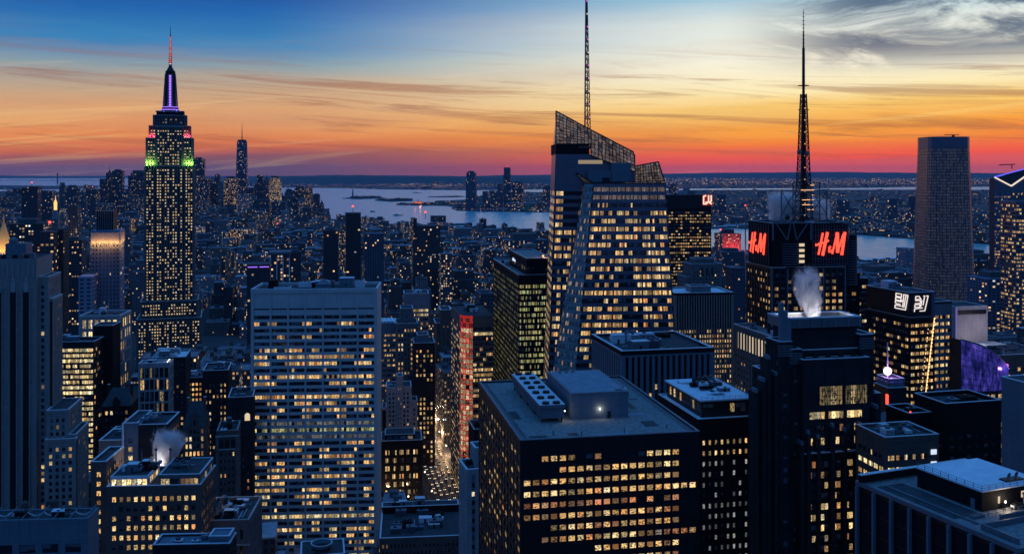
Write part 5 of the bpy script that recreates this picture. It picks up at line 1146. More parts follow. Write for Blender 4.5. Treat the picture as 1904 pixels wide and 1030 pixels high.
for k in range(10):
    mb = MB(); mb.sphere((ax_, ay_-1.8-.2*k/5, zz_(400-k*22)), .35, 'lamp_dim', n=6); b.part('mast_lamp', mb)
b.machines(4, W*.75, 4, 14, z, n=5, seed=90); b.finish()

# --- office tower with stacked outline letters and a slanting line of light
b = Bld('office_tower', 'dark striped office tower with white outline signs and a slanting bead of light', 1691, 560, 1772, short='the outline-signed tower', rot=math.radians(17))
z = b.z(592); L = max(30, b.ypx(1614)); zt2 = b.z(546)
st = S(fh=4.0, bw=3.4, wf=.80, hf=.45, nx=2, m=.6, top=2, pp=.12, sp=.3, wall='black_metal', span='black_wall', win='w_office', par=.5)
xs = b.xpx(1738)
b.tier(0, xs-.4, 0, L, 0, z, dict(F=st, L=dict(st, win='w_sign', bw=3.2), R=st)); b.tier(xs, b.W, 1.5, 24, 0, b.z(566), dict(st, span='grey_metal', top=6, wf=.7))
b.tier(-.6, xs-.8, -.6, L+.5, z+1.2, zt2, S(fh=16, bw=60, top=1, blank=True, wall='black_metal', pp=.1, par=.5), faces='')
b.wall.box(xs-3, xs-.8, -1.0, -.75, z, zt2, 'glass_spandrel'); 
mb = MB()
ya, yb = 20, 2
def gl(O, ux, nrm, sx, sz, wd, kind):
    mb = MB()
    if kind == 0: P_ = [[(0, .8), (.45, .8), (.45, 1), (0, 1), (0, .8)], [(0, .55), (.42, .55), (.42, .73), (0, .73), (0, .55)], [(.4, .30), (.1, .30), (0, .36), (0, .5), (.45, .48), (.55, .6)], [(.5, .2), (0, .2), (0, 0), (.85, 0), (.95, 1), (.62, 1), (.62, .15)], [(.72, .15), (.78, .9), (.84, .9)]]
    else: P_ = [[(0, .8), (.42, .8), (.24, 1), (0, 1), (0, .8)], [(0, .72), (.4, .72), (.38, .53), (0, .53)], [(0, .28), (.38, .28), (.38, .45), (0, .45), (0, .28)], [(.5, .72), (.45, .3)], [(.0, .0), (0, .18), (.6, .22)], [(.6, 1), (.68, 1), (.62, .4)], [(.8, 1), (.95, 1), (.8, .02), (.42, .02)]]
    strokes(mb, O, ux, (0, 0, 1), nrm, P_, wd, .3, 'white_sign', sx=sx, sz=sz, slant=.12); return b.part('outline_sign', mb, 'white outline lettering sign')
hh = Zat(548, 560) - Zat(576, 560)
x = b.xpx(1698); gl((x, -.85, zt2-hh-1.6), (1, 0, 0), (0, -1, 0), b.xpx(1722)-x, hh, .24, 1)
y1_, y0_ = b.ypx(1664, -1), b.ypx(1687, -1); gl((-.85, y1_, zt2-hh-.9), (0, -1, 0), (-1, 0, 0), y1_-y0_, hh, .26, 0)
for (f0, f1, a0_, a1_, rows_) in ((0, 0, 3, xs*.8, 2),):
    pass
mb = MB(); x0, x1 = b.xpx(1737, -.4), b.xpx(1718, -.4); z0_, z1_ = b.z(594), b.z(756)
mb.beam((x0, -.6, z0_), (x1, -.6, z1_), .16, 'amber_line')
for k in range(26): t = k/25; mb.sphere((x0+(x1-x0)*t, -.8, z0_+(z1_-z0_)*t), .42, 'lamp_bead', n=6)
b.part('light_strip', mb, 'slanting string of warm bulbs')
mb = MB(); x0, x1 = b.xpx(1725, -.4), b.xpx(1709, -.4)
for k in range(20): t = k/19; mb.sphere((x0+(x1-x0)*t, -.8, z0_-6+(z1_-z0_+6)*t), .26, 'lamp_bead', n=6)
b.part('light_strip', mb, 'second fainter string of bulbs')
b.machines(3, xs-4, 4, L-6, zt2, n=5, seed=100, big=1.3); b.finish()
# --- stone top and violet curved wall
b = simple('hotel_tower', 'pale stone slab top with one long dark slot, lit violet at its edge', 1778, 1835, 573, 640, 22, S(blank=True, wall='pale_stone', pp=.3, par=.8, top=30), faces='', short='the pale slotted slab', rot=math.radians(12))
mb = MB(); mb.box(b.xpx(1781), b.xpx(1833), -.5, -.34, b.z(585), b.z(577), 'black_metal'); b.part('louver_slot', mb)
mb = MB(); mb.box(-.6, -.35, -.8, -.2, b.z(690), b.z(572), 'violet_dim'); b.part('light_strip', mb)
for k in range(2): lamp('facade_light', b.root, (b.W*(.2+.6*k), -16, b.z(625-20*k)), 3800, (.9, .72, .8), 1.5)
b.finish()
b = Bld('office_building', 'curved glass building with violet lit sloping top wall', 1787, 560, 1872, short='the violet sloping wall', rot=math.radians(14))
st = S(fh=4.1, bw=4.2, wf=.9, hf=.62, nx=3, m=.3, top=1.0, pp=.15, sp=.25, wall='black_metal', win='w_half', par=0, noc=True)
n = 6; zl = b.z(727); zT = [b.z(y) for y in np.interp(np.linspace(0, 1, n+1), [0, .3, .6, 1], [632, 640, 656, 690])]
pts = [(b.W*i/n, 5.0*math.sin(math.pi*i/n*.9)*-1) for i in range(n+1)]
for i in range(n):
    p, q = pts[i], pts[i+1]; b.face((*p, 0), (*q, 0), (*q, zl), (*p, zl), st); b.wall.poly([(*p, 0), (*q, 0), (*q, zl), (*p, zl)], 'black_wall')
    U = 3000+i*10; b.wall.poly([(*p, zl), (*q, zl), (*q, zT[i+1]), (*p, zT[i])], 'w_violet', [(U, .01), (U+6, .01), (U+6, 8), (U, 8)])
    b.wall.beam((*p, zT[i]+.2), (*q, zT[i+1]+.2), .4, 'blue_panel')
    b.wall.poly([(*p, zT[i]), (*q, zT[i+1]), (q[0], 30, zT[i+1]), (p[0], 30, zT[i])], 'roof_dark')
b.wall.poly([(b.W, 0, 0), (b.W, 30, 0), (b.W, 30, zT[-1]), (b.W, 0, zT[-1])], 'brown_brick'); b.wall.poly([(0, 30, 0), (0, 0, 0), (0, 0, zT[0]), (0, 30, zT[0])], 'dark_stone'); b.wall.poly([(b.W, 30, 0), (0, 30, 0), (0, 30, zT[0]), (b.W, 30, zT[-1])], 'dark_stone')
b.foot.append((0, b.W, -5, 30)); b.L = 30
for x in (0, b.W): b.see(x, 0, zT[0]); b.see(x, 0, 40)
mb = MB(); mb.sphere((b.W-1, -1.2, b.z(683)), 1.0, 'magenta_light', n=8); b.part('wall_lamp', mb)
lamp('wall_lamp_light', b.root, (b.W-2, -7, b.z(690)), 3000, (.6, .25, 1), .6)
b.finish()
b = simple('office_building', 'brick building with open steel roof frame in front of the twin river towers', 1838, 1960, 664, 620, 40, S(fh=4.4, bw=4, wf=.6, hf=.5, m=1, top=6, pp=.3, sp=.2, wall='brown_brick', win='w_sparse', par=1), short='the steel-framed roof', rot=math.radians(12)); b.machines(1, b.W-8, 3, 36, b.H, n=14, seed=111, big=1.2)
mb = MB(); xx0, xx1 = 2, 14
for x in (xx0, xx1): 
    for y in (4, 14): mb.beam((x, y, b.H), (x, y, b.H+6), .25, 'white_metal')
mb.box(xx0-2, xx1+2, 2, 16, b.H+6, b.H+7, 'blue_panel', bottom=True); b.part('roof_pavilion', mb); b.finish()
# --- ball tower
b = Bld('billboard_tower', 'narrow dark tower with glowing violet ball on a pole and red screen edge', 1652, 470, 1684, short='the ball tower', rot=math.radians(10))
z = b.z(706); b.tier(0, b.W, 0, 12, 0, b.z(722), S(blank=True, wall='black_metal', pp=.2, par=.2), faces=''); 
b.tier(.4, b.W-.4, .4, 11, b.z(722), z, S(fh=2, bw=1.2, wf=.7, hf=.7, m=.2, top=.2, pp=.1, sp=.1, wall='grey_metal', win='w_violet', par=.2))
mb = MB(); c = (b.W*.28, 5); mb.frustum(c, .35, .25, z, b.z(640), 'white_metal', n=8); b.part('pole', mb)
mb = MB(); mb.sphere((c[0], c[1], b.z(694)), 1.9, 'violet_ball', n=14); b.part('glowing_ball', mb, 'bright violet white ball'); lamp('ball_light', b.root, (c[0], c[1]-3.0, b.z(694)), 2600, (.6, .25, 1), 1)
mb = MB(); mb.box(-.9, -.3, -.6, 1, b.z(752), b.z(733), 'red_sign'); b.part('screen', mb)
mb = MB(); mb.box(b.W*.0, b.W+2, -.9, -.4, b.z(786), b.z(772), 'pink_panel'); b.part('billboard', mb)
mb = MB(); mb.poly([(-8, -1, b.z(768)), (0, -1, b.z(762)), (0, -1, b.z(790)), (-5, -1, b.z(790))], 'pale_stone'); mb.box(-5, 0, -.9, 0, b.z(790), b.z(775), 'pale_stone', bottom=True); b.part('folded_panel', mb); b.finish()
b = simple('office_building', 'narrow blue glass wall behind the dark stepped tower', 1560, 1613, 520, 700, 30, S(fh=4.1, bw=4, wf=.85, hf=.5, nx=2, m=.4, top=3, wall='black_wall', win='w_half', par=.8), short='the hidden glass wall', rot=math.radians(8)); b.finish()

# --- ribbed grey tower and lit-panel building
b = simple('office_tower', 'grey finned tower with warm floors and pale roof beside the crystal tower', 1256, 1361, 547, 755, 36, S(fh=3.9, bw=2.05, wf=.55, hf=.58, m=.4, top=27, pp=1.0, sp=.15, wall='limestone', span='black_wall', topmat='black_wall', win='w_office', par=.8, roof='roof_pale', rows={6: 'w_mid', 0: 'w_half'}), short='the grey finned tower', rot=math.radians(7))
b.tier(b.W*.33, b.W*.68, 8, 22, b.H, b.H+4.5, S(blank=True, wall='grey_metal', pp=.1, par=.3), faces=''); b.finish()
b = Bld('office_building', 'stone block with tall bright panels under its cornice beside the dark stepped tower', 1446, 565, 1500, short='the bright-panelled block', rot=math.radians(13))
z = b.z(633); L = b.ypx(1366); st = S(fh=3.9, bw=L/14, wf=.5, hf=.45, m=.5, top=16, pp=.45, sp=.3, wall='grey_stone', win='w_half', par=1.0, roof='roof_gravel')
b.tier(0, b.W, 0, L, 0, z, st)
for k in range(13):
    mb = MB(); yy = .5+L*(k+.5)/14.0*1.0; yy0 = yy-.9; yy1 = yy+.6
    mb.poly([(-.42, yy1, z-13), (-.42, yy0, z-13), (-.42, yy0, z-3), (-.42, yy1, z-3)], 'pale_curtain' if k % 3 else 'dim_curtain')
    mb.box(-.9, -.3, yy1, yy1+.5, z-14, z-2, 'grey_stone', bottom=True); b.part('lit_panel', mb)
b.machines(2, b.W-4, 4, L-5, z, n=4, seed=17, big=1); b.finish()
b = simple('office_tower', 'wide black slab with small red lit emblem under its roof edge', 1238, 1322, 388, 1250, 28, S(fh=3.95, bw=3.0, wf=.82, hf=.46, nx=1, m=.4, top=3, pp=.3, sp=.3, wall='black_wall', win='w_penn', par=0), short='the black emblem slab', rot=math.radians(6), faces='FR')
b.tier(-.3, b.W+.3, -.3, 28.3, b.H, Zat(363, 1250), S(blank=True, wall='black_metal', pp=.2, par=.5), faces=''); mb = MB(); x = b.xpx(1307); zz = Zat(381, 1250)
mb.box(x-1, x+12, -.95, -.62, zz-1, zz+13, 'red_dark', bottom=True)
strokes(mb, (x+.6, -1.0, zz+.6), (1, 0, 0), (0, 0, 1), (0, -1, 0), [[(0, 0), (0, 10), (3, 11)], [(3, 3), (4, 1), (6.5, 4), (6.5, 11)], [(10, 11), (10, 4), (7, 2), (10.5, .5)], [(0, .5), (4, .3)]], .9, .3, 'emblem_glow'); b.part('emblem', mb, 'small glowing red and white emblem'); b.machines(10, b.W-10, 4, 22, Zat(363, 1250), n=6, seed=6, big=2); b.finish()
b = simple('hotel_building', 'stepped pale hotel with tall arched recess in front of the black emblem slab', 1286, 1341, 493, 1010, 26, S(fh=3.8, bw=3.2, wf=.42, hf=.5, m=1.4, top=5, pp=.5, sp=.35, wall='grey_stone', win='w_sparse', par=1.2), short='the stepped pale hotel', rot=math.radians(9))
b.tier(-4.5, b.W+5, 2, 32, 0, Zat(517, 1010), S(fh=3.8, bw=3.2, wf=.42, hf=.5, m=1.2, top=3, pp=.4, sp=.3, wall='grey_stone', win='w_sparse')); mb = MB()
for k in range(3): x = b.W*(.35+.17*k); mb.box(x-.9, x+.9, -.7, -.55, Zat(512, 1010), Zat(498, 1010), 'black_metal')
b.part('tall_recess', mb); b.tier(5, b.W-6, 5, 20, b.H, b.H+5, S(blank=True, wall='grey_stone', pp=.1), faces=''); b.finish()

# --- rounded glass tower
b = Bld('office_tower', 'tall glass tower with rounded corners and dark crown rising above the river', 1731, 1500, 1819, short='the rounded glass tower', rot=math.radians(2))
W = b.W; R_ = W/2; pts = []
base = []
for (cx_, cy_, a0) in ((R_*.5, R_*.5, 180), (W-R_*.5, R_*.5, 270), (W-R_*.5, W-R_*.5, 0), (R_*.5, W-R_*.5, 90)):
    for q in range(4): a = math.radians(a0+30*q); base.append((cx_+R_*.5*math.cos(a), cy_+R_*.5*math.sin(a)))
mid, topz = b.z(275), b.z(254); sc1 = .86
cc = (R_, R_); tap = lambda p, f: (cc[0]+(p[0]-cc[0])*f, cc[1]+(p[1]-cc[1])*f)
st = S(fh=4.6, bw=6, wf=.9, hf=.66, nx=2, m=.1, top=1, pp=.2, sp=.3, wall='black_metal', span='night_glass', win='w_ridge2', par=0, noc=True)
zb_ = 0; n = len(base)
for i in range(n):
    p, q = base[i], base[(i+1) % n]; P0, Q0 = tap(p, 1.10), tap(q, 1.10); P1, Q1 = tap(p, sc1), tap(q, sc1)
    if i < 8 or i > 13: b.face((*P0, 0), (*Q0, 0), (*Q1, mid), (*P1, mid), dict(st, core=True))
    else: b.wall.poly([(*P0, 0), (*Q0, 0), (*Q1, mid), (*P1, mid)], 'black_wall')
b.wall.prism([tap(p, sc1+.008) for p in base], mid, topz, 'glass_spandrel', top='roof_dark')
b.foot.append((0, W, 0, W)); b.L = W
for x in (0, W): b.see(x, 0, topz); b.see(x, W, 60)
mb = MB(); mb.box(W*.5, W*.8, W*.4, W*.45, topz+3, topz+4, 'black_metal', bottom=True); mb.box(W*.66, W*.7, W*.4, W*.45, topz, topz+3, 'black_metal'); b.part('window_crane', mb)
b.finish()
# --- faceted twin river tower
b = Bld('office_tower', 'tall glass tower with slanted top edged in blue and cream light', 1849, 1500, 1893, short='the slant-topped glass tower', rot=math.radians(5))
W = b.W; Zb = lambda y: Zat(y, 1500); st = S(fh=4.4, bw=4, wf=.94, hf=.55, nx=2, m=.2, top=26, pp=.1, sp=.25, wall='black_metal', span='glass_spandrel', win='w_blue_lit', par=0, noc=True)
xm = b.xpx(1880, -4); A, M_, C = (0, 0), (xm, -4), (b.xpx(1935, 8), 8)
zA, zM, zC = Zb(330), Zb(346), Zb(308)
b.face((*A, 0), (*M_, 0), (*M_, zM), (*A, zM), dict(st, top=10)); b.face((*M_, 0), (*C, 0), (*C, zM), (*M_, zM), dict(st, bw=6, win='w_sparse', top=10))
zR = Zb(299)
b.wall.poly([(*A, 0), (*M_, 0), (*M_, zM), (*A, zA)], 'glass_spandrel'); b.wall.poly([(*M_, 0), (*C, 0), (*C, zC), (*M_, zM)], 'glass_spandrel')
b.wall.poly([(*C, 0), (C[0], 14, 0), (C[0], 14, zC), (*C, zC)], 'glass_spandrel'); b.wall.poly([(0, 14, 0), (*A, 0), (*A, zA), (0, 14, zA-2)], 'glass_spandrel'); b.wall.poly([(C[0], 14, 0), (0, 14, 0), (0, 14, zA-2), (C[0], 14, zC)], 'glass_spandrel')
b.wall.poly([(*A, zA), (*M_, zM), (*C, zC)], 'black_metal'); b.wall.poly([(*A, zA), (*C, zC), (C[0], 14, zC), (0, 14, zA-2)], 'black_metal')
mb = MB(); mb.beam((A[0], -.6, zA), (M_[0], M_[1]-.6, zM), .9, 'pale_line'); mb.beam((M_[0], M_[1]-.6, zM), (C[0], C[1]-.6, zC), .9, 'pale_line'); b.part('light_edge', mb, 'cream light line in a V')
mb = MB(); mb.beam((0, .2, zA+.4), (C[0], C[1]+3, zC+.6), .9, 'blue_line'); b.part('light_edge', mb, 'blue light line'); mb = MB(); mb.beam((20, 20, zC+1), (44, 18, zC+2), .7, 'black_metal'); mb.beam((40, 19, zC-5), (40, 19, zC+2), .5, 'black_metal'); b.part('window_crane', mb)
b.foot.append((0, 60, -4, 14)); b.L = 14
for x in (0, 55): b.see(x, 0, zC); b.see(x, 0, 100)
b.finish()
b = simple('apartment_tower', 'bluish glass tower with bright yellow floors cut by the frame edge', 1889, 1990, 376, 1150, 30, S(fh=4.4, bw=7, wf=.9, hf=.5, nx=4, m=.4, top=2, pp=.2, sp=.5, wall='glass_spandrel', win='w_half', par=1), short='the edge-cut glass tower', rot=math.radians(6)); b.finish()

# ================================================================== towers farther off: one object each, windows in the wall's own material
GRP = 'plain city blocks seen across the island'
CNT = [0]
def city_mesh(mb, x0, x1, y0, y1, z0, z1, tone, lit, bw=3.2, fh=3.5, off=0, roof=True, rt=None):
    """box whose walls carry a window grid (uv in window units); tone and lit share ride along"""
    mb.t = tone + (lit,); U = CNT[0] % 900 * 50 + 3; CNT[0] += 1
    nf = max(1, round((z1-z0)/fh))
    Q = [((x0, y0), (x1, y0)), ((x1, y0), (x1, y1)), ((x1, y1), (x0, y1)), ((x0, y1), (x0, y0))]
    for k, (a, b_) in enumerate(Q):
        nb = max(1, round(math.hypot(b_[0]-a[0], b_[1]-a[1]) / bw)); u0 = U + k*12
        mb.poly([(*a, z0), (*b_, z0), (*b_, z1), (*a, z1)], 'city_wall', [(u0, 0), (u0+nb, 0), (u0+nb, nf), (u0, nf)])
    if roof:
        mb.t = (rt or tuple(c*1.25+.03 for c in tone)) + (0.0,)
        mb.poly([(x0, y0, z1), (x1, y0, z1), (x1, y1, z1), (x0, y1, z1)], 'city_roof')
def city_box(mb, x0, x1, y0, y1, z0, z1, tone):
    mb.t = tone + (0.0,); mb.box(x0, x1, y0, y1, z0, z1, 'city_roof')
TONES = [(.10, .11, .13), (.16, .17, .19), (.22, .23, .25), (.14, .11, .10), (.20, .15, .13), (.30, .31, .33), (.08, .085, .10), (.26, .24, .22)]
FAR = []
def far_tower(label, pxL, pxR, yt, d, L=None, tone=(.10, .12, .15), lit=.35, name='office_tower', crown=None, steps=None, rot=None, bw=3.6, fh=3.8, short=None, cat='building', group=None):
    rot = TH if rot is None else rot
    c = XY(pxL, d); u = (math.cos(rot), math.sin(rot)); k = pxR - CX; W = (k*c[1] - F*c[0]) / (F*u[0] - k*u[1]); L = L or W*.8
    lit *= .6; o = empty(name, (c[0], c[1], 0), rot); tag(o, label, cat, group); z = Zat(yt, d); w_ = MB(); r_ = MB()
    segs = steps or [(0, 1, 0, 1.0)]
    zz = 0
    for (f0, f1, inset, zf) in segs:
        city_mesh(w_, W*f0, W*f1, L*inset, L*(1-inset), zz, z*zf if zf <= 1 else zf, tone, lit, bw, fh, roof=False)
        r_.t = tuple(q*1.2+.03 for q in tone)+(0.0,); e = z*zf
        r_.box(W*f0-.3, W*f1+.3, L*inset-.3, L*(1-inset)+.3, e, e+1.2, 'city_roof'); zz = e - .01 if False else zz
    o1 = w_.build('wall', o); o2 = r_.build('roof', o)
    if crown == 'spire':
        m = MB(); m.t = (.1, .1, .11, 0); m.frustum((W*.5, L*.5), W*.3, .1, z+1, z+1+W*.8, 'city_roof', n=8, cap=False); m.frustum((W*.5, L*.5), .9, .4, z+W*.7, z+W*1.3, 'city_roof', n=6); m.build('spire', o)
    if crown == 'mech':
        m = MB(); m.t = (.09, .09, .10, 0); m.box(W*.2, W*.75, L*.2, L*.8, z+1.2, z+1.2+W*.14, 'city_roof'); m.beam((W*.4, L*.4, z+W*.14), (W*.4, L*.4, z+W*.14+9), .4, 'city_roof'); m.build('bulkhead', o)
    if crown == 'lit':
        m = MB(); m.box(W*.05, W*.95, -1.0, -.6, z-14, z-5, 'pale_curtain'); m.build('lit_crown', o)
    if crown == 'redlamp':
        m = MB(); m.beam((W*.5, L*.5, z), (W*.5, L*.5, z+10), .4, 'grey_metal'); m.sphere((W*.5, L*.5, z+11), 1.6, 'beacon', n=6); m.build('warning_light', o)
    FAR.append((pxL, pxR, yt, 318+(H/d)*F, short)); FOOT.append((c, rot, 0, W, 0, L, d))
    return o, W, L, z
FOOT = []
for b_ in HEROES:
    for f in b_.foot: FOOT.append((b_.c, b_.rot, f[0], f[1], f[2], f[3], b_.c[1]))
dkb = (.045, .05, .07)
# midtown south and the village
far_tower('dark residential slab with slanted parapet and reddish roof lamps against the river', 768, 819, 408, 1650, 40, (.05, .048, .055), .26, 'apartment_tower', 'redlamp', short='the slanted dark slab', steps=[(0, .14, 0, 1.0), (.14, 1, .02, .93)])
far_tower('thin black tower with red roof lamps next to a harbour view, the darker of two', 643, 671, 398, 1500, 34, (.03, .03, .035), .10, 'apartment_tower', 'redlamp', short='the thin black tower', bw=6)
far_tower('black slender tower half hidden behind the pale slab', 601, 629, 430, 1250, 30, (.03, .032, .045), .08, 'apartment_tower', 'mech', short='the black slender tower')
far_tower('blue capped mid-rise with blank top band between two dark slabs', 678, 714, 436, 1500, 30, (.07, .085, .13), .2, 'apartment_tower', None, short='the blue-capped mid-rise')
far_tower('bright windowed small tower beside the slanted dark slab', 820, 840, 474, 1480, 20, (.10, .10, .11), .85, 'office_building', None)
o, W_, L_, z_ = far_tower('pale framed tower with four tall white piers above the slab roof', 503, 538, 474, 1150, 26, (.05, .06, .08), .45, 'office_tower', None, short='the white-piered tower')
mb = MB()
for k in range(4): mb.box(W_*k/3-.5, W_*k/3+.5, -.9, -.2, 0, z_-3, 'white_metal')
mb.box(-2, W_+2, -1.2, L_, z_+1.3, z_+3.4, 'blue_panel', bottom=True); mb.build('wall_pier', o)
o, W_, L_, z_ = far_tower('dark block with violet light strips along its roof beside the white-piered tower', 459, 502, 494, 1000, 26, (.03, .032, .045), .05, 'office_building', None, short='the violet-striped block')
mb = MB(); mb.box(1, W_*.46, -.9, -.3, z_-1.9, z_-1.2, 'violet_glow'); mb.box(W_*.55, W_-1, -.9, -.3, z_-1.9, z_-1.2, 'violet_glow'); mb.build('light_strip', o)
far_tower('black narrow tower rising over clutter beyond the pale slab', 536, 560, 470, 1350, 22, (.04, .042, .05), .12, 'apartment_tower', 'mech')
far_tower('wide office block with lit top floors near the green-lit tower', 941, 1019, 448, 2300, 60, (.06, .07, .10), .55, 'office_building', 'mech', bw=5, short='the wide lit office block')
far_tower('tower with small glowing dots below the village rooftops', 893, 918, 548, 1000, 30, (.05, .06, .085), .25, 'office_building', 'mech')
# left side
o, W_, L_, z_ = far_tower('black topped tower with glowing crown band and violet-blue glass shaft', 170, 222, 431, 960, 26, (.19, .24, .34), .08, 'hotel_tower', None, short='the glowing-crowned tower', bw=3.4, fh=4.0)
mb = MB()
for k in range(8): mb.box(W_*k/7.0-.45, W_*k/7.0+.45, -1.0, -.2, 0, z_-1, 'grey_metal')
mb.build('wall_pier', o)
mb = MB(); mb.box(4, W_-6, 3, 22, z_+1.2, Zat(393, 960), 'black_metal')
for k in range(9): mb.box(4+k*(W_-10)/8-.3, 4+k*(W_-10)/8+.3, 2.4, 3, z_+1.2, Zat(393, 960), 'grey_metal')
mb.build('crown_box', o)
mb = MB(); mb.box(-.3, W_+.3, -1.35, -1.05, z_-11, z_-1, 'pale_stone'); mb.box(W_+.35, W_+.6, -1, L_, z_-11, z_-1, 'pale_stone'); mb.build('crown_band', o)
for k in range(5): lamp('crown_light', o, (W_*(.08+.21*k), -4, z_-12), 2000, (1, .45, .13), .5)
for k in range(2): lamp('crown_light', o, (W_+5, L_*(.3+.4*k), z_-12), 2600, (1, .45, .13), .5)
far_tower('blank pale blue shaft with balconies pressed against the glowing-crowned tower', 146, 171, 517, 930, 22, (.20, .25, .33), .04, 'apartment_tower', None, bw=5)
b = simple('office_building', 'stone block with a glowing colonnaded top floor under the glowing-crowned tower', 149, 222, 590, 800, 30, S(fh=9.5, bw=5.2, wf=.62, hf=.72, nx=2, m=1, top=1.6, pp=.7, sp=.3, wall='pale_stone', win='w_half', par=1.2, rows={0: 'w_yellow', 1: 'w_yellow'}), short='the glowing colonnade block', rot=math.radians(5))
b.machines(2, b.W-5, 3, 25, b.H, n=5, seed=121, big=1.2); HEROES_late = b; b.finish(); FOOT.append((b.c, b.rot, 0, b.W, 0, 30, 800))
far_tower('wide black block with lit floors under a blank dark attic, behind the slotted stone tower', 18, 80, 418, 1350, 44, (.04, .04, .045), .55, 'office_building', 'mech', short='the wide black attic block', bw=4)
mb = MB()
far_tower('tower under construction glowing dull red on its floors', 74, 101, 433, 1080, 22, (.10, .05, .05), .7, 'unfinished_tower', 'redlamp', short='the red unfinished tower', bw=5)
far_tower('black slab behind the red unfinished tower', 100, 118, 428, 1100, 26, (.02, .02, .024), .03, 'office_tower', None)
far_tower('black sliced-top tower standing before the bay', 40, 70, 348, 2500, 40, (.04, .045, .06), .08, 'apartment_tower', 'redlamp', steps=[(0, .35, 0, .985), (.35, 1, 0, 1.0)], short='the sliced-top tower')
far_tower('slim tower with bright vertical strip before the bay', 75, 97, 356, 2600, 34, (.07, .09, .13), .22, 'apartment_tower', None)
far_tower('narrow dark tower with lit belt above the avenue lights', 126, 144, 385, 1700, 30, (.06, .07, .09), .2, 'apartment_tower', 'mech')
far_tower('stubby dark tower beside the narrow lit-belted one', 118, 152, 448, 1400, 30, (.05, .055, .07), .25, 'office_building', 'mech')
# gilded pyramid and golden lantern
o, W_, L_, z_ = far_tower('stone tower with large floodlit golden pyramid roof at the frame edge', -14, 18, 470, 1500, 26, (.3, .27, .22), .3, 'office_tower', None, short='the golden pyramid', steps=[(0, 1, 0, 1.0)])
m = MB(); cz = z_+1.2; m.frustum((W_/2, L_/2), W_*.66, 1.0, cz, cz+46, 'gilding', n=4, ph=math.pi/4, cap=False); m.frustum((W_/2, L_/2), 1.2, .3, cz+46, cz+58, 'gilding', n=6); m.build('pyramid_roof', o)
for k in (-1, 1): lamp('roof_floodlight', o, (W_/2+k*12, -14, cz+2), 26000, (1, .62, .25), 1.0)
lamp('roof_floodlight', o, (W_+14, L_/2, cz+2), 26000, (1, .62, .25), 1.0)
o, W_, L_, z_ = far_tower('slim clock tower with glowing golden lantern top', 94, 108, 408, 2150, 20, (.16, .16, .17), .12, 'clock_tower', None, short='the golden lantern')
m = MB(); m.t = (.2, .2, .22, 0); m.frustum((W_/2, L_/2), W_*.62, W_*.28, z_+1, z_+20, 'city_roof', n=4, ph=math.pi/4, cap=True); m.build('pitched_roof', o)
m = MB(); m.frustum((W_/2, L_/2), 3.4, 3.4, z_+20, z_+34, 'gold_glow', n=8); m.frustum((W_/2, L_/2), 4.2, 1.6, z_+34, z_+42, 'gold_glow', n=8); m.frustum((W_/2, L_/2), .9, .2, z_+42, z_+52, 'gold_glow', n=6); m.build('lantern', o)
# downtown
dt = [('twin-shouldered dark tower on the lower island skyline beside the art deco skyscraper', 185, 197, 333, 5600, None, .22), ('tall pointed dark tower on the lower island skyline', 197, 207, 322, 5700, 'spire', .12), ('tallest flat dark tower on that skyline before the bay', 208, 227, 318, 5650, 'mech', .2),
      ('bulky dark tower touching the art deco skyscraper on the skyline', 238, 270, 322, 5500, 'mech', .3), ('short dark tower in front of the bulky skyline one', 226, 240, 352, 5300, None, .3), ('thin grey tower right of the suspension bridge', 110, 120, 340, 5400, None, .2),
      ('wide stepped tower below the suspension bridge', 121, 142, 348, 5000, 'mech', .3), ('small dark tower with red tipped roof on the lower skyline', 160, 178, 352, 4600, 'redlamp', .25), ('low stepped block left of the pointed tower', 148, 160, 368, 4400, None, .3),
      ('bright-floored grey tower just beyond the art deco skyscraper', 359, 380, 296, 5800, 'mech', .5), ('wider lower block in front of that bright-floored tower', 355, 387, 331, 5600, None, .6), ('slim tower alone between the skyline clusters', 398, 409, 326, 5700, 'mech', .25), ('pair-mate of the slim lone tower, shorter', 389, 400, 341, 5650, None, .2),
      ('warm lit office block at the feet of the tallest spire tower', 416, 441, 332, 5700, 'mech', 1.0), ('lit block tucked behind the spire tower base', 441, 457, 348, 5500, None, .8), ('dark block with pale roof beside the spire tower', 458, 471, 349, 5600, None, .25),
      ('black knife-edged tower by the warm gold-lit block', 478, 489, 326, 5800, None, .12), ('dark domed block beside the gold-lit one', 489, 501, 336, 5700, 'spire', .3), ('gold-lit broad office tower on the harbour edge', 500, 523, 331, 5600, 'mech', 1.6),
      ('dark stepped hotel block on the harbour edge', 529, 545, 354, 5500, 'mech', .3), ('broad dark shouldered block on the harbour edge', 544, 569, 351, 5400, 'mech', .45), ('low wing below the shouldered block', 568, 577, 368, 5300, None, .3),
      ('last dark tower before open water', 583, 594, 362, 5100, 'mech', .25), ('stub with small spire at the end of the island', 594, 602, 378, 5000, 'spire', .2), ('dark mid-rise cluster head under the knife-edged tower', 470, 500, 372, 4700, None, .3), ('dark flat block under the gold-lit tower', 505, 530, 376, 4600, None, .25)]
for lb, a_, c_, y_, d_, cr, lt in dt:
    lt = lt*.55 if lt < .9 else lt
    r = random.Random(a_); t_ = r.choice([(.045, .055, .08), (.06, .07, .10), (.035, .04, .06), (.08, .09, .12)]); t_ = (.26, .17, .10) if lt > 1.2 else t_
    far_tower(lb, a_, c_, y_, d_, None, t_, lt, 'office_tower', cr, rot=math.radians(r.uniform(-3, 12)), bw=4.6, fh=4.8, short='downtown' if cr else None, steps=[(0, 1, 0, 1.0)] if r.random() < .5 else [(0, 1, 0, .93), (.12, .88, .1, 1.0)])
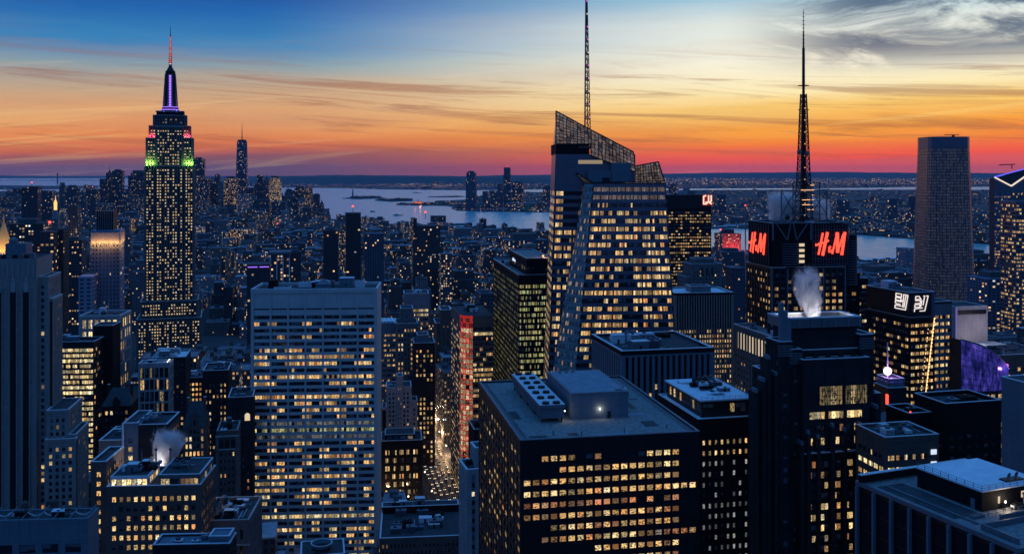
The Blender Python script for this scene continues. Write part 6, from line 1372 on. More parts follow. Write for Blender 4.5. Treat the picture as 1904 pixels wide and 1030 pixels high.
o, W_, L_, z_ = far_tower('tallest downtown glass tower with chamfered sides and needle spire', 438, 458, 345, 5800, 60, (.06, .09, .15), .5, 'skyscraper', None, rot=math.radians(4), bw=6, fh=6, short='the needle-spired glass tower', cat='skyscraper')
m = MB(); m.t = (.05, .075, .13, .16); zt_ = Zat(263, 5800); h_ = W_/2; U = 333
bs = [(0, 0), (W_, 0), (W_, W_), (0, W_)]; tp = [(h_, h_*.05), (W_-h_*.05, h_), (h_, W_-h_*.05), (h_*.05, h_)]
for k in range(4):
    a, b_, t_, t2 = bs[k], bs[(k+1) % 4], tp[k], tp[(k+1) % 4]
    m.poly([(*a, z_), (*b_, z_), (*t_, zt_)], 'city_wall', [(U+k*20, 0), (U+k*20+9, 0), (U+k*20+4.5, 40)]); m.poly([(*b_, z_), (*t2, zt_), (*t_, zt_)], 'city_wall', [(U+k*20+200, 0), (U+k*20+204.5, 40), (U+k*20+195.5, 40)])
m.poly([(*p, zt_) for p in tp], 'city_roof'); m.build('upper_shaft', o)
m = MB(); m.frustum((h_, h_), h_*.8, h_*.8, zt_, zt_+10, 'black_metal', n=12)
for q in range(6): m.frustum((h_, h_), 3.2-q*.45, 2.8-q*.45, zt_+10+q*17, zt_+27+q*17, 'grey_metal' if q % 2 else 'black_metal', n=6)
m.build('spire', o); FAR.append((438, 458, 229, 400, None))
# across the river
jc = [('dark stand-alone tower with tapered crown at the water of the far bank', 866, 884, 321, 6500, 'mech', .10), ('slim unfinished tower with crane on the far bank', 936, 949, 312, 6900, 'redlamp', .08), ('square dark tower left of the unfinished one', 925, 935, 343, 6700, None, .12),
      ('wide grey tower with white lights on the far bank', 952, 973, 341, 7000, 'mech', .45), ('lower block left of the square dark tower', 913, 924, 355, 6900, None, .2), ('small block behind the far bank tower', 897, 907, 356, 7000, None, .2),
      ('broad terraced block on the far bank shore', 940, 995, 379, 6400, None, .3), ('twin of flat blocks beside the crystal tower on the far bank', 1009, 1029, 349, 7000, 'mech', .35), ('tall block in the far bank haze behind the black emblem slab', 1243, 1262, 345, 6900, 'mech', .4),
      ('dark broad block on the far bank right of the black emblem slab', 1334, 1350, 362, 5600, None, .1), ('pale slab pair on the far bank beneath the antenna mast', 1556, 1580, 372, 5200, None, .2), ('grey slab on the far bank near the rounded glass tower', 1650, 1668, 370, 5000, None, .15), ('squat tower on the far bank hill', 1690, 1702, 366, 5200, None, .15)]
for lb, a_, c_, y_, d_, cr, lt in jc: far_tower(lb, a_, c_, y_, d_, None, (.06, .075, .11), lt, 'office_tower', cr, rot=math.radians(-8), bw=8, fh=6, short='far bank' if cr else None, steps=[(0, 1, 0, .82), (.06, .94, .04, 1.0)] if a_ in (866, 936) else None)
# on this side of the river
o, W_, L_, z_ = far_tower('unfinished block lit dull red with a tower crane beside it', 1343, 1378, 436, 2450, 50, (.30, .09, .09), .8, 'unfinished_tower', None, bw=5, fh=4.5, short='the red unfinished block')
m = MB(); m.t = (.05, .05, .06, 0); m.box(W_*.2, W_*.7, 8, 30, z_+1.2, z_+12, 'city_roof'); m.build('core', o)
for k in range(2): lamp('work_light', o, (W_*(.3+.4*k), -25, z_-40), 60000, (1, .15, .15), 2)
for nm, px_, d_, yb_, yt_, L1 in (('tower_crane', 1386, 2400, 480, 385, 30), ('tower_crane', 1340, 2300, 480, 430, 22), ('tower_crane', 516, 3300, 470, 418, 40)):
    m = MB(); zb_, zt_ = 0, Zat(yt_, d_); m.beam((0, 0, zb_), (0, 0, zt_), 1.1, 'grey_metal'); m2 = MB(); m2.beam((-8, 0, zt_-6), (L1, 0, zt_+L1*.55), .7, 'grey_metal'); m3 = MB(); m3.sphere((0, 0, zt_+4), 2.0, 'beacon', n=6)
    c = XY(px_, d_); e = empty(nm, (*c, 0), .3); tag(e, {1386: 'tall crane with red lamp rising over the river bank buildings', 1340: 'smaller crane against the river by the red unfinished block', 516: 'thin crane leaning over rooftops below the gold-lit downtown tower'}[px_], 'crane', 'construction cranes'); m.build('mast', e); m2.build('jib', e); m3.build('warning_light', e)
far_tower('brown block by the river with slim chimney lit windows, under the rounded glass tower', 1804, 1846, 474, 2350, 60, (.10, .075, .075), .4, 'apartment_tower', 'mech', short='the brown riverside block', bw=4)
far_tower('pale narrow riverside slab touching the rounded glass tower', 1684, 1702, 463, 2400, 40, (.22, .25, .30), .05, 'apartment_tower', None, short='the pale riverside slab')
far_tower('office building with bright stepped white floors below the slant-topped glass tower', 1836, 1900, 520, 1250, 40, (.12, .15, .22), .45, 'office_building', 'mech', bw=6)
far_tower('dark mid-rise between the grey finned tower and the red-signed tower', 1362, 1386, 500, 1250, 30, (.05, .065, .10), .15, 'office_building', None)
far_tower('dark stepped block just under the red unfinished block', 1345, 1385, 470, 1700, 30, (.07, .085, .12), .2, 'office_building', 'mech')
far_tower('low wide block with bright parking decks beyond the outline-signed tower', 1618, 1690, 510, 1900, 70, (.10, .12, .15), .35, 'office_building', 'mech', bw=7, short='the low wide deck block')
far_tower('blue-grey tower right behind the red-signed tower edge', 1604, 1640, 530, 1150, 40, (.08, .10, .15), .2, 'office_building', 'mech')
for f in list(FOOT): pass

# ================================================================== ground, water, land
def wobble(pts, n=6, amp=40, seed=1):
    r = random.Random(seed); out = []
    for (a, b_) in zip(pts, pts[1:]+pts[:1]):
        for i in range(n):
            t = i/n; k = amp if i else 0; out.append((a[0]+(b_[0]-a[0])*t + r.uniform(-k, k), a[1]+(b_[1]-a[1])*t + r.uniform(-k, k)))
    return out
def slab(name, pts, z0, z1, mat='land_ground', kind='structure'):
    mb = MB(); mb.prism(pts, z0, z1, mat); return tag(mb.build(name), kind=kind)
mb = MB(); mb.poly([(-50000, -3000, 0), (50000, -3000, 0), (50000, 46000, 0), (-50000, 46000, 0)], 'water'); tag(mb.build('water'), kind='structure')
SHORE = [(3400, 1150), (2500, 1650), (1800, 2200), (1001, 2650), (560, 3080), (138, 3700), (-241, 4250), (-640, 4600), (-1000, 5250), (-1330, 6300), (-1900, 7200), (-2600, 7100), (-3600, 6500)]
isl = SHORE + [(-9000, 5600), (-9000, -2800), (3400, -2800)]
slab('ground', wobble(isl, 5, 25, 3), -3, 2.0)
near_land = SHORE + [(-7000, 6500), (-7000, 0), (3400, 0)]
def inside(p, poly):
    x, y = p; c = False; j = len(poly)-1
    for i in range(len(poly)):
        (xi, yi), (xj, yj) = poly[i], poly[j]
        if (yi > y) != (yj > y) and x < (xj-xi)*(y-yi)/(yj-yi)+xi: c = not c
        j = i
    return c
NJ = [G(735, 381), G(840, 384), G(850, 392), G(900, 394), G(1030, 395), G(1250, 418), G(1600, 437), G(1850, 456), G(2500, 500), G(2700, 400), G(2400, 355), G(1900, 353.5), G(1500, 353), G(1200, 354), G(1060, 357), G(960, 358), G(905, 362), G(866, 371), G(842, 373), G(800, 377), G(735, 379.4)]
slab('far_bank_ground', wobble(NJ, 4, 30, 4), -3, 2.2)
FL = [G(480, 348.5), G(640, 350), G(700, 352), G(860, 354), G(1040, 352), G(1190, 351), G(1560, 350), G(1700, 348), G(2200, 347), (50000, 20000), (50000, 45000), (-16000, 45000), G(300, 333), G(430, 341)]
slab('mainland_ground', FL, -3, 2.4)
slab('far_shore_ground', [G(-300, 351), G(60, 353), G(150, 351.5), G(245, 348), G(238, 345.6), G(100, 346), G(0, 345), G(-300, 345)], -3, 2.4)
BK = [(-3350, 7600), G(-100, 366), G(-300, 362), G(60, 355), G(170, 360), G(260, 361), (-2850, 9900), (-2700, 8300)]
slab('borough_ground', [G(-100, 372), G(-260, 395), G(-300, 356), G(60, 356), G(240, 358), G(330, 366), G(250, 380), G(190, 384), G(110, 375), G(60, 367), G(0, 366)], -3, 2.5)
slab('coast_ground', [G(-400, 331), G(110, 331.5), G(150, 330), (-14000, 45000), (-50000, 45000)], -3, 3)
for nm, p in (('islet_ground', [G(636, 369.4), G(668, 371), G(712, 368.5), G(700, 366.5), G(660, 366.5)]), ('islet_ground', [G(696, 373), G(725, 375.6), G(768, 374), G(760, 371), G(715, 371)]), ('pier_ground', [G(795, 366), G(850, 364.4), G(866, 366), G(850, 367.2), G(800, 367)])): slab(nm, wobble(p, 3, 12, 5), -3, 2.6)
# low ridges
def ridge(name, prof, d0, d1, seed):
    r = random.Random(seed); mb = MB(); P_ = []
    xs = np.linspace(prof[0][0], prof[-1][0], 60); ys = np.interp(xs, [p[0] for p in prof], [p[1] for p in prof]); dm = (d0+d1)/2
    for x, y in zip(xs, ys):
        h = max(4, Zat(y + r.uniform(-.35, .35), dm)); P_.append((XY(x, d0), XY(x, dm), XY(x, d1), h))
    for a, b_ in zip(P_, P_[1:]):
        fr = lambda p: [(p[0][0], p[0][1], 2), ((p[0][0]+p[1][0])/2, (p[0][1]+p[1][1])/2, p[3]*.8), (p[1][0], p[1][1], p[3]), (p[2][0], p[2][1], 2)]
        A, B_ = fr(a), fr(b_)
        for i in range(3): mb.poly([A[i], B_[i], B_[i+1], A[i+1]], 'land_ground')
    return tag(mb.build(name), kind='structure')
ridge('hills', [(455, 333), (500, 330), (560, 327.2), (620, 325.6), (720, 326.4), (840, 327.5), (1000, 329), (1100, 331)], 17500, 24000, 1)
ridge('hills', [(880, 327), (1050, 324.5), (1250, 322.8), (1440, 320.6), (1560, 320.0), (1720, 321.5), (1900, 322), (2200, 321)], 32000, 42000, 2)
ridge('hills', [(-300, 326), (0, 326.8), (110, 327.4), (240, 327), (420, 327.4), (560, 327)], 34000, 43000, 3)

# ================================================================== thousands of plain buildings
avs = [-5200+270*k for k in range(17)] ; s6 = 155
s6 = XY(833, 758)[0]*math.cos(TH) + 758*math.sin(TH)
AV = sorted([s6-280*k for k in range(1, 24)] + [s6] + [s6+244*1, s6+500, s6+780, s6+1060, s6+1330, s6+1600, s6+1900])
ct, st_ = math.cos(TH), math.sin(TH)
def st2xy(s, t): return (s*ct - t*st_, s*st_ + t*ct)
FB = []
for (c, rot, x0, x1, y0, y1, d) in FOOT:
    u = (math.cos(rot), math.sin(rot)); a = (-u[1], u[0]); FB.append((c[0], c[1], u[0], u[1], x0, x1, y0, y1))
FBa = np.array(FB)
def hits_hero(x, y, r):
    dx, dy = x-FBa[:, 0], y-FBa[:, 1]; lx = dx*FBa[:, 2]+dy*FBa[:, 3]; ly = -dx*FBa[:, 3]+dy*FBa[:, 2]
    return bool(np.any((lx > FBa[:, 4]-r) & (lx < FBa[:, 5]+r) & (ly > FBa[:, 6]-r) & (ly < FBa[:, 7]+r)))
EX = [-200, 90, 180, 240, 260, 330, 380, 470, 700, 740, 760, 850, 900, 1020, 1360, 1500, 1640, 1800, 2100]
EY = [700, 700, 770, 760, 700, 655, 650, 650, 610, 650, 640, 640, 590, 590, 600, 650, 720, 640, 560]
# screen windows that must stay open: (px0, px1, nearest y allowed, up to distance)
KEEP = [(-200, 480, 1070, 400), (700, 795, 936, 745), (780, 872, 960, 900), (225, 345, 800, 675), (90, 250, 880, 690), (470, 705, 960, 590), (340, 470, 905, 655), (1600, 1780, 800, 560), (1740, 1910, 790, 640), (1360, 1450, 760, 610), (1220, 1362, 740, 750), (888, 1024, 760, 690), (262, 372, 652, 1230),
        (150, 225, 640, 950), (440, 700, 528, 1150), (1700, 1810, 578, 1500), (1840, 1930, 590, 1500), (745, 800, 590, 1000), (700, 740, 655, 950), (1100, 1330, 660, 1100)]
plain = []
rg = random.Random(5)
for ai in range(len(AV)-1):
    s0, s1 = AV[ai]+16, AV[ai+1]-16
    t = 250.0
    while t < 7400:
        tb0, tb1 = t+9, t+71; big = 1.0 if t < 2300 else (1.35 if t < 4200 else 1.7)
        for row in (0, 1):
            ta, tc = (tb0, (tb0+tb1)/2) if row == 0 else ((tb0+tb1)/2, tb1)
            s = s0
            while s < s1-6:
                wd = rg.choice([14, 18, 22, 26, 34, 48])*big*(1.0 if t > 900 else .95); wd = min(wd, s1-s)
                sm_, tm_ = s+wd/2, (ta+tc)/2; x, y = st2xy(sm_, tm_); s += wd + (0.0 if rg.random() < .75 else 4)
                if y < 260 or abs(x)/y > .60: rg.random(); continue
                if not inside((x, y), near_land): continue
                far = y > 2500
                if hits_hero(x, y, wd*.5+3 if y < 1300 else wd*.4): continue
                u_ = rg.random()
                if y < 1500: h = 18+rg.expovariate(1/26) if u_ < .75 else rg.uniform(50, 120)
                elif y < 2400: h = 16+rg.expovariate(1/17) if u_ < .92 else rg.uniform(50, 95)
                elif y < 5000: h = 11+rg.expovariate(1/8) if u_ < .965 else rg.uniform(30, 62)
                else: h = 14+rg.expovariate(1/18)
                if x < -900 and y > 2500: h *= 1.35
                px, _ = proj(x, y, 0); pe = (wd*.6)/y*F
                capy = np.interp(px, EX, EY)
                if y < 640: capy = max(capy, 975)
                elif y < 800: capy += 50
                for (k0, k1, ky, kd) in KEEP:
                    if px+pe > k0 and px-pe < k1 and y < kd: capy = max(capy, ky)
                hm = Zat(capy, y-wd*.5) if y < 1500 else 1e9
                if h > hm: h = hm*rg.uniform(.8, 1.0)
                if x > 250 and y > 1900: h = min(h, 20)
                if h < 9: continue
                h = min(h, 190)
                tone = rg.choice(TONES); k_ = rg.uniform(.3, 1.0); tone = tuple(c_*k_ for c_ in tone)
                lit = max(.0, rg.gauss(.07, .10)) if rg.random() < .88 else rg.uniform(.3, .8)
                plain.append(dict(s0=sm_-wd/2+.1, s1=sm_+wd/2-.1, t0=ta+.1, t1=tc-.1, h=h, tone=tone, lit=lit, x=x, y=y, far=far, seed=rg.random(), rt=rg.choice([(.16, .18, .21), (.36, .39, .43), (.06, .065, .075), (.22, .24, .27), (.10, .11, .12)])))
        t += 80
# far bank and hills
def scatter(poly, n, hh, seed, sz=(18, 60), big=.03):
    r = random.Random(seed); xs = [p[0] for p in poly]; ys = [p[1] for p in poly]; k = 0; out = []
    while k < n:
        # even over the picture: draw the distance in 1/d
        y = 1/r.uniform(1/max(ys), 1/min(ys)); x = r.uniform(-.62, .62)*y
        k += 1
        if not inside((x, y), poly) or hits_hero(x, y, 25): continue
        w1, w2 = r.uniform(*sz), r.uniform(*sz); h = hh*r.uniform(.5, 1.3) if r.random() > big else hh*r.uniform(2.2, 4.5)
        out.append((x, y, w1, w2, h, r.uniform(0, 1.5), r.random()))
    return out
SC = scatter(NJ, 9000, 12, 1, (16, 55), .04) + scatter([G(-100, 372), G(-260, 395), G(-300, 356), G(60, 356), G(240, 358), G(330, 366), G(250, 380), G(190, 384), G(110, 375), G(60, 367), G(0, 366)], 2600, 16, 2, (30, 90)) + scatter(FL, 5200, 13, 3, (60, 220), .02)
# which plain buildings show, and how large: front to back coverage of a coarse frame
GW, GH = 952, 515; cov = np.zeros((GH, GW), bool)
def rect(L_, x0, x1, y0, y1, c, rot, z1):
    u = (math.cos(rot), math.sin(rot)); a = (-u[1], u[0]); P = [(c[0]+u[0]*x+a[0]*y, c[1]+u[1]*x+a[1]*y) for x in (x0, x1) for y in (y0, y1)]
    q = [proj(p[0], p[1], z1) for p in P]; return min(v[0] for v in q)/2, max(v[0] for v in q)/2, max(v[1] for v in q)/2, min(v[1] for v in q)/2
jobs = []
for b_ in HEROES:
    if b_.box2[0] < 1e8: jobs.append((b_.c[1], 'h', (b_.box2[0]/2, b_.box2[2]/2, b_.box2[1]/2+1.5, 0)))
for f in FAR: jobs.append((H*F/(f[3]-318), 'h', (f[0]/2, f[1]/2, f[2]/2, 0)))
for p in plain:
    q = [proj(*st2xy(s, t), p['h']) for s in (p['s0'], p['s1']) for t in (p['t0'], p['t1'])]
    p['r'] = (min(v[0] for v in q)/2, max(v[0] for v in q)/2, max(v[1] for v in q)/2, min(v[1] for v in q)/2); jobs.append((p['y'], 'p', p))
jobs.sort(key=lambda j: j[0])
for d, k, p in jobs:
    r = p if k == 'h' else p['r']; x0, x1 = max(0, int(round(r[0]))), min(GW, int(round(r[1]))); yf, yb = int(r[2]), int(r[3]); y0 = max(0, yf if k == 'h' else yb)
    if x1 <= x0 or y0 >= GH:
        if k == 'p': p['vis'] = 0
        continue
    v = cov[y0:, x0:x1]
    if k == 'p': p['vis'] = int((~v).sum())
    v[:] = True
plain = [p for p in plain if p['vis'] > 0 or abs(p['x']) < .58*p['y']]
plain.sort(key=lambda p: -p['vis'])
print('plain', len(plain), [p['vis'] for p in plain[:260:40]])
def build_plain(p, mw, mr, mt, parent=None):
    r = random.Random(p['seed']); s0, s1, t0, t1, h = p['s0'], p['s1'], p['t0'], p['t1'], p['h']; o = p.get('o', (0, 0)); s0 -= o[0]; s1 -= o[0]; t0 -= o[1]; t1 -= o[1]
    if p['far']:
        city_mesh(mw, s0, s1, t0, t1, 0, h, p['tone'], p['lit']*1.1, 4.0, 3.6, roof=False); mr.t = p['rt']+(0.0,); mr.poly([(s0, t0, h), (s1, t0, h), (s1, t1, h), (s0, t1, h)], 'city_roof')
        if r.random() < .6: a = r.uniform(.15, .6); city_box(mt, s0+(s1-s0)*a, s0+(s1-s0)*(a+.25), t0+8, t0+16, h, h+r.uniform(2, 6), p['rt'])
        return
    st_b = h > 45 and r.random() < .6; h1 = h*r.uniform(.72, .9) if st_b else h
    city_mesh(mw, s0, s1, t0, t1, 0, h1, p['tone'], p['lit'], r.choice([2.6, 3.0, 3.4]), r.choice([3.4, 3.8, 4.1]), roof=False)
    mr.t = p['rt']+(0.0,); mr.poly([(s0, t0, h1), (s1, t0, h1), (s1, t1, h1), (s0, t1, h1)], 'city_roof')
    # parapet
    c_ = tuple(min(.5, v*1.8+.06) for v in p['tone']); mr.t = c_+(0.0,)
    for bx in ((s0, s1, t0, t0+.6), (s0, s1, t1-.6, t1), (s0, s0+.6, t0+.6, t1-.6), (s1-.6, s1, t0+.6, t1-.6)): mr.box(*bx, h1+.01, h1+1.1, 'city_roof')
    if st_b:
        i_ = min(s1-s0, t1-t0)*.16; city_mesh(mw, s0+i_, s1-i_, t0+i_, t1-i_, h1+.02, h, p['tone'], p['lit'], 3.0, 3.7, roof=False); s0, s1, t0, t1 = s0+i_, s1-i_, t0+i_, t1-i_
        mr.t = p['rt']+(0.0,); mr.box(s0-.3, s1+.3, t0-.3, t1+.3, h, h+.8, 'city_roof'); h += .8
    n = r.choice([1, 2, 2, 3])
    for k in range(n):
        w1, w2 = r.uniform(2.5, 7), r.uniform(2.5, 7); xx, yy = r.uniform(s0+1, max(s0+1.1, s1-w1-1)), r.uniform(t0+1, max(t0+1.1, t1-w2-1)); city_box(mt, xx, xx+w1, yy, yy+w2, h+.02+k*.01, h+r.uniform(2, 5.5), r.choice([(.12, .14, .17), (.25, .3, .36), (.06, .07, .08), p['tone']]))
    if p.get('tank'):
        cx_, cy_ = s0+(s1-s0)*.3, t0+(t1-t0)*.5; mt.t = (.07, .06, .055, 0.0); mt.frustum((cx_, cy_), 2.0, 1.9, h+3.4, h+7.2, 'city_roof', n=10, cap=False); mt.frustum((cx_, cy_), 2.1, .05, h+7.2, h+8.6, 'city_roof', n=10, cap=False)
        for q in range(4): a = math.pi/4+q*math.pi/2; mt.beam((cx_+math.cos(a)*1.5, cy_+math.sin(a)*1.5, h), (cx_+math.cos(a)*1.5, cy_+math.sin(a)*1.5, h+3.4), .15, 'city_roof')
# landmarks to name the neighbours by
LM = [(b_.short, b_.box2) for b_ in HEROES if b_.short and b_.box2[0] < 1900 and b_.box2[2] > 0] + [(f[4], [f[0], f[2], f[1], f[3]]) for f in FAR if f[4] and f[4].startswith('the ')]
NI = 175
ind = plain[:NI]; rest = plain[NI:]
byk = {}
for p in ind:
    p['tank'] = p['seed'] > .55 and not p['far']
    px, py = (p['r'][0]+p['r'][1]), p['r'][2]*2; best = None
    for nm, bx in LM:
        cxm = min(max(px, bx[0]), bx[2]); dy_ = max(0, bx[1]-py, py-bx[3]); dd = abs(px-cxm)*1.0 + dy_*1.2
        if bx[0] <= px <= bx[2] and py < bx[1]: rel, dd = 'above', (bx[1]-py)*1.0
        elif px < bx[0]: rel = 'left of'
        elif px > bx[2]: rel = 'right of'
        else: rel = 'before'
        if best is None or dd < best[0]: best = (dd, nm, rel)
    tn = sum(p['tone'])/3; col = 'black' if tn < .05 else 'dark grey' if tn < .085 else 'grey' if tn < .13 else 'pale grey'
    if p['tone'][0] > p['tone'][2]*1.15: col = 'brown' if tn > .07 else 'dark brown'
    kind = 'tower' if p['h'] > 62 else ('block' if p['h'] > 30 else 'low block'); p['lab'] = [col, kind, best[1], best[2]]; byk.setdefault((best[1], best[2]), []).append(p)
ORD = ['first', 'second', 'third', 'fourth', 'fifth', 'sixth', 'seventh', 'eighth', 'ninth', 'tenth', 'eleventh', 'twelfth'] + [f'{n}th' for n in range(13, 60)]
for (nm, rel), ps in byk.items():
    ps.sort(key=lambda p: p['r'][0]+p['r'][1])
    for i, p in enumerate(ps):
        col, kind = p['lab'][0], p['lab'][1]; lt = 'with many lit windows' if p['lit'] > .42 else ('nearly unlit' if p['lit'] < .06 else ''); tk = 'water tank' if p['tank'] else ''
        t_ = f"{col} {'tank-topped ' if tk else ''}{kind},"
        p['label'] = f"{t_} {ORD[i]} from left of those {rel} {nm}" if len(ps) > 1 else f"{t_} alone {rel} {nm}"
for p in ind:
    wx, wy = st2xy(p['s0'], p['t0']); p['o'] = (p['s0'], p['t0']); e = empty('city_building', (wx, wy, 0), TH)
    tag(e, p['label'], 'building', GRP); mw, mr, mt = MB(), MB(), MB(); build_plain(p, mw, mr, mt)
    mw.build('wall', e); mr.build('roof', e); 
    for q in range(0, len(mt.f)):
        pass
    k0 = 0
    while k0 < len(mt.f):        # every box or tank that stands free is a part of its own
        kn = k0 + (5 if (p['tank'] is False or k0 + 5 <= len(mt.f) - 44) else len(mt.f) - k0)
        kn = min(kn, len(mt.f)); sub = MB(); 
        for f_i in range(k0, kn):
            f = mt.f[f_i]; sub.t = mt.tone[f[0]]; sub.poly([mt.v[v_] for v_ in f], mt.mats[mt.mi[f_i]])
        sub.build('water_tank' if kn - k0 > 5 else 'rooftop_unit', e); k0 = kn
mw, mr, mt = MB(), MB(), MB()
for p in rest: p['tank'] = p['seed'] > .75 and p['y'] < 1800; build_plain(p, mw, mr, mt)
for m, nm in ((mw, 'distant_buildings'), (mr, None), (mt, None)):
    pass
base = MB(); base.v = mw.v[:]; base.f = mw.f[:]; base.mi = mw.mi[:]; base.uv = mw.uv[:]; base.tone = mw.tone[:]; base.mats = mw.mats[:]; base.t = (0, 0, 0, 0)
for m in (mr, mt):
    k = len(base.v); base.v += m.v; base.f += [tuple(i+k for i in f) for f in m.f]; idx = [base.mat(x) for x in m.mats]; base.mi += [idx[i] for i in m.mi]; base.uv += m.uv; base.tone += m.tone
o = base.build('distant_buildings'); o.rotation_euler = (0, 0, TH); tag(o, 'countless small dark rooftops and walls filling the island between the towers', 'buildings', kind='stuff')
mb = MB()
for (x, y, w1, w2, h, a, sd) in SC:
    r = random.Random(sd); tone = tuple(c_*r.uniform(.3, .7) for c_ in r.choice(TONES)); mb.t = tone+(r.uniform(.0, .35),)
    ca, sa = math.cos(a), math.sin(a); P = [(x+ca*i*w1/2-sa*j*w2/2, y+sa*i*w1/2+ca*j*w2/2) for i, j in ((-1, -1), (1, -1), (1, 1), (-1, 1))]; U = r.randint(1, 900)*50
    for k in range(4):
        p, q = P[k], P[(k+1) % 4]; nb = max(1, int(w1/9)); nf = max(1, round(h/7)); mb.poly([(*p, 2.3), (*q, 2.3), (*q, h), (*p, h)], 'city_wall', [(U+k*9, 0), (U+k*9+nb, 0), (U+k*9+nb, nf), (U+k*9, nf)])
    mb.t = r.choice([(.10, .13, .17), (.05, .06, .08), (.16, .2, .25)])+(0.0,); mb.poly([(*p, h) for p in P], 'city_roof')
tag(mb.build('far_bank_buildings'), 'low hazy buildings across the river and beyond the bay', 'buildings', kind='stuff')

# ================================================================== far lights
r = random.Random(9)
def lights(name, spots, label):
    mb = MB()
    for (x, y, z, s, mt) in spots:
        for f in (((-1, 0), (0, -1)), ((0, -1), (1, 0)), ((1, 0), (0, 1)), ((0, 1), (-1, 0))):
            (a, b_), (c, d) = f
            mb.poly([(x+a*s, y+b_*s, z), (x+c*s, y+d*s, z), (x, y, z+s)], mt)
            mb.poly([(x+c*s, y+d*s, z), (x+a*s, y+b_*s, z), (x, y, z-s)], mt)
    return tag(mb.build(name), label, 'lights', kind='stuff')
sp = []
cols = ['far_orange']*6 + ['far_white']*3 + ['far_red', 'far_blue']
for k in range(2600):
    px = r.uniform(1210, 1904) if r.random() < .62 else r.uniform(700, 1240); yy = r.choice([333, 336, 338.5, 341, 343.5]) + r.gauss(0, 1.3)
    if yy < 329: continue
    x, y = G(px, yy); sp.append((x, y, r.uniform(8, 30), r.uniform(.25, .9)*y/1820*.55, r.choice(cols)))
for k in range(1500):
    px, yy = r.uniform(860, 1904), r.uniform(353, 440); x, y = G(px, yy)
    if inside((x, y), NJ): sp.append((x, y, r.uniform(6, 26), r.uniform(.2, .75)*y/1820*.5, r.choice(cols)))
for k in range(420):
    px = r.uniform(845, 1900); yy = np.interp(px, [850, 1030, 1250, 1600, 1850, 2500], [391.5, 394, 417, 436, 455, 500]) - r.uniform(0.2, 2.2); x, y = G(px, yy); sp.append((x, y, 6, r.uniform(.4, .9)*y/1820*.5, r.choice(cols)))
for k in range(150): x, y = G(r.uniform(735, 868), r.gauss(380.3, .5)); sp.append((x, y, 6, r.uniform(.4, .8)*y/1820*.5, 'far_orange'))
for k in range(330):
    px = r.gauss(795, 45) if k % 2 else r.uniform(500, 1100); x, y = G(px, r.gauss(348.5, 1.6)); sp.append((x, y, r.uniform(8, 50), r.uniform(.3, .9)*y/1820*.5, r.choice(['far_orange', 'far_orange', 'far_red', 'far_white'])))
for k in range(330):
    px = r.gauss(30, 26) if k % 3 else r.uniform(0, 240); yy = r.gauss(374, 2.5) if k % 3 else r.uniform(349, 366); x, y = G(px, yy); sp.append((x, y, r.uniform(6, 20), r.uniform(.3, .8)*y/1820*.5, r.choice(['far_orange', 'far_red', 'far_white'])))
lights('city_lights', sp, 'dense small orange and white lamps of the far shore')
sp = []
for k in range(1500):
    y = 1/r.uniform(1/5200, 1/900); x = r.uniform(-.54, .54)*y
    if not inside((x, y), near_land): continue
    sp.append((x, y, r.uniform(8, 34), r.uniform(.22, .6)*y/1820*.62, r.choice(cols)))
lights('street_lights', sp, 'scattered street and roof lamps between the island rooftops')

# ================================================================== bridge, statue, islands
e = empty('suspension_bridge', (*XY(107, 19500), 0), math.radians(8)); tag(e, 'distant suspension bridge with tall tower over the bay narrows', 'bridge')
for k, x in enumerate((0, -1300)):
    mb = MB()
    for s_ in (-1, 1): mb.beam((x-9*s_, 16*s_, 0), (x-9*s_, 12*s_, 205), 9, 'grey_metal', 7)
    mb.box(x-14, x+14, -14, 14, 195, 206, 'grey_metal', bottom=True); mb.box(x-14, x+14, -12, 12, 100, 110, 'grey_metal', bottom=True); mb.build('tower', e)
mb = MB(); mb.box(-2600, 1100, -14, 14, 62, 70, 'grey_metal', bottom=True); mb.build('deck', e)
mb = MB(); N_ = 20
for (xa, xb_, sag, za, zb_) in ((-1300, 0, 118, 205, 205), (0, 700, 30, 205, 68), (-2000, -1300, 30, 68, 205)):
    for i in range(N_):
        f = lambda t: (xa+(xb_-xa)*t, -13, za+(zb_-za)*t - sag*4*t*(1-t)); mb.beam(f(i/N_), f((i+1)/N_), 1.6, 'grey_metal')
mb.build('cable', e)
c = G(656, 368.6); e = empty('statue', (c[0], c[1], 2)); tag(e, 'small dark robed statue with raised arm on the harbour islet', 'statue')
mb = MB(); mb.frustum((0, 0), 28, 20, 0, 14, 'dark_stone', n=8); mb.frustum((0, 0), 11, 8, 14, 46, 'grey_stone', n=4, ph=math.pi/4); mb.build('pedestal', e)
mb = MB()
prof = [(6.2, 46), (5.6, 56), (4.6, 66), (4.8, 74), (3.0, 79), (1.5, 80.5), (2.1, 83), (1.9, 86), (.6, 88)]
for (r0, z0_), (r1, z1_) in zip(prof, prof[1:]): mb.frustum((0, 0), r0, r1, z0_, z1_, 'copper', n=10)
mb.beam((3.6, 0, 76), (6.2, 0, 88), 1.4, 'copper', .9); mb.beam((6.2, 0, 88), (6.4, 0, 92.5), .8, 'copper'); mb.build('figure', e)
mb = MB(); mb.sphere((6.4, 0, 94), 1.6, 'far_orange', n=8); mb.build('torch', e)
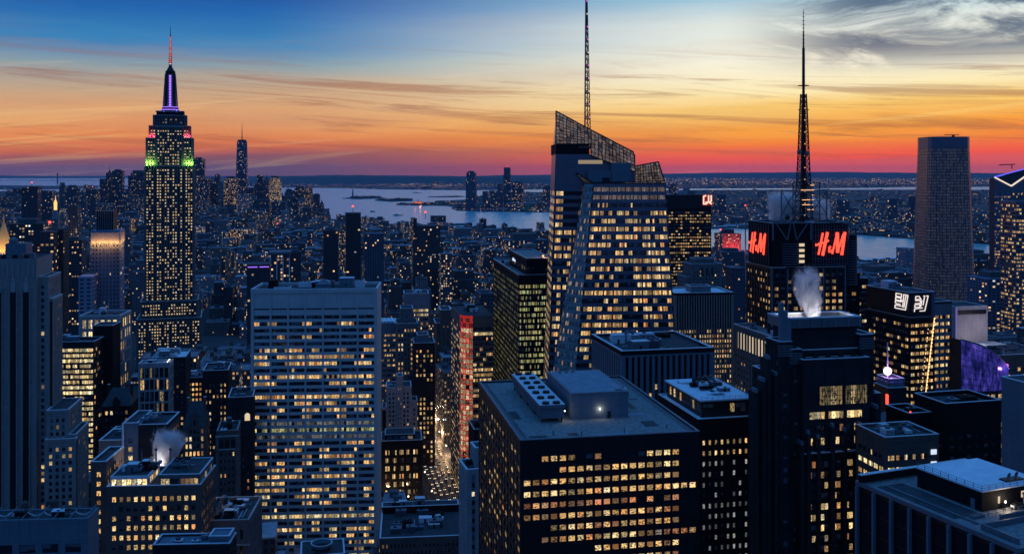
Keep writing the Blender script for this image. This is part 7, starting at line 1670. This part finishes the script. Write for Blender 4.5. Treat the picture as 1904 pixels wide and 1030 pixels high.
def treecl(name, c, n, spread, hh, seed, label):
    r = random.Random(seed); e = empty(name, (c[0], c[1], 2.5)); mb = MB()
    for k in range(n):
        x, y, s = r.gauss(0, spread), r.gauss(0, spread*.35), r.uniform(.6, 1.2)
        for q in range(16): a, b_ = r.uniform(0, 6.28), r.uniform(.2, 1); p = Vector((x+math.cos(a)*8*s, y+math.sin(a)*8*s, hh*b_*s)); v = Vector((r.uniform(-5, 5), r.uniform(-5, 5), r.uniform(-4, 5))); w_ = Vector((r.uniform(-5, 5), r.uniform(-5, 5), r.uniform(-4, 5))); mb.poly([tuple(p), tuple(p+v), tuple(p+w_)], 'foliage')
    return tag(mb.build(name), kind='stuff') if False else (e, mb)
for (a_, c_, yy, hh, lb, sd) in ((660, 708, 368.3, 16, 'dark tree belt on the statue islet', 1), (700, 765, 373.2, 18, 'dark tree belt around the low hall on the second islet', 2), (740, 838, 381, 8, 'dark tree line along the long pier', 3)):
    r = random.Random(sd); mb = MB()
    for k in range(90):
        x, y = G(r.uniform(a_, c_), yy + r.uniform(-1, .6)); s = r.uniform(.5, 1.15)
        for q in range(14):
            p = Vector((x+r.uniform(-14, 14), y+r.uniform(-14, 14), 2+hh*r.random()*s)); v = [Vector((r.uniform(-8, 8), r.uniform(-8, 8), r.uniform(-6, 6))) for _ in range(2)]
            mb.poly([tuple(p), tuple(p+v[0]), tuple(p+v[1])], 'foliage')
    tag(mb.build('treeline'), lb, 'trees', kind='stuff')
for (px, yy, w_, h_, lb, nm) in ((742, 372.6, 90, 18, 'long low hall with little towers on the second harbour islet', 'island_hall'), (777, 379.6, 60, 26, 'reddish lit terminal with small clock turret on the long pier', 'pier_terminal')):
    e = empty(nm, (*G(px, yy), 2.5)); tag(e, lb, 'building'); mb = MB(); m_ = 'warm_brick' if nm == 'pier_terminal' else 'dark_stone'; mb.box(-w_/2, w_/2, 0, 20, 0, h_*.6, m_); mb.build('wall', e)
    mb = MB(); mb.prism([(-w_/2-1, -1), (w_/2+1, -1), (w_/2+1, 21), (-w_/2-1, 21)], h_*.6, h_*.7, 'roof_dark'); mb.frustum((0, 10), 4, .3, h_*.7, h_*1.6, 'roof_dark', n=4); mb.build('roof', e)
    if nm == 'pier_terminal':
        for k in (-1, 1): lamp('work_light', e, (k*20, -20, 12), 90000, (1, .25, .1), 2)
def boat(px, yy, ln, lb, a):
    e = empty('boat', (*G(px, yy), 0.3), a); tag(e, lb, 'boat', 'boats on the harbour'); mb = MB()
    hull = [(-ln/2, -3), (ln*.35, -3.4), (ln/2, 0), (ln*.35, 3.4), (-ln/2, 3)]; mb.prism(hull, 0, 3.4, 'dark_stone'); mb.build('hull', e)
    mb = MB(); mb.box(-ln*.35, ln*.1, -2.2, 2.2, 3.42, 8, 'white_metal'); mb.box(-ln*.2, 0, -1.6, 1.6, 8, 11, 'white_metal'); mb.build('cabin', e); mb = MB(); mb.sphere((0, 0, 12), 1.2, 'far_white', n=6); mb.build('lamp', e)
boat(776, 359, 120, 'long dark freighter lying in the outer harbour', .1); boat(575, 361, 90, 'white ferry passing beyond the last downtown tower', 0); boat(740, 401, 60, 'small dark barge low on the near water', .2); boat(693, 394, 34, 'tiny craft between barge and downtown', .4); boat(1560, 443, 40, 'small boat on the river strip beside the red-signed tower', .5)
# piers on the near bank
for k, (px, yy) in enumerate(((842, 419), (880, 424), (905, 428), (1350, 424), (1372, 421), (1640, 487))):
    c = G(px, yy); mb = MB(); mb.box(-90, 90, -16, 16, -2, 2.6, 'dark_stone'); mb.box(-80, 80, -13, 13, 2.6, 9, 'blue_panel', top='roof_pale'); o = mb.build('pier_shed'); o.location = (c[0], c[1], 0); o.rotation_euler = (0, 0, TH+.3)
    tag(o, ['pier shed with white lamps under the slanted dark slab', 'pale long pier shed left of the wide lit office block', 'pier shed just beyond the village rooftops', 'dark finger pier in the river near the tower crane', 'second finger pier beside the tall crane', 'pier shed in the bright river right of the red-signed tower'][k], 'pier')

# ================================================================== the avenue: traffic, lamps, trees
xc = XY(829, 758)
def avp(s, t): return st2xy(s6 + s, t)
t0_ = -xc[0]*math.sin(TH) + xc[1]*math.cos(TH)
mb = MB(); P = [avp(-13, 560), avp(13, 560), avp(13, 2400), avp(-13, 2400)]; mb.poly([(*p, 2.06) for p in P], 'asphalt'); tag(mb.build('road'), kind='structure')
mb = MB()
for s_ in (-19, 13):
    P = [avp(s_, 560), avp(s_+6, 560), avp(s_+6, 2400), avp(s_, 2400)]; mb.prism(P, 2.0, 2.16, 'grey_stone')
tag(mb.build('pavement'), kind='structure')
mb = MB()
for k in range(90):
    for s_ in (-6.5, -2, 2.5, 7):
        t = 700+k*8; P = [avp(s_-.08, t), avp(s_+.08, t), avp(s_+.08, t+3.2), avp(s_-.08, t+3.2)]; mb.poly([(*p, 2.066) for p in P], 'white_metal')
tag(mb.build('road_marking'), kind='structure')
def car(col, i):
    e = empty('car', (0, 0, 0)); mb = MB()
    mb.prism([(-.92, -2.3), (.92, -2.3), (.95, 2.2), (-.95, 2.2)], .35, .85, col); body = mb.build('body', e)
    mb = MB(); lo_, hi_ = [(-.85, -1.2), (.85, -1.2), (.85, 1.5), (-.85, 1.5)], [(-.7, -.6), (.7, -.6), (.7, 1.0), (-.7, 1.0)]
    for k in range(4): j = (k+1) % 4; mb.poly([(*lo_[k], .85), (*lo_[j], .85), (*hi_[j], 1.42), (*hi_[k], 1.42)], 'black_metal')
    mb.poly([(*p, 1.42) for p in hi_], col); mb.build('cabin', e)
    for x in (-.8, .8):
        for y in (-1.5, 1.4): mb = MB(); q = [(x, y+.33*math.cos(a), .33+.33*math.sin(a)) for a in [k*math.pi/5 for k in range(10)]]; mb.poly([(v[0]-.1, v[1], v[2]) for v in q], 'black_metal'); mb.poly([(v[0]+.1, v[1], v[2]) for v in q][::-1], 'black_metal'); [mb.poly([(q[k][0]-.1, q[k][1], q[k][2]), (q[k][0]+.1, q[k][1], q[k][2]), (q[(k+1) % 10][0]+.1, q[(k+1) % 10][1], q[(k+1) % 10][2]), (q[(k+1) % 10][0]-.1, q[(k+1) % 10][1], q[(k+1) % 10][2])], 'black_metal') for k in range(10)]; mb.build('wheel', e)
        mb = MB(); mb.box(x*.8-.28, x*.8+.28, -2.4, -2.28, .5, .85, 'headlight', bottom=True); mb.build('headlight', e)
        mb = MB(); mb.box(x*.8-.2, x*.8+.2, 2.2, 2.27, .6, .8, 'tail_light', bottom=True); mb.build('tail_light', e)
    return e
def copy_tree(e):
    c = e.copy(); sc.collection.objects.link(c)
    for ch in e.children: d = ch.copy(); sc.collection.objects.link(d); d.parent = c
    return c
wallmat('taxi_paint', (.75, .45, .03), rough=.35, var=.05); wallmat('dark_paint', (.03, .035, .05), rough=.3, var=.05); wallmat('white_paint', (.7, .7, .72), rough=.35, var=.05)
protos = [(car('taxi_paint', 0), 'yellow taxi'), (car('dark_paint', 1), 'dark car'), (car('white_paint', 2), 'white car')]
r = random.Random(4); cs = []
for lane, s_ in enumerate((-8.5, -4.2, .2, 4.7, 9.2)):
    t = 725 + r.uniform(0, 10)
    while t < 1030:
        k = r.choice([0, 0, 1, 1, 2]); cs.append((t, lane, s_ + r.uniform(-.3, .3), k)); t += r.uniform(6.3, 19)
cs.sort(); used = set(); cnt = {}
tot = len(cs)
for idx, (t, lane, s_, k) in enumerate(cs):
    e, nm = protos[k]
    if k in used: e = copy_tree(e)
    used.add(k); x, y = avp(s_, t); e.location = (x, y, 2.07); e.rotation_euler = (0, 0, TH)
    cnt[(k, lane)] = cnt.get((k, lane), 0) + 1
    tag(e, f"{nm} with headlights on, {ORD[cnt[(k, lane)]-1]} nearest in the {ORD[lane]} lane of the lit avenue", 'car', 'cars on the lit avenue')
sl = []
for k in range(14): sl.append(('avenue', -15.2 if k % 2 else 15.2, 720+k*24))
for k in range(6): sl.append(('park', -34-14*k, 735+(k % 2)*6))
for i, (w_, s_, t) in enumerate(sl):
    x, y = avp(s_, t); e = empty('street_lamp', (x, y, 2.16), TH)
    n_ = i//2 if w_ == 'avenue' else i-14
    tag(e, (f"warm street lamp, {ORD[n_]} nearest on the {'slab' if i % 2 else 'podium'} side of the avenue" if w_ == 'avenue' else f"round park lamp, {ORD[n_]} from the avenue, before the glowing square-windowed block"), 'street lamp', 'street lamps')
    mb = MB(); mb.beam((0, 0, 0), (0, 0, 9), .14, 'black_metal', .08); mb.beam((0, 0, 8.9), (1.6 if s_ < 0 else -1.6, 0, 9.2), .08, 'black_metal'); mb.build('pole', e)
    mb = MB(); mb.sphere((1.6 if s_ < 0 else -1.6, 0, 9.0), .55, 'lamp_warm', n=8); mb.build('lamp_head', e)
    if i % 2 == 0 or w_ == 'park': lamp('lamp_light', e, (1.2 if s_ < 0 else -1.2, 0, 8.2), 16000 if w_ == 'avenue' else 4000, (1, .62, .32), .5)
r = random.Random(8)
for i in range(14):
    s_, t = (-22-r.uniform(0, 80), 722+r.uniform(0, 22)) if i < 10 else (-17.5, 740+(i-10)*26); x, y = avp(s_, t); e = empty('tree', (x, y, 2.1)); tag(e, f"bare dark street tree, {ORD[i]} in the lamp-lit park strip" if i < 10 else f"bare street tree by the kerb, {ORD[i-10]} nearest along the avenue", 'tree', 'trees by the avenue')
    mb = MB(); mb.beam((0, 0, 0), (0, 0, 4), .28, 'bark', .18)
    for k in range(7): a = r.uniform(0, 6.28); q = (math.cos(a)*2.2, math.sin(a)*2.2, 7+r.random()*2); mb.beam((0, 0, 3+r.random()), q, .14, 'bark', .06); mb.beam(q, (q[0]*1.7, q[1]*1.7, q[2]+1.6), .06, 'bark', .03)
    mb.build('trunk', e); mb = MB()
    for k in range(150):
        a, b_, c_ = r.uniform(0, 6.28), r.uniform(0, 1)**.5*3.6, r.uniform(4.6, 10.5); p = Vector((math.cos(a)*b_, math.sin(a)*b_, c_)); v = Vector((r.uniform(-.8, .8), r.uniform(-.8, .8), r.uniform(-.6, .6))); w2 = Vector((r.uniform(-.5, .5), r.uniform(-.5, .5), r.uniform(-.6, .6))); mb.poly([tuple(p), tuple(p+v), tuple(p+w2)], 'foliage')
    mb.build('crown', e)

# ================================================================== steam and air
def plume(lb, px, d, y0, y1, wpx, lean, seed, sub=1.0):
    """a column of steam: a closed uneven hull, wider and bent with height"""
    r = random.Random(seed); z0, z1 = Zat(y0, d), Zat(y1, d); w_ = wpx/F*d; n, m_ = 14, 9; mb = MB(); V = []
    for j in range(m_+1):
        t = j/m_; rr = w_*(.32+.68*math.sin(min(1, t*1.15)*math.pi*.62))*.5; cx_ = lean/F*d*t; V.append([(cx_+rr*math.cos(2*math.pi*i/n)*(1+.12*math.sin(i*2.1+j)), rr*.8*math.sin(2*math.pi*i/n), z0+(z1-z0)*t) for i in range(n)])
    for j in range(m_):
        for i in range(n): k = (i+1) % n; mb.poly([V[j][i], V[j][k], V[j+1][k], V[j+1][i]], 'steam')
    mb.poly(V[0][::-1], 'steam'); mb.poly(V[-1], 'steam'); o = mb.build('smoke'); c = XY(px, d); o.location = (c[0], c[1], 0)
    bm_ = o.data; tag(o, lb, 'steam', 'steam plumes', kind='stuff'); return o
plume('white steam rising from the open crown of the dark stepped tower', 1518, 384, 596, 472, 78, -24, 1)
plume('drifting steam cloud over the stepped grey block', 290, 436, 874, 776, 84, 34, 2)
plume('steam cloud behind the antenna mast, on its river side', 1448, 640, 418, 338, 84, 12, 3)
plume('smaller steam cloud behind the antenna mast beside its frame', 1526, 640, 418, 352, 70, -8, 4)
plume('faint steam wisp above the red-cornered tower roof', 896, 790, 600, 570, 22, -12, 5)
for (px_, d_, y_, pw_, nm_, lb_) in ((1450, 634, 412, 45000, 'roof_light', 'added white fill lamp under the steam beside the antenna mast'), (1530, 634, 412, 30000, 'roof_light', 'added white fill lamp under the smaller steam cloud by the mast frame'), (1514, 380, 592, 9000, 'roof_light', 'added white fill lamp inside the steaming crown of the dark stepped tower'), (292, 433, 868, 9000, 'roof_light', 'added white fill lamp under the drifting steam cloud')):  # added fill lamps that brighten the steam; their posts and bulbs are made up
    c = XY(px_, d_); zl_ = Zat(y_, d_); e = empty(nm_, (c[0], c[1], zl_-3)); tag(e, lb_, 'lamp'); m_ = MB(); m_.beam((0, 0, 0), (0, 0, 1.0), .1, 'black_metal'); m_.build('post', e); m_ = MB(); m_.sphere((0, 0, 1.2), .25, 'lamp_white', n=6); m_.build('bulb', e); lamp('lamp_light', e, (0, -.5, 1.8), pw_, (1, .93, .95), .5)
mb = MB(); mb.box(-55000, 55000, -5000, 50000, -6, 480, 'haze_air', bottom=True); o = mb.build('haze'); tag(o, 'thin blue evening haze over city and bay', 'haze', kind='stuff')
